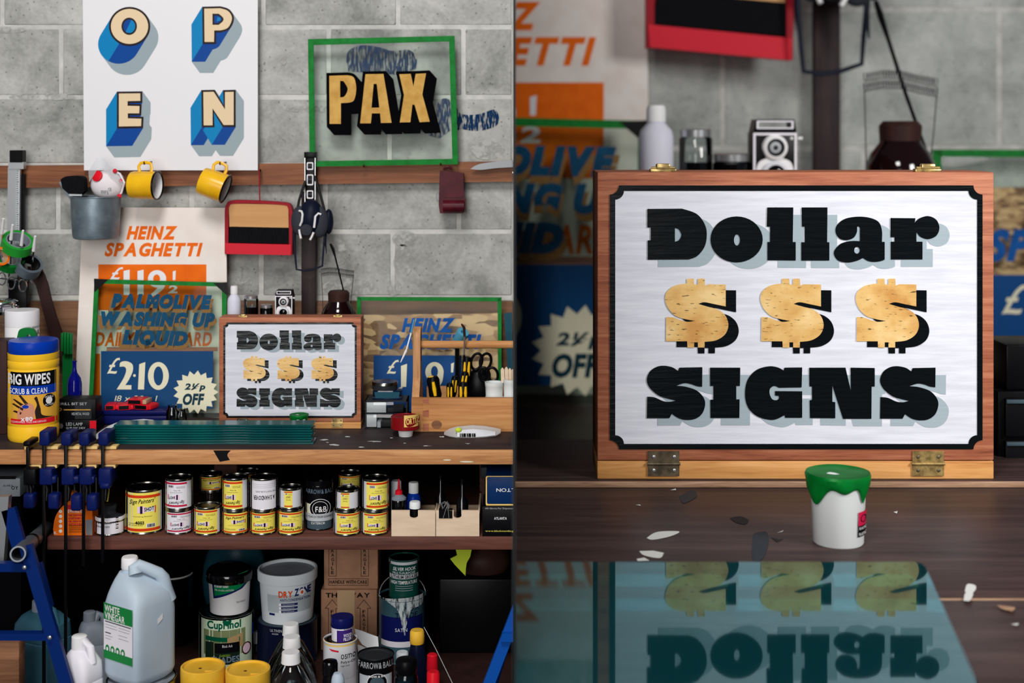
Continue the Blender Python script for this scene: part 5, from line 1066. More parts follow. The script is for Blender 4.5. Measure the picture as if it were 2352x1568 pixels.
# ---------------------------------------------------------------- shelf under the bench: tins, drawers, boxes
CLIP = 0
def tin_at(name, label, x0, x1, yt, yb, zb=None, Yc=None, lid=True, mat='tin_steel', group='sign paint tins on the shelf', lidmat='black_gloss', surf=None):
    """upright tin seen between columns x0..x1, rows yt (back of the top) .. yb (front of the foot)"""
    surf = ZS if surf is None else surf
    if Yc is None:
        Yf = Yon(yb, surf); r = (x1 - x0) / 2 * Yf / F; Yc = Yf + r; r = (x1 - x0) / 2 * Yc / F
    else: r = (x1 - x0) / 2 * Yc / F
    zb = surf + 0.0002 if zb is None else zb
    zt = Z(yt, Yc + r); cx = X((x0 + x1) / 2, Yc); h = zt - zb
    t = thing(name, label, 'tin', (cx, Yc, zb), group)
    part('body', MB().lathe([(r * 0.95, 0.0008), (r * 0.99, 0), (r, 0.0012), (r * 0.985, 0.0032), (r * 0.972, 0.005), (r * 0.972, h - 0.005), (r * 0.985, h - 0.0032), (r, h - 0.0012), (r * 0.985, h), (r * 0.95, h - 0.0004), (r * 0.94, h - 0.003)], (cx, Yc, zb), 40, cap=False).lathe([(0.0004, 0.0015), (r * 0.95, 0.0008)], (cx, Yc, zb), 40, cap=False), mat, t)
    part('lid' if lid else 'base', MB().lathe([(r * 0.945, h - 0.003), (r * 0.80, h - 0.0032), (r * 0.78, h - 0.0015 if lid else h - 0.004), (r * 0.70, h - 0.0012 if lid else h - 0.0045), (r * 0.66, h - 0.003), (0.0004, h - 0.003)], (cx, Yc, zb), 40, cap=False), lidmat, t)
    return t, cx, Yc, r, zb, zt
def sign_paint(label, x0, x1, yt, yb, wrap='label_yellow', band='band_red', flip=True, w0=0.0, w1=1.0, short=False, zb=None, Yc=None, side='label_pale', lidmat='black_gloss'):
    t, cx, Yc, r, zb, zt = tin_at('paint_tin', label, x0, x1, yt, yb, zb, Yc, not flip, lidmat=lidmat)
    pc = CX + F * cx / Yc; hw = r * 0.972 * F / Yc; Yf = Yc - r
    mp = cylpx(cx, Yc, r * 0.974)
    yT = CY + (CZ - zt) * F / Yf + 5; yB = CY + (CZ - zb) * F / Yf - 5
    def q(u, v): return (pc + hw * u, yB + (yT - yB) * v) if not flip else (pc - hw * u, yT + (yB - yT) * v)
    d = Decals(t, mp)
    def rc(u0, v0, u1, v1, m, l, n, nx=8): a, b = q(u0, v0), q(u1, v1); d.rect(a[0], a[1], b[0], b[1], m, l, n, nx)
    def tx(s_, u0, v0, u1, v1, m, l=3, sh=0, bo=0.0, sk=0.0): a, b = q(u0, v0), q(u1, v1); d.text(s_, a[0], a[1], b[0], b[1], m, l, sh, bo, 'lettering', sk=(-sk if not flip else sk) * (yB - yT))
    d.rect(pc - hw * 0.995, yB, pc + hw * 0.995, yT, side if (w0 > 0 or w1 < 1) else wrap, 0.5, 'label_wrap', 16)
    u0, u1 = (-0.99 + 1.98 * w0, -0.99 + 1.98 * w1)
    if w0 > 0 or w1 < 1: rc(u0, 0, u1, 1, wrap, 1, 'label_front', 12)
    W = u1 - u0; U_ = lambda f: u0 + W * f
    for (v0, v1) in ((0.03, 0.10), (0.87, 0.94)): rc(U_(0.0), v0, U_(1.0), v1, band, 2, 'label_band', 12)
    if not short:
        tx("Sign Painters'", U_(0.12), 0.68, U_(0.86), 0.83, 'ink', 3, 0.35, 0.012, 0.04)
        rc(U_(0.34), 0.49, U_(0.56), 0.66, 'pink_patch', 2.2, 'logo_patch'); rc(U_(0.52), 0.52, U_(0.84), 0.63, 'label_white', 2, 'logo_patch')
        tx('1', U_(0.42), 0.48, U_(0.49), 0.67, 'purple_ink', 4, 0, 0.0); tx('SHOT', U_(0.54), 0.53, U_(0.82), 0.63, 'purple_ink', 4, 0, 0.03, 0.02)
        rc(U_(0.84), 0.48, U_(0.87), 0.66, band, 3, 'logo_patch', 2)
        tx('Lettering Enamel', U_(0.22), 0.385, U_(0.76), 0.42, 'ink'); (tx('101-L White', U_(0.32), 0.31, U_(0.62), 0.345, 'ink') if flip else None)
    else:
        tx('1 SHOT', U_(0.2), 0.3, U_(0.8), 0.42, 'purple_ink'); tx('Enamel', U_(0.25), 0.5, U_(0.75), 0.56, 'ink')
    tx('DANGER HARMFUL', U_(0.1), 0.215, U_(0.5), 0.24, 'ink'); tx('SEE CAUTIONS ON BACK', U_(0.1), 0.17, U_(0.5), 0.195, 'ink')
    rc(U_(0.60), 0.12, U_(0.86), 0.22, 'label_white', 2, 'barcode_field', 3)
    for i in range(6): rc(U_(0.63 + i * 0.036), 0.13, U_(0.65 + i * 0.036 + 0.004 * (i % 3)), 0.21, 'ink', 3, 'barcode', 1)
    d.flush()
    return t, cx, Yc, r, zb, zt
t, cx, Yc, r, zb, zt = sign_paint("largest yellow sign paint tin, upright at the left of the row", 289, 376, 1105, 1228, flip=False, w1=0.9)
mp = cylpx(cx, Yc, r * 0.974); d = Decals(t, mp); d.text('4003', 312, 1204, 331, 1196.5, 'ink', 5, 0, 0.03); d.flush()
def stack(lo, up):
    a = sign_paint(*lo[0], **lo[1]); lo_t, cx, Yc, r, zb, zt = a
    if up is None: return a
    return a, sign_paint(*up[0], **dict(up[1], zb=zt + 0.0003, Yc=Yc))
W_ = dict(wrap='label_white', band='band_crimson')
stack((('white-labelled paint tin upside down below another white one, right of the largest tin', 380, 442, 1156, 1229), dict(W_, w1=0.92)), (('white-labelled paint tin upside down on top of another white one', 380, 443, 1086, 1160), dict(W_, w0=0.22)))
stack((('yellow paint tin upside down standing alone in the front row, second stack', 446, 508, 1150, 1231), dict(w0=0.15, lidmat='tin_steel')), None)
stack((('stained yellow paint tin the right way up with a torn label, below another tin', 511, 571, 1158, 1230), dict(flip=False)), (('yellow paint tin upside down on the stained one', 511, 571, 1085, 1162), dict(w0=0.24)))
a = sign_paint('yellow paint tin upside down below the white-papered tin', 575, 635, 1158, 1230)
t, cx, Yc, r, zb, zt = tin_at('white_paper_tin', 'tin in plain white paper upside down on top of a yellow tin', 575, 638, 1085, 1161, a[5] + 0.0003, a[2])
mp = cylpx(cx, Yc, r * 0.974); d = Decals(t, mp); d.rect(576, CY + (CZ - zb) * F / (Yc - r) - 4, 637, CY + (CZ - zt) * F / (Yc - r) + 4, 'label_white', 0.5, 'label_wrap', 14)
for y in (1112, 1116, 1120): d.rect(579, y, 634, y + 0.8, 'light_grey', 1, 'label_rule', 12)
d.text('A S HANDOVER', 630, 1138, 583, 1148, 'ink', 2, 0, 0.02); d.text('FINE PAINTS & BRUSHES', 632, 1127, 588, 1131, 'grey', 2); d.flush()
stack((('yellow paint tin upside down between the white-papered stack and the dark round-badge tin', 638, 698, 1156, 1231), {}), (('short tin with narrow yellow label beside the dark round-badge tin', 641, 694, 1109, 1161), dict(short=True, w0=0.42, w1=0.78)))
stack((('yellow paint tin upside down right of the dark round-badge tin', 766, 828, 1158, 1232), dict(w1=0.88)), (('short tin with narrow yellow label right of the dark round-badge tin', 771, 825, 1113, 1162), dict(short=True, w0=0.42, w1=0.78)))
stack((('yellow paint tin with a green stain upside down, last of the lower row', 830, 892, 1158, 1231), dict(w1=0.9)), (('yellow paint tin upside down, last of the upper row', 832, 894, 1087, 1161), dict(w1=0.85)))
# rear row
def rear(x0, x1, yt, label, nm):
    Yc = 3.40; zb = ZS + 0.062
    sign_paint(label, x0, x1, yt, None, zb=zb, Yc=Yc, flip=nm)
    tin_at('plain_tin', 'plain steel tin carrying the rear yellow tin ' + {460: 'between two front stacks', 778: 'half hidden at the right', 545: 'behind the white-papered tin'}[x0], x0 + 2, x1 - 2, CY + (CZ - ZS - 0.0615) * F / (Yc + (x1 - x0 - 4) / 2 * Yc / F), None, Yc=Yc)
rear(460, 511, 1079, 'yellow paint tin in the rear row, between two front stacks', False)
rear(778, 829, 1077, 'yellow paint tin half hidden in the rear row at the right', True)
rear(545, 597, 1073, 'yellow paint tin whose lid glints behind the white-papered tin', True)
# dark tin with the round badge
t, cx, Yc, r, zb, zt = tin_at('dark_paint_tin', 'dark paint tin with round white badge between the yellow tins', 702, 765, 1101, 1219, mat='black_gloss', group=None)
mp = cylpx(cx, Yc, r * 0.974); d = Decals(t, mp)
M('slate', (66, 82, 92), 0.35)
d.rect(703, 1216, 764, 1106, 'ink', 0.5, 'label_wrap', 16); d.rect(703, 1216, 764, 1195, 'slate', 1, 'label_band', 16); d.rect(703, 1180, 720, 1158, 'cream_paint', 1, 'label_band', 5); d.rect(702.5, 1197, 764, 1180, 'light_grey', 4, 'label_band', 16)
d.text('FARROW& BALL', 699, 1134, 766, 1124, 'slate_blue' if M('slate_blue', (120, 140, 160), 0.4) else '', 2)
d.poly([ell(735, 1168, 23, 22), ell(735, 1168, 17.5, 17, 30)], 'ink', 3, 'badge'); d.poly([ell(735, 1168, 23.5, 22.5), ell(735, 1168, 22.3, 21.3)], 'white', 3.5, 'badge'); d.poly([ell(735, 1168, 17.5, 17), ell(735, 1168, 16.6, 16)], 'white', 3.5, 'badge'); d.poly(ell(735, 1168, 16.6, 16), 'ink', 3, 'badge')
d.text('F&B', 725, 1176, 749, 1163, 'white', 5, 0, 0.01); d.text('6 YEAR EXTERIOR EGGSHELL', 706, 1189, 762, 1184, 'ink', 5, 0, 0.01); d.text('EXTERIOR', 716, 1204, 746, 1199, 'white', 3)
d.flush()
# orange bottle
Yo = Yon(1229, ZS); t = thing('orange_bottle', 'flat orange printed plastic bottle behind the clamp bars', 'bottle', P(167, 1229, Yo) + Vector((0, 0.025, 0)))
out = smoothc([(124, 1229), (122, 1215), (126, 1190, 1), (138, 1168, 1), (152, 1156), (160, 1149), (172, 1147), (180, 1158), (204, 1160), (212, 1172), (212, 1229)])
part('body', MB().poly([out], lambda x, y: P(x, y, Yo), (0, 0.045, 0)), 'orange_plastic', t); c = P(167, 1147, Yo + 0.022); part('cap', MB().lathe([(0.011, 0), (0.011, 0.018), (0.009, 0.02)], c, 20), 'orange_plastic', t)
d = Decals(t, flatY(Yo - 0.0003, 0.0003))
d.rect(155, 1169, 169, 1159, 'red', 1, 'label_patch'); d.text('OWATROL OIL', 156, 1177, 192, 1169.5, 'white', 2, 0, 0.03)
for i, s_ in enumerate(('PAINT CONDITIONER', '& RUST INHIBITOR', 'OIL ADDITIF &', 'ANTI-ROUILLE')): d.text(s_, 157, 1185 + i * 7, 192, 1180.5 + i * 7, 'band_crimson', 2, 0, 0.03)
for i in range(5): d.poly(ell(139, 1174 + i * 11.3, 4, 4, 14), 'cream_board', 1, 'label_dot')
for i in range(4): d.rect(158, 1207 + i * 4.5, 188, 1208 + i * 4.5, 'ink', 1, 'small_print')
d.poly([(197, 1194), (212, 1192), (212, 1228), (198, 1228)], 'milky_dim', 1, 'label_patch'); d.text('1L', 124, 1226, 132, 1220, 'white', 2); d.flush()
# small cone-top tin
t, cx, Yc, r, zb, zt = tin_at('cone_top_can', 'small cone-top can with white label beside the orange bottle', 219, 287, 1180, 1232, group=None)
part('cone', MB().lathe([(r * 0.95, zt - zb - 0.003), (r * 0.9, zt - zb + 0.004), (r * 0.42, zt - zb + 0.012), (r * 0.38, zt - zb + 0.022), (r * 0.44, zt - zb + 0.022), (r * 0.44, zt - zb + 0.032), (0.0004, zt - zb + 0.033)], (cx, Yc, zb), 32, cap=False), 'dark_grey', t)
d = Decals(t, cylpx(cx, Yc, r * 0.974)); d.rect(220, 1227, 286, 1190, 'label_white', 1, 'label_wrap', 14); d.text('A S HANDOVER', 222, 1204, 256, 1199, 'ink', 2, 0, 0.01); d.text('REFINED LINSEED', 222, 1212, 252, 1208, 'ink', 2)
for i in range(7): d.rect(265, 1216 - i * 4, 271, 1214 - i * 4 + (i % 2), 'ink', 2, 'barcode', 2)
d.flush()
single('lime_tag', MB().poly([smoothc([(244, 1151), (245, 1104), (251, 1102), (251, 1130, 1), (248, 1152)])], flatY(3.30), (0, 0.002, 0)), 'label_yellow', 'narrow yellow tag standing behind the cone-top can', 'tag')
# ---- plywood drawers
def ply_drawer(label, x0, x1, y0, y1, notch, Y, D=0.20):
    t = thing('plywood_drawer', label, 'drawer', P((x0 + x1) / 2, y1, Y) + Vector((0, D / 2, 0)), 'plywood drawers on the shelf')
    zt = Z(y0, Y); a, b = X(x0, Y), X(x1, Y); z0 = ZS + 0.0003
    if notch: n0, n1, nb = notch; c = [(x0, y1), (x0, y0), (n0, y0)] + [((n0 + n1) / 2 - (n1 - n0) / 2 * math.cos(math.pi * i / 10), nb - 6 + 6 * math.sin(math.pi * i / 10)) for i in range(11)] + [(n1, y0), (x1, y0), (x1, y1)]
    part('front', MB().poly([c], lambda x, y: P(x, y, Y), (0, 0.006, 0)), 'ply_pale', t)
    part('side', MB().box(a, a + 0.004, Y + 0.006, Y + D, z0, zt - 0.012), 'ply_pale', t); part('side', MB().box(b - 0.004, b, Y + 0.006, Y + D, z0, zt - 0.012), 'ply_pale', t)
    part('back', MB().box(a + 0.004, b - 0.004, Y + D - 0.006, Y + D, z0, zt - 0.04), 'ply_pale', t); part('bottom', MB().box(a + 0.004, b - 0.004, Y + 0.006, Y + D - 0.006, z0, z0 + 0.004), 'ply_pale', t)
Yk = Yon(1236.5, ZS)
Yk = max(Yk, 3.222)
yk = CY + (CZ - ZS) * F / Yk
ply_drawer('pale plywood drawer with a finger notch, holding glue bottles', 899, 1000, 1172, yk - 0.3, (941, 960, 1190), Yk)
ply_drawer('pale plywood drawer with a finger notch, a binder clip on its front', 1001.5, 1101, 1172, yk - 0.3, (1042, 1060, 1190), Yk)
t = thing('binder_clip', 'black binder clip with wire loops on the right plywood drawer', 'clip', P(1024, 1190, Yk - 0.004))
part('body', MB().poly([[(1008, 1171), (1039, 1173), (1039, 1190), (1008, 1190)]], flatY(Yk - 0.002), (0, 0.0016, 0)).poly([[(1010, 1171), (1037, 1171), (1037, 1188), (1010, 1188)]], flatY(Yk + 0.0066), (0, 0.0016, 0)).poly([[(1008, 1169.4), (1039, 1169.4), (1039, 1171), (1008, 1171)]], flatY(Yk - 0.002), (0, 0.010, 0)), 'black', t)
for dy, dz in ((-0.0035, 0), (0.008, 3)): part('wire_loop', MB().tube([P(x, y + dz, Yk + dy) for x, y in ((1018, 1189), (1025, 1166), (1029, 1158), (1022, 1151), (1014, 1155), (1017, 1167), (1021, 1160), (1027, 1151), (1032, 1159), (1029, 1168), (1031, 1189))], 0.0007, 6), 'steel', t)
zd = ZS + 0.0045
def bottle2(name, label, px, Y, prs): return lathe_thing(name, label, 'bottle', px, Y, zd, prs)
bottle2('glue_bottle', 'dark glue bottle with red nozzle in the left plywood drawer', 916, Yk + 0.05, [('body', 'black_gloss', [(15, None), (16, 1225), (16, 1150), (15, 1146)]), ('shoulder', 'milky_dim', [(17, 1146), (17, 1142), (10, 1136), (8, 1134)]), ('nozzle', 'bright_red', [(8.5, 1137), (8, 1126), (3, 1123), (1.6, 1100), (0, 1099)])])
bottle2('white_bottle', 'white bottle standing behind the red-nozzled glue bottle', 910, Yk + 0.095, [('body', 'label_pale', [(12, None), (12, 1200), (12, 1106), (10, 1103), (0, 1103)])])
bottle2('blue_bottle', 'blue plastic bottle with white cap in the left plywood drawer', 950, Yk + 0.10, [('body', 'plastic_blue', [(17, None), (17, 1200), (17, 1142), (12, 1132), (10, 1130)]), ('cap', 'cup_white', [(11.5, 1131), (11.5, 1110), (10.5, 1107), (0, 1106)])])
bottle2('small_bottle', 'short bottle with white cap behind the finger notch', 953, Yk + 0.035, [('body', 'ink', [(11, None), (11, 1210), (11, 1168), (9, 1166)]), ('cap', 'cup_white', [(13, 1166), (12.4, 1153), (11, 1151), (0, 1150)])])
bottle2('dark_bottle', 'thin black bottle, left of two in the right plywood drawer', 1012, Yk + 0.12, [('body', 'black_gloss', [(13, None), (13, 1210), (13, 1140), (4, 1128), (3, 1090), (0, 1089)])])
bottle2('dark_bottle', 'thin black bottle, right of two in the right plywood drawer', 1062, Yk + 0.06, [('body', 'black_gloss', [(14, None), (14, 1210), (14, 1150), (5, 1138), (4, 1100), (0, 1099)])])
# ---- glove boxes
CLIP = -1
Yh = Yk
t, d = carton('glove_box', 'black glove carton with white print at the partition', 1108, 1163, 1200, 1236, Yh, 0.18, 'ink', ZS + 0.0003)
d.text('100 Gloves Per Dispenser', 1115, 1170, 1179, 1165.5, 'light_grey', 1); d.text('ATLANTA', 1135, 1193, 1164, 1187, 'white', 1, 0, 0.02); d.text('www.blackmambagloves', 1115, 1222, 1196, 1217, 'label_yellow', 1); d.text('Dispose of in accordance', 1114, 1235, 1172, 1232, 'light_grey', 1); d.flush()
zg = Z(1163, Yh) + 0.0004
t, d = carton('brush_box', 'navy carton lettered upside down on the glove carton', 1116, 1093, 1200, 1161, Yh + 0.01, 0.16, 'navy_card' if M('navy_card', (10, 44, 92), 0.4) else '', zg, bev=0.002)
d.poly([rrect(1115.6, 1092.6, 1230, 1161, 4), rrect(1118.5, 1094.5, 1230, 1157, 4)], 'cream_yellow', 1, 'edge_line'); d.text('HAMILTON', 1218, 1121, 1140, 1129, 'white', 2, 0, 0.01); d.flush()
single('grey_case', MB().box(X(1104, 3.36), -0.0005, 3.32, 3.5, Z(1093, 3.34), Z(1068, 3.34), 0.004), 'dark_grey', 'dark grey case wedged under the bench above the navy carton', 'case')
single('support_board', MB().box(X(1106, 3.35), X(1114, 3.35), 3.335, 3.5, ZS, Z(1094, 3.34)), 'brown_dark', 'brown upright board beside the cartons supporting the grey case', 'board')
CLIP = 0
# ---- bar clamps on the bench edge
def clamp(label, x, yt, x_head, yb, handle=(1105, 1165), small=False):
    Yb = 3.186
    t = thing('bar_clamp', label, 'clamp', P(x, yb, Yb), 'quick clamps gripping the bench edge')
    part('bar', MB().box(X(x - 3.4, Yb), X(x + 3.4, Yb), Yb - 0.003, Yb + 0.003, Z(yb, Yb), Z(yt + 14, Yb), 0.0006), 'black', t)
    m = 'clamp_blue' if not small else 'black'
    zt_ = Z(yt, Yb); w = 0.011 if not small else 0.009
    def dome(x0_, x1_, y0_, y1_, Ya, Yz): # jaw block reaching over the bench
        return MB().box(X(x0_, Yb), X(x1_, Yb), Ya, Yz, Z(y1_, Yb), Z(y0_, Yb), 0.004, seg=3)
    part('upper_jaw', dome(x - 9, x + 15 if not small else x + 9, yt, 1022 if not small else 1024, 3.178, 3.235), m, t, 'blue upper jaw')
    part('upper_pad', MB().box(X(x - 4, Yb), X(x + 27 if not small else x - 12, Yb), 3.20, 3.228, ZB + 0.0004, ZB + 0.007, 0.001), 'pad_yellow', t, 'pale yellow jaw pad')
    part('lower_pad', MB().box(X(x - 4, Yb), X(x + 25, Yb), 3.20, 3.228, ZB - 0.043, ZB - 0.0345, 0.001), 'pad_yellow', t, 'pale yellow jaw pad')
    part('lower_jaw', dome(x - 8, x + 22, 1074, 1112, 3.176, 3.232), m, t)
    part('trigger', MB().tube([P(x + 4, 1108, 3.19), P(x + 8, 1125, 3.185), P(x + 6, 1150, 3.18)], [0.004, 0.006, 0.004], 10), 'black', t)
    hx = x_head
    part('grip', MB().box(X(hx - 12, Yb), X(hx + 13, Yb), 3.170, 3.200, Z(handle[1], Yb), Z(handle[0] + 25, Yb), 0.006, seg=3), m if not small else 'clamp_blue', t, 'blue plastic grip')
    for s_ in (-7, 7): part('guide_rod', MB().tube([P(hx + s_, 1096, 3.188), P(hx + s_, handle[0] + 30, 3.188)], 0.0015, 6), 'dark_grey', t)
    part('neck', MB().box(X(min(x, hx) - 5, Yb), X(max(x, hx) + 5, Yb), 3.178, 3.198, Z(1108, Yb), Z(1092, Yb), 0.003), m, t)
M('pad_yellow', (232, 196, 128), 0.5)
clamp('small black clamp, leftmost on the bench edge', 64, 1012, 70, 1100, (1105, 1165), True)
clamp('blue bar clamp standing tallest in front of the wipes tub', 101, 989, 126, 1568 + 12, (1105, 1166))
clamp('blue bar clamp in front of the lower black carton, left of its neighbour', 151, 993, 178, 1520, (1107, 1170))
clamp('blue bar clamp in front of the lower black carton, right of its neighbour', 192, 993, 214, 1300, (1107, 1170))
clamp('blue bar clamp next to the glass sheets, rightmost on the bench edge', 236, 992, 212 + 32, 1292, (1080, 1120))
# ---------------------------------------------------------------- under the shelf
CLIP = 0
def oval(a, b, n, N=40):
    out = []
    for i in range(N):
        t = 2 * math.pi * i / N; c, s_ = math.cos(t), math.sin(t)
        out.append((a * math.copysign(abs(c) ** (2 / n), c), b * math.copysign(abs(s_) ** (2 / n), s_)))
    return out
def loft(levels, Mx, N=40):
    """levels: (z, a, b, exponent, dx, dy)"""
    vs = []; fs = []
    for (z, a, b, n, dx, dy) in levels: vs += [Mx @ Vector((x + dx, y + dy, z)) for x, y in oval(a, b, n, N)]
    for i in range(len(levels) - 1):
        for k in range(N): k2 = (k + 1) % N; fs.append((i * N + k, i * N + k2, (i + 1) * N + k2, (i + 1) * N + k))
    fs.append(tuple(range(N - 1, -1, -1))); fs.append(tuple((len(levels) - 1) * N + k for k in range(N)))
    return MB().add(vs, fs)
# vinegar jug on a paint tin
Yj = 3.06; kj = Yj / F; cxj = X(321, Yj); zj = Z(1553, Yj)
tin_at('paint_tin', 'paint-smeared tin under the white vinegar jug', 246, 404, CY + (CZ - zj + 0.0006) * F / (Yj + 79 * kj), None, zb=ZL + 0.0003, Yc=Yj, lid=False, group=None, lidmat='milky_dim')
t = thing('vinegar_jug', 'large translucent jug with green WHITE VINEGAR label and white cap', 'jug', (cxj, Yj, zj))
rot = math.radians(-35); Mj = Matrix.Translation((cxj, Yj, zj)) @ Matrix.Rotation(rot, 4, 'Z')
a_, b_ = 60 * kj, 62 * kj; hz = lambda py: Z(py, Yj) - zj
part('body', loft([(0, a_ * 0.82, b_ * 0.82, 5, 0, 0), (0.008, a_ * 0.95, b_ * 0.95, 6, 0, 0), (0.02, a_, b_, 7, 0, 0), (hz(1400), a_, b_, 7, 0, 0), (hz(1376), a_ * 0.99, b_ * 0.99, 6, 0, 0), (hz(1358), a_ * 0.94, b_ * 0.94, 5, 0, 0), (hz(1342), a_ * 0.82, b_ * 0.84, 4, -0.003, -0.002), (hz(1326), a_ * 0.60, b_ * 0.62, 3.2, -0.013, -0.005), (hz(1313), a_ * 0.36, b_ * 0.38, 2.6, -0.024, -0.006)], Mj, 48), 'milky', t, 'milky translucent plastic')
nk = Mj @ Vector((-0.026, -0.006, hz(1311)))
part('neck', MB().lathe([(0.017, -0.002), (0.017, 0.004)], nk, 24), 'milky', t)
part('cap', MB().lathe([(0.0175, 0.004), (0.0185, 0.006), (0.0178, 0.026), (0.016, 0.029), (0.0004, 0.0292)], nk, 32), 'white', t, 'white screw cap')
hp = [(312, 1318), (309, 1303), (318, 1297), (340, 1305), (365, 1316), (374, 1326), (378, 1350), (384, 1376)]
part('handle', MB().tube([P(x, y, Yj - 0.012 + 0.004 * i) for i, (x, y) in enumerate(hp)], [0.016, 0.014, 0.0125, 0.012, 0.013, 0.0145, 0.017, 0.02], 16), 'milky', t, 'moulded carrying handle')
# label on the left-hand face
n_l = Mj.to_3x3() @ Vector((0, -1, 0)); ax_u = Mj.to_3x3() @ Vector((1, 0, 0))
def jl(u, v, layer=0): return Mj @ Vector((-a_ * 0.80 + 1.64 * a_ * u, -b_ * 1.0 - 0.0008 - 0.0004 * layer, hz(1500) + (hz(1374) - hz(1500)) * v))
d = Decals(t, jl)
d.rect(0, 0, 1, 1, 'label_white', 0.5, 'label'); d.rect(0, 0.70, 1, 1, 'label_green', 1, 'label_band'); d.rect(0, 0, 1, 0.15, 'label_green', 1, 'label_band')
d.text('WHITE', 0.04, 0.85, 0.56, 0.97, 'white', 2, 0, 0.02); d.text('VINEGAR', 0.04, 0.715, 0.74, 0.84, 'white', 2, 0, 0.02)
for i in range(4): d.poly(ell(0.13 + 0.18 * i, 0.18, 0.075, 0.075, 18), 'label_green', 1, 'label_icon'); d.poly(ell(0.13 + 0.18 * i, 0.18, 0.035, 0.035, 12), 'label_white', 2, 'label_icon')
for i, (u, v, w_) in enumerate(((0.05, 0.66, 0.9), (0.05, 0.61, 0.4), (0.52, 0.61, 0.4), (0.05, 0.56, 0.42), (0.52, 0.56, 0.38), (0.05, 0.46, 0.2), (0.05, 0.41, 0.26), (0.52, 0.48, 0.3), (0.52, 0.42, 0.35), (0.05, 0.36, 0.2))): d.rect(u, v, u + w_, v + (0.018 if i in (0, 5) else 0.008), 'ink' if i in (0, 5) else 'grey', 1, 'small_print')
d.flush()
def js(u, v, layer=0): return Mj @ Vector((a_ + 0.0010 + 0.0004 * layer, -b_ + 2 * b_ * u, hz(1500) + (hz(1374) - hz(1500)) * v))
part('price_dot', MB().poly([[(0.50, 0.62), (0.62, 0.70), (0.62, 0.80), (0.50, 0.72)]], lambda x, y: js(x, y, 1)), 'white', t, 'small white sticker')
# tubs and tins
def tub(name, label, x0, x1, yt, yb, Yc, zb, prof, cat='tub', group=None):
    r = (x1 - x0) / 2 * Yc / F; cx = X((x0 + x1) / 2, Yc); zt = Z(yt, Yc + r); h = zt - zb
    t = thing(name, label, cat, (cx, Yc, zb), group)
    for (n, m, pr) in prof: part(n, MB().lathe([(max(0.0004, a * r), b * h) for a, b in pr], (cx, Yc, zb), 44, cap=False), m, t)
    return t, cx, Yc, r, zb, zt
OPEN_T = [(0.9, 0), (0.92, 0.005), (0.94, 0.86), (0.99, 0.865), (1.0, 0.88), (1.0, 0.985), (0.985, 1.0), (0.93, 1.0), (0.91, 0.93), (0.0, 0.93)]
Yc = 3.44; t, cx, Yc, r, zb, zt = tin_at('wood_stain_tin', 'pale green garden woodstain tin with a dark lid', 457, 584, 1378, None, Yc=3.42, surf=ZL, mat='black_gloss', group=None)
mp = cylpx(cx, Yc, r * 0.974); d = Decals(t, mp)
d.rect(458.5, 1540, 582.5, 1421, 'cuprinol_body', 0.5, 'label_wrap', 20)
d.text('Cuprinol', 478, 1450, 552, 1426, 'cuprinol_green', 3, 0, 0.03); d.poly(smoothc([(512, 1430, 1), (514, 1424, 1), (522, 1426, 1), (530, 1424, 1), (530, 1431, 1), (521, 1438, 1)]), 'cuprinol_green', 3, 'emblem')
M('garden_print', (120, 130, 90), 0.5); M('dark_green_print', (22, 40, 30), 0.5); M('tan_print', (170, 140, 98), 0.5)
d.poly([(470, 1448), (562, 1448), (562, 1506), (470, 1506)], 'garden_print', 1, 'label_picture'); d.poly([(474, 1462), (550, 1466), (550, 1476), (474, 1472)], 'cuprinol_green', 2, 'label_picture'); d.poly([(522, 1466), (556, 1458), (556, 1490), (522, 1480)], 'tan_print', 2, 'label_picture'); d.poly([(474, 1476), (492, 1474), (492, 1520), (474, 1520)], 'dark_green_print', 2, 'label_picture')
d.rect(494, 1500, 549, 1477, 'ink', 3, 'label_picture', 6); d.rect(494, 1526, 549, 1500, 'dark_green_print', 3, 'label_picture', 6); d.text('Black Ash', 511, 1487, 533, 1481, 'white', 4); d.text('GARDEN', 505, 1508, 528, 1503, 'label_lime', 4); d.text('SHADES', 488, 1522, 548, 1508, 'slate_blue', 4, 0, 0.03)
d.poly([ell(564, 1497, 10, 14), ell(564, 1497, 8, 11.5, 20)], 'maroon', 4, 'badge'); d.poly(ell(564, 1497, 8, 11.5, 20), 'pink_patch', 4, 'badge'); d.rect(577, 1475, 583, 1448, 'plastic_blue', 1, 'label_band', 2); d.flush()
t, cx, Yc, r, zb, zt = tub('filler_tub', 'white filler tub with green label and black lid on the pale green tin', 474, 580, 1277, None, 3.42, zt + 0.0004, [('body', 'white', [(0.80, 0), (0.82, 0.01), (0.90, 0.74), (0.0, 0.74)]), ('lid', 'black_gloss', [(0.92, 0.66), (0.98, 0.67), (1.0, 0.80), (0.97, 0.86), (0.86, 0.93), (0.55, 0.99), (0.0, 1.0)])])
mp = cylpx(cx, Yc, r * 0.903, taper=r * 0.08 / (0.74 * (zt - zb)), z0=zb + 0.74 * (zt - zb)); d = Decals(t, mp)
d.poly([(487, 1326), (570, 1318), (568, 1346), (556, 1356), (490, 1378)], 'dryzone_navy', 1, 'label_swoosh'); d.poly([(492, 1326), (566, 1318), (565, 1342), (550, 1354), (493, 1371)], 'filler_green', 2, 'label_swoosh'); d.text('EasiFiller', 494, 1350, 526, 1341, 'white', 3, 0, 0.02); d.text('Bartoline', 494, 1340, 509, 1335, 'white', 3); d.text('fills cracks and holes', 494, 1358, 537, 1353, 'white', 3); d.poly([ell(561, 1330, 4, 6), ell(561, 1330, 3, 5, 16)], 'white', 3, 'badge'); d.text('Paint & decor', 543, 1388, 564, 1383, 'grey', 3); d.flush()
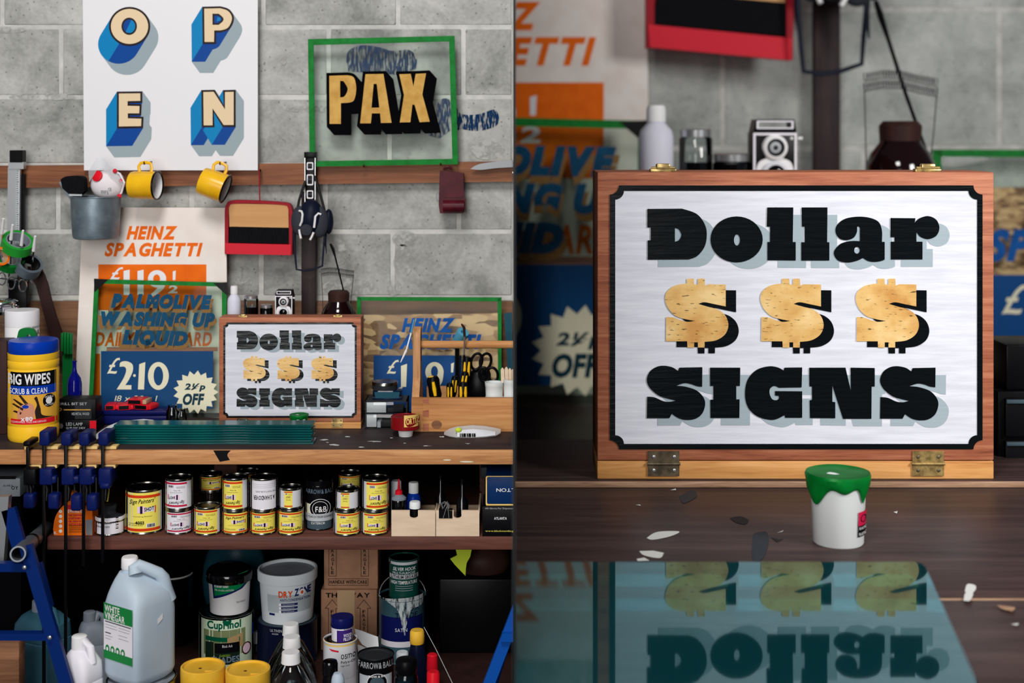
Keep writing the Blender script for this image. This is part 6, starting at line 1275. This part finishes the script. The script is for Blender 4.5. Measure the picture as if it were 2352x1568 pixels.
t, cx, Yc, r, zb, zt = tin_at('dark_blue_tin', 'dark blue tin under the large white tub', 590, 730, 1392, None, Yc=3.45, surf=ZL, mat='ink_blue' if M('ink_blue', (14, 20, 44), 0.3) else '', group=None, lidmat='slate')
d = Decals(t, cylpx(cx, Yc, r * 0.974)); d.text('ULTIVEN', 622, 1452, 648, 1446, 'light_grey'); d.text('satin', 626, 1458, 640, 1454, 'light_grey'); d.flush()
t, cx, Yc, r, zb, zt = tub('white_tub', 'large white tub with orange and navy lettering and recessed grey lid', 592, 729, 1281, None, 3.45, zt + 0.0004, [('body', 'dry_white', [(0.82, 0), (0.84, 0.01), (0.93, 0.80), (0.96, 0.80)]), ('rim', 'dry_white', [(0.95, 0.79), (0.99, 0.80), (1.0, 0.97), (0.985, 1.0), (0.93, 1.0), (0.91, 0.94)]), ('lid', 'milky_dim', [(0.915, 0.94), (0.6, 0.935), (0.0, 0.935)])])
mp = cylpx(cx, Yc, r * 0.933, taper=r * 0.09 / (0.8 * (zt - zb)), z0=zb + 0.8 * (zt - zb)); d = Decals(t, mp); L_ = 0
d.rect(614, 1409, 722, 1368, 'label_grey' if M('label_grey', (176, 184, 190), 0.4) else '', 0.6, 'label_band', 14); d.text('DRY', 640, 1373, 672, 1358, 'dryzone_orange', 3, 0, 0.04); d.text('ZONE', 676, 1372, 713, 1354, 'dryzone_navy', 3, 0, 0.04, sk=-3); d.text('ANTI-CONDENSATION', 643, 1382, 712, 1376, 'dryzone_navy', 3, 0, 0.01); d.poly([ell(693, 1364, 7, 8), ell(693, 1364, 3, 4, 14)], 'white', 4, 'badge'); d.poly(ell(693, 1364, 3, 4, 14), 'dryzone_orange', 5, 'badge')
for i in range(3): d.rect(641, 1392 + i * 8.2, 684, 1387 + i * 8.2, 'dryzone_navy', 2, 'label_bar', 6); d.poly(ell(643, 1389.5 + i * 8.2, 3, 3.4, 14), 'white', 3, 'label_dot'); d.text('Stops mould growth', 649, 1391.4 + i * 8.2, 676, 1388.4 + i * 8.2, 'white', 3)
d.rect(617, 1416, 630, 1411, 'dryzone_navy', 2, 'label_bar', 3); d.flush()
# yellow tubs in front
for (x0, x1, yt, nm) in ((415, 517, 1508, 'left'), (518, 621, 1514, 'right')):
    t, cx, Yc, r, zb, zt = tub('yellow_tub', 'yellow plastic tub with sunken lid at the bottom, %s of the two' % nm, x0, x1, yt, None, 3.10, ZL + 0.0003, [('body', 'tub_yellow', [(0.93, 0), (0.96, 0.02), (1.0, 0.93), (0.985, 0.99), (0.95, 1.0)]), ('lid', 'tub_yellow', [(0.96, 1.0), (0.90, 1.0), (0.86, 0.96), (0.80, 0.955), (0.0, 0.955)])], group='yellow tubs at the bottom')
    part('lid_bar', MB().box(cx + r * 0.2, cx + r * 0.75, Yc - r * 0.55, Yc - r * 0.48, zt - 0.006, zt - 0.0015, 0.001), 'tub_yellow', t); part('speck', MB().ball((cx - r * 0.1, Yc - 0.1 * r, zb + 0.956 * (zt - zb)), 0.004, 0.003, 0.0012, 10, 6), 'rust', t)
# clear bottles
for i, (x, yt, Yb_) in enumerate(((668, 1427, 3.30), (670, 1456, 3.20), (668, 1491, 3.10))):
    w_ = 19 + i * 1.3
    lathe_thing('clear_bottle', 'clear bottle with white screw cap, %s of three in a row' % ('rearmost', 'middle', 'front')[i], 'bottle', x, Yb_, ZL + 0.0003, [('body', 'clear_plastic', [(54, None), (58, yt + 122), (58, yt + 112), (50, yt + 88), (28, yt + 46), (w_ * 0.8, yt + 33), (w_ * 0.8, yt + 30)]), ('cap', 'white', [(w_ + 0.6, yt + 29), (w_, yt + 26), (w_ - 1, yt + 8), (w_ - 2, yt + 5), (0, yt + 5)])], 'clear bottles in a row')
lathe_thing('small_bottle', 'bottle with white cap peeping out right of the pale green tin', 'bottle', 590, 3.50, ZL, [('body', 'ink', [(22, None), (22, 1470 + 20), (10, 1478), (9, 1474)]), ('cap', 'white', [(9.5, 1475), (9.5, 1452), (8, 1449), (0, 1449)])])
# cardboard boxes
t, d = carton('cardboard_box', 'lower cardboard box printed THIS WAY with up arrows', 737, 1354, 866, 1475, 3.50, 0.17, 'card', ZL + 0.0003, bev=0.002)
zc = Z(1354, 3.50) + 0.0006
d.text('THIS WAY', 748, 1372, 850, 1361, 'ink', 1, 0, 0.03); d.rect(775, 1470, 815, 1355, 'tape_tan', 3, 'packing_tape')
for x in (763, 836):
    ar = [(x, 1376), (x + 17, 1397), (x + 9, 1397), (x + 9, 1460), (x - 9, 1460), (x - 9, 1397), (x - 17, 1397)]; d.poly([ar, offset(ar, -1.1)], 'ink', 1, 'arrow')
    for i, ch in enumerate('FRAGILE'): w1_ = 1.0 if ch == 'I' else 3.3; d.text(ch, x - w1_, 1408 + i * 9.5, x + w1_, 1400.5 + i * 9.5, 'ink', 1, 0, 0.02)
d.flush()
t, d = carton('cardboard_box', 'upper cardboard box printed FRAGILE, HANDLE WITH CARE', 744, 1258, 868, 1353, 3.505, 0.16, 'card', zc, bev=0.002)
for x in (764, 838):
    d.poly([rect(x - 9, 1240, x + 9, 1323), rect(x - 8, 1241, x + 8, 1322)], 'ink', 1, 'print_frame')
    for i, ch in enumerate('FRAGILE'): w1_ = 1.0 if ch == 'I' else 3.3; d.text(ch, x - w1_, 1258 + i * 10, x + w1_, 1250.5 + i * 10, 'ink', 1, 0, 0.02)
d.poly([rect(754, 1328, 846, 1344), rect(755, 1329, 845, 1343)], 'ink', 1, 'print_frame'); d.text('HANDLE WITH CARE', 757, 1340, 843, 1332, 'ink', 1, 0, 0.03); d.flush()
# paint tin with grease tin on top
t, cx, Yc, r, zb, zt = tin_at('trade_paint_tin', 'dented TRADE paint tin with white drips below the green grease tin', 869, 977, 1346, None, Yc=3.46, surf=ZL, mat='teal_tin', group=None)
d = Decals(t, cylpx(cx, Yc, r * 0.974)); d.rect(870.5, 1474, 975, 1418, 'navy', 1, 'label_wrap', 16); d.rect(870.5, 1487, 975, 1474, 'label_white', 1, 'label_wrap', 16); d.text('TRADE', 908, 1420, 958, 1408, 'ink_blue', 2, 0, 0.01); d.text('SATIN', 908, 1451, 935, 1443, 'white', 2); d.text('SULUX', 912, 1404, 962, 1394, 'ink_blue', 2, 0, 0.0)
d.poly(smoothc([(880, 1378), (915, 1374, 1), (970, 1372), (968, 1395, 1), (945, 1400, 1), (940, 1415, 1), (932, 1440, 1), (930, 1460, 1), (924, 1440, 1), (918, 1412, 1), (908, 1395, 1)]), 'drip_white', 4, 'paint_drip'); d.flush()
part('wire_handle', MB().tube([(cx - r * math.cos(q), Yc + 0.02 - 0.05 * math.sin(q) * 0, zt - 0.01 + 0.055 * math.sin(q)) for q in [math.pi * i / 14 for i in range(15)]], 0.0012, 6), 'steel', t)
t, cx, Yc, r, zb, zt = tin_at('grease_tin', 'green lithium grease tin on the TRADE paint tin', 893, 963, 1267, None, zb=zt + 0.0004 - 0.0028, Yc=3.46, mat='grease_green', group=None)
d = Decals(t, cylpx(cx, Yc, r * 0.974)); d.rect(894, 1298, 962, 1288, 'label_pale', 1, 'label_band', 14); d.text('SILVER HOOK', 903, 1311, 955, 1303, 'white', 2, 0.25, 0.02); d.text('MULTI-PURPOSE', 903, 1319, 953, 1313.5, 'white', 2)
d.rect(896, 1330, 960, 1320.5, 'label_pale', 1, 'label_band', 12); d.text('LITHIUM GREASE', 899, 1329, 957, 1321.5, 'ink', 2, 0, 0.03); d.text('HIGH TEMPERATURE', 899, 1342, 957, 1334, 'white', 2, 0, 0.02)
for y in (1347, 1352, 1357): d.rect(908, y, 948, y - 1, 'light_grey', 1, 'small_print', 6)
d.flush()
# wood filler on oil tin, dark tin, small bottles
t, cx, Yc, r, zb, zt = tin_at('oil_tin', 'white oil tin with yellow band carrying the purple wood filler', 742, 821, 1450, None, Yc=3.24, surf=ZL, mat='label_pale', group=None)
d = Decals(t, cylpx(cx, Yc, r * 0.974)); d.rect(743, 1486, 820, 1477, 'cream_yellow', 1, 'label_band', 14); d.rect(743, 1560, 820, 1486, 'label_pale', 0.6, 'label_wrap', 14); d.text('osmo', 783, 1514, 816, 1503, 'ink', 2); d.text('Polyx-Oil', 783, 1526, 815, 1518, 'ink', 2, 0, 0.01); d.text('High Solid', 783, 1532, 802, 1528, 'ink', 2); d.poly([(756, 1491), (778, 1494), (778, 1498), (762, 1496)], 'red', 2, 'label_patch'); d.flush()
t, cx, Yc, r, zb, zt = tub('wood_filler', 'small white and purple wood filler tub with navy cap on the oil tin', 760, 812, 1405, None, 3.24, zt + 0.0004 - 0.0025, [('body', 'label_white', [(0.90, 0), (0.93, 0.01), (0.97, 0.62), (0.0, 0.62)]), ('cap', 'navy', [(0.98, 0.58), (1.0, 0.6), (1.0, 0.94), (0.95, 1.0), (0.0, 1.0)])])
M('purple', (62, 36, 120), 0.4)
d = Decals(t, cylpx(cx, Yc, r * 0.965)); d.rect(774, 1479, 808, 1448, 'purple', 1, 'label', 8); d.text('RONSEAL', 790, 1448, 806, 1442, 'ink', 2, 0, 0.01); d.text('WOOD', 789, 1464, 807, 1456, 'white', 2, 0, 0.02); d.text('FILLER', 789, 1472, 807, 1465, 'white', 2, 0, 0.02); d.flush()
t, cx, Yc, r, zb, zt = tin_at('dark_paint_tin', 'dark paint tin with white round badge at the bottom of the pile', 820, 906, 1484, None, Yc=3.12, surf=ZL, mat='ink', group=None, lidmat='dark_grey')
d = Decals(t, cylpx(cx, Yc, r * 0.974)); d.text('FARROW& BALL', 824, 1536, 903, 1522, 'light_grey', 2); d.rect(821, 1600, 905, 1552, 'label_grey', 0.6, 'label_wrap', 14); d.poly([ell(866, 1570, 22, 22), ell(866, 1570, 16, 16)], 'ink', 2, 'badge'); d.poly([ell(866, 1570, 23, 23), ell(866, 1570, 21.8, 21.8)], 'white', 3, 'badge'); d.poly(ell(866, 1570, 16, 16), 'slate', 2, 'badge'); d.text('ROW & BA', 848, 1556, 884, 1551, 'white', 4, 0, 0.02); d.flush()
LB = lambda n, l, x, Y, p: lathe_thing(n, l, 'bottle', x, Y, ZL + 0.0003, p)
LB('black_bottle', 'black-capped bottle at the bottom in front of the oil tin', 758, 3.10, [('body', 'ink', [(18, None), (18, 1570), (15, 1545)]), ('cap', 'black_gloss', [(18, 1546), (18, 1522), (16, 1517), (0, 1516)])])
LB('nozzle_bottle', 'bottle with translucent white nozzle at the bottom edge', 776, 3.05, [('body', 'milky', [(17, None), (17, 1590), (15, 1562)]), ('nozzle', 'milky', [(15, 1562), (13, 1552), (9, 1545), (0, 1544)])])
LB('blue_bottle', 'dark blue bottle with yellow cap right of the TRADE tin', 958, 3.28, [('body', 'ink_blue', [(24, None), (25, 1562), (25, 1525), (18, 1490), (14, 1476)]), ('cap', 'tub_yellow', [(16, 1476), (17, 1472), (16.5, 1450), (14, 1446), (0, 1446)])])
LB('small_bottle', 'white-capped bottle between the dark badge tin and the blue bottle', 924, 3.20, [('body', 'milky_dim', [(14, None), (15, 1580), (14, 1512)]), ('cap', 'dry_white', [(14, 1512), (14, 1499), (12, 1496), (0, 1496)])])
LB('dark_jar', 'dark glass jar with black lid at the bottom, right of the badge tin', 933, 3.08, [('body', 'smoke_plastic', [(26, None), (28, 1600), (27, 1555), (22, 1543)]), ('contents', 'tub_teal', [(22, None), (24, 1600), (23, 1558), (0, 1558)]), ('lid', 'black', [(23, 1544), (25, 1540), (25, 1518), (22, 1513), (0, 1512)])])
LB('red_spray', 'red capped bottle standing behind another red one at the bottom right', 993, 3.24, [('body', 'red', [(13, None), (13, 1575), (13, 1536)]), ('cap', 'bright_red', [(13.5, 1536), (12, 1504), (9, 1501), (0, 1501)])])
LB('red_spray', 'red capped bottle at the very bottom right in front of another', 995, 3.14, [('body', 'bright_red', [(15, None), (15, 1600), (15, 1545), (12, 1541), (0, 1541)])])
t = thing('plastic_bag', 'clear crumpled bag beside the oil tin', 'bag', P(845, 1490, 3.36)); part('film', MB().sheet([(P(x, a, 3.37), P(x + 2, b, 3.35)) for x, a, b in ((815, 1444, 1458), (830, 1448, 1480), (848, 1455, 1490), (868, 1462, 1486))], (0, 0.001, 0)), 'film', t); part('fold', MB().sheet([(P(x, a, 3.355), P(x + 2, b, 3.345)) for x, a, b in ((822, 1480, 1600), (840, 1486, 1600), (860, 1484, 1600))], (0, 0.001, 0)), 'film', t)
# black drum, buckets in the dark, jerry cans at left
t, cx, Yc, r, zb, zt = tub('black_bucket', 'black bucket with white paint drips round its rim behind the vinegar jug', 350, 442, 1302, None, 3.56, ZL + 0.0003, [('body', 'black_gloss', [(0.86, 0), (0.9, 0.01), (1.0, 0.97), (1.0, 1.0), (0.96, 1.0), (0.9, 0.4)]), ])
part('paint_rim', MB().tube([(cx + r * math.sin(q) * 0.985, Yc - r * math.cos(q) * 0.985, zt + 0.001) for q in [-1.5 + 3.1 * i / 20 for i in range(21)]], 0.0022, 6), 'paint_scab', t, 'white dried paint on the rim')
single('blue_sack', MB().ball(P(540, 1330, 3.62), 0.085, 0.05, 0.135, 20, 12), 'tub_teal', 'dark teal plastic sack behind the black-lidded filler tub', 'sack')
def jerry(label, x, Y, w_, yt, yb, mat, rz, capw=0.017, capm='white'):
    k = Y / F; cx = X(x, Y); zb = ZL + 0.0003; h = Z(yt, Y) - zb
    t = thing('jerry_can', label, 'can', (cx, Y, zb)); Mx = Matrix.Translation((cx, Y, zb)) @ Matrix.Rotation(rz, 4, 'Z'); a = w_ * k
    part('body', loft([(0, a * 0.9, a * 0.8, 5, 0, 0), (0.01, a, a * 0.9, 5, 0, 0), (h * 0.55, a, a * 0.9, 5, 0, 0), (h * 0.56, a * 0.97, a * 0.87, 5, 0, 0), (h * 0.58, a, a * 0.9, 5, 0, 0), (h * 0.74, a * 0.97, a * 0.88, 4, 0, 0), (h * 0.83, a * 0.7, a * 0.7, 3, -0.005, 0), (h * 0.87, a * 0.4, a * 0.42, 2.4, -0.01, 0)], Mx), mat, t)
    n_ = Mx @ Vector((-0.01, 0, h * 0.86)); part('cap', MB().lathe([(capw * 0.95, 0), (capw, 0.004), (capw * 0.96, h * 0.13), (capw * 0.8, h * 0.14), (0.0004, h * 0.14)], n_, 24), capm, t)
    part('handle', MB().tube([Mx @ Vector(p) for p in ((0.0, 0, h * 0.84), (0.01, 0, h * 0.95), (a * 0.6, 0, h * 0.9), (a * 0.8, 0, h * 0.74))], 0.009, 10), mat, t)
jerry('white jerry can at the lower left beside the vinegar jug', 190, 3.02, 38, 1460, None, 'label_white', -0.5)
jerry('grey jerry can half hidden behind the white one', 216, 3.30, 34, 1402, None, 'milky_dim', 0.4, 0.015, 'milky_dim')
jerry('teal translucent jerry can behind the blue ladder', 98, 3.30, 55, 1378, None, 'teal_plastic' if M('teal_plastic', (58, 104, 122), 0.25) else '', -0.5, 0.018, 'milky_dim')
lathe_thing('dark_can', 'dark bottle with pale cap at the left edge behind the ladder', 'bottle', 40, 3.42, ZL + 0.0003, [('body', 'tub_teal', [(32, None), (34, 1510), (34, 1490), (20, 1462), (17, 1450)]), ('cap', 'milky_dim', [(19, 1450), (19, 1424), (17, 1419), (0, 1418)])])
single('wooden_box', MB().box(X(-70, 3.06), X(44, 3.06), 3.06, 3.10, ZL + 0.0003, Z(1474, 3.06), 0.003), 'crate_brown', 'brown wooden box at the lower left corner behind the ladder', 'box')
# ---- blue folding ladder at left, grey tube, grey panels
def bar(mb, p, q, w_, th): # flat bar between two points, width w_ in the picture plane
    p, q = Vector(p), Vector(q); dirv = (q - p).normalized(); n = Vector((0, 1, 0)); s_ = dirv.cross(n).normalized() * (w_ / 2); t_ = Vector((0, th, 0))
    vs = [p - s_, p + s_, q + s_, q - s_]; vs += [v + t_ for v in vs]
    return mb.add(vs, [(0, 1, 2, 3), (7, 6, 5, 4), (0, 4, 5, 1), (1, 5, 6, 2), (2, 6, 7, 3), (3, 7, 4, 0)])
t = thing('step_ladder', 'blue folding metal stepladder at the lower left', 'ladder', P(100, 1700, 2.96))
part('rail', bar(MB(), P(58, 1255, 2.98), P(182, 1680, 2.96), 0.027, 0.014), 'ladder_blue', t); part('rail', bar(MB(), P(86, 1295, 3.00), P(112, 1395, 2.995), 0.016, 0.012), 'ladder_blue', t)
part('rung', bar(MB(), P(-60, 1303, 2.99), P(62, 1304, 2.99), 0.018, 0.02), 'ladder_blue', t); part('rung', bar(MB(), P(-60, 1463, 2.975), P(118, 1463, 2.975), 0.015, 0.02), 'ladder_blue', t)
part('rear_rail', bar(MB(), P(18, 1170, 3.05), P(44, 1260, 3.05), 0.030, 0.014), 'ladder_blue', t)
for (x, y) in ((56, 1303), (114, 1464)): part('rivet', MB().ball(P(x, y, 2.958), 0.0045, 0.002, 0.0045, 12, 6), 'steel', t)
t = thing('metal_tube', 'grey galvanised tube lying across the ladder under the shelf', 'tube', P(42, 1290, 2.99)); p0, p1 = P(41, 1272, 2.955), P(107, 1213, 3.34)
dv = (p1 - p0).normalized(); Mt = Matrix.Translation(p0) @ along(dv); Lt = (p1 - p0).length
part('tube', MB().lathe([(0.0135, 0), (0.0165, 0), (0.0165, Lt), (0.0135, Lt), (0.0135, 0)], (0, 0, 0), 28, Mt, cap=False), 'grey_metal' if M('grey_metal', (120, 126, 134), 0.45, 0.6) else '', t); part('clip_band', MB().lathe([(0.0168, Lt * 0.42), (0.0178, Lt * 0.42), (0.0178, Lt * 0.46), (0.0168, Lt * 0.46)], (0, 0, 0), 28, Mt, cap=False), 'black', t)
single('silver_panel', MB().poly([[(-30, 1142), (20, 1140), (16, 1190), (8, 1290), (-30, 1290)]], flatY(3.05), (0, 0.02, 0)), 'steel', 'silver metal panel at the left edge above the ladder', 'panel')
t, d = carton('grey_carton', 'grey carton with printed end under the bench at the left edge', -40, 1098, 46, 1140, 3.34, 0.12, 'milky_dim', cat='box'); d.text('OY', 26, 1124, 42, 1116, 'ink', 1, 0, 0.02); d.text('ELMEX', 8, 1117, 30, 1113, 'ink', 1); d.rect(-30, 1100, 36, 1093, 'black', 1, 'edge_line'); d.flush()
single('cupboard', MB().box(X(-60, 3.34), X(50, 3.34), 3.335, 3.46, ZL, Z(1140, 3.34) - 0.0005, 0.002), 'black_matte', 'black cupboard under the grey carton at the left edge', 'cupboard')
# ---- right end: hi-vis cloth, dark cabinet, second blue ladder, string
CLIP = -1
single('dark_cabinet', MB().box(X(1010, 3.5), -0.0005, 3.48, 3.68, ZL, Z(1330, 3.48), 0.004), 'black', 'black cabinet in the dark corner beside the partition', 'cabinet')
single('hivis_cloth', MB().sheet([(P(a, y, 3.47 - i * 0.004), P(b, y2, 3.46 - 0.004 * i)) for i, (a, y, b, y2) in enumerate(((1046, 1258, 1084, 1258), (1050, 1275, 1080, 1278), (1034, 1283, 1072, 1292), (1044, 1296, 1070, 1305), (1060, 1312, 1069, 1322)))], (0, 0.004, 0)), 'hivis', 'crumpled lime hi-vis cloth hanging under the shelf', 'cloth')
single('dark_sack', MB().ball(P(1110, 1285, 3.56), 0.07, 0.06, 0.05, 20, 12), 'brown_dark', 'dark brown sack on the black cabinet beside the partition', 'sack')
t = thing('step_ladder', 'blue metal ladder leg at the bottom beside the partition', 'ladder', P(1130, 1650, 3.0)); part('rail', bar(MB(), P(1198, 1375, 3.02), P(1112, 1600, 3.0), 0.024, 0.014), 'ladder_blue_lit', t); part('bracket', MB().poly([[(1153, 1455), (1190, 1455), (1190, 1474), (1150, 1474)]], flatY(3.0), (0, 0.016, 0)), 'ladder_blue_lit', t); part('stay', bar(MB(), P(1165, 1478, 3.03), P(1138, 1570, 3.03), 0.012, 0.01), 'ladder_blue', t)
CLIP = 0
single('string', MB().tube([P(974, 1440, 3.16), P(1000, 1488, 3.12), P(1040, 1570, 3.08), P(1060, 1610, 3.05)], 0.0006, 5), 'twine', 'thin pale string hanging in front of the red bottles', 'string')
# ---------------------------------------------------------------- right bay: bench, glass, cup
CLIP = 1
YE = 3.385                                           # front edge of the raised rear board
ZR2 = Z(1119, YE)                                    # lower boards
br = thing('workbench', 'dark brown plank bench carrying the large sign case', 'workbench', (1.2, 3.0, 0))
part('rear_board', MB().box(0.0, 2.2, YE, 3.84, ZBR - 0.03, ZBR - 0.0003, 0.003), 'bench_brown', br); part('rear_shelf', MB().box(0.0, 2.2, 3.86, 5.97, 0.49, 0.5215, 0.003), 'bench_brown', br)
part('rear_board_edge', MB().box(0.0, 2.2, YE - 0.004, YE + 0.0005, ZR2, ZBR - 0.001, 0.002), 'crate_edge' if wood('crate_edge', (104, 76, 60), (150, 116, 92), (176, 142, 116), 'X') else '', br, 'pale worn edge of the rear board')
def on_r(py): return Yon(py, ZR2)
y2 = on_r(1372); y3 = on_r(1700)
part('plank', MB().box(0.0, 2.2, y2 + 0.004, YE - 0.0045, ZR2 - 0.04, ZR2, 0.003), 'bench_brown', br); part('plank_edge', MB().box(0.0, 2.2, y2 - 0.003, y2 + 0.0035, ZR2 - 0.03, ZR2 - 0.002, 0.001), 'crate_edge', br); part('plank', MB().box(0.0, 2.2, y3, y2 - 0.0035, ZR2 - 0.04, ZR2 - 0.003, 0.003), 'bench_brown', br)
for (x, y) in ((0.12, 2.2), (2.0, 2.2), (0.12, 3.75), (2.0, 3.75)): part('leg', MB().box(x - 0.06, x + 0.06, y - 0.06, y + 0.06, 0, ZR2 - 0.041), 'bench_brown', br)
rp = lambda px, py, l=0: Vector((X(px, on_r(py)), on_r(py), ZR2 + 0.0009 + 0.0002 * l))
def scab(pts, m, l=0): part('paint_scab', MB().poly([smoothc(pts)], lambda x, y: rp(x, y, l)), m, br)
scab([(1485, 1236), (1510, 1222, 1), (1560, 1221, 1), (1540, 1232, 1), (1500, 1240, 1)], 'paint_scab'); scab([(1468, 1266), (1500, 1265), (1525, 1270), (1515, 1282, 1), (1480, 1276, 1)], 'paint_scab'); scab([(1462, 1284), (1480, 1281), (1492, 1288), (1465, 1289)], 'paint_scab')
scab([(2216, 1358), (2222, 1342, 1), (2240, 1345, 1), (2240, 1356, 1), (2225, 1368)], 'paint_scab'); scab([(2213, 1380), (2218, 1362, 1), (2235, 1362, 1), (2228, 1380, 1)], 'paint_scab', 1); scab([(1540, 1126), (1552, 1122), (1553, 1126)], 'paint_scab'); scab([(1784, 1224), (1800, 1218), (1797, 1222)], 'paint_scab'); scab([(2052, 1176), (2062, 1174), (2060, 1180)], 'paint_scab'); scab([(1460, 1160), (1470, 1159), (1472, 1162)], 'paint_scab')
M('scuff_teal', (38, 46, 54), 0.5)
scab([(1730, 1226), (1760, 1222, 1), (1765, 1250, 1), (1750, 1285, 1), (1728, 1283, 1)], 'scuff_teal'); scab([(1676, 1190), (1700, 1186, 1), (1720, 1194), (1712, 1204, 1), (1690, 1200, 1)], 'paint_scab_dark'); scab([(1770, 1234), (1790, 1240), (1802, 1236), (1785, 1246)], 'paint_scab_dark'); scab([(1560, 1140), (1590, 1126, 1), (1600, 1140, 1), (1570, 1156, 1)], 'scuff_teal')
scab([(2290, 1390), (2330, 1395, 1), (2325, 1405), (2300, 1398, 1)], 'crate_edge'); scab([(2322, 1434), (2340, 1432), (2336, 1437)], 'paint_scab')
# stacked sheet glass with the reflection of the sign
ZG = Z(1027, 3.40); n = 4; hs = (ZG - ZR2 - 0.001) / n
for i in range(n):
    j = (n - 1 - i) * 0.006
    def gp(px, py, z=ZR2 + 0.001 + (i + 1) * hs): Y = (CZ - ZG) * F / (py - CY); return Vector((X(px, Y), Y + j * 0.5, z))
    top = [gp(1181, 1290), gp(2098, 1290), gp(2116, 1293), gp(2126, 1302), gp(2245, 1568), gp(2262, 1620), gp(1181, 1620)]
    vs = top + [v - Vector((0, 0, hs - 0.0012)) for v in top]; m = len(top)
    single('glass_sheet', MB().add(vs, [tuple(range(m)), tuple(reversed(range(m, 2 * m)))] + [(k, (k + 1) % m, m + (k + 1) % m, m + k) for k in range(m)]), 'sheet_glass', 'large teal glass sheet in the near foreground, %s of four' % ('lowest', 'second from the bottom', 'second from the top', 'topmost')[i], 'glass sheet', 'large glass sheets in the near foreground')
CLIP = 0
Yq = on_r(1264) + 0.058
paint_cup('white paint cup with green paint skin standing in front of the large sign case', 1925, Yq, ZR2 + 0.0003, 128 * Yq / F, Z(1083, Yq) - ZR2, True)
# organiser at the right edge
t = thing('drawer_unit', 'black drawer organiser at the right edge beside the large sign case', 'drawers', P(2340, 1105, 3.6) + Vector((0.1, 0.1, 0)))
a, b = P(2306, 905, 3.62), P(2460, 1108, 3.62)
part('frame', MB().box(a.x - 0.01, b.x, 3.635, 3.82, ZBR, a.z + 0.004, 0.003), 'black', t)
for (y0, y1) in ((915, 1003), (1012, 1096)):
    p, q_ = P(2310, y0, 3.62), P(2455, y1, 3.62); o = part('drawer', MB().box(p.x, q_.x, 3.62, 3.636, q_.z, p.z, 0.004), 'ink', t)
    part('drawer_lip', MB().box(p.x, q_.x, 3.612, 3.6195, p.z - 0.012, p.z - 0.002, 0.002), 'slate', o)
single('black_case', MB().box(X(2296, 3.7), X(2480, 3.7), 3.65, 3.82, a.z + 0.0045, Z(785, 3.7), 0.006), 'black', 'black case stacked on the drawer organiser at the right edge', 'case')
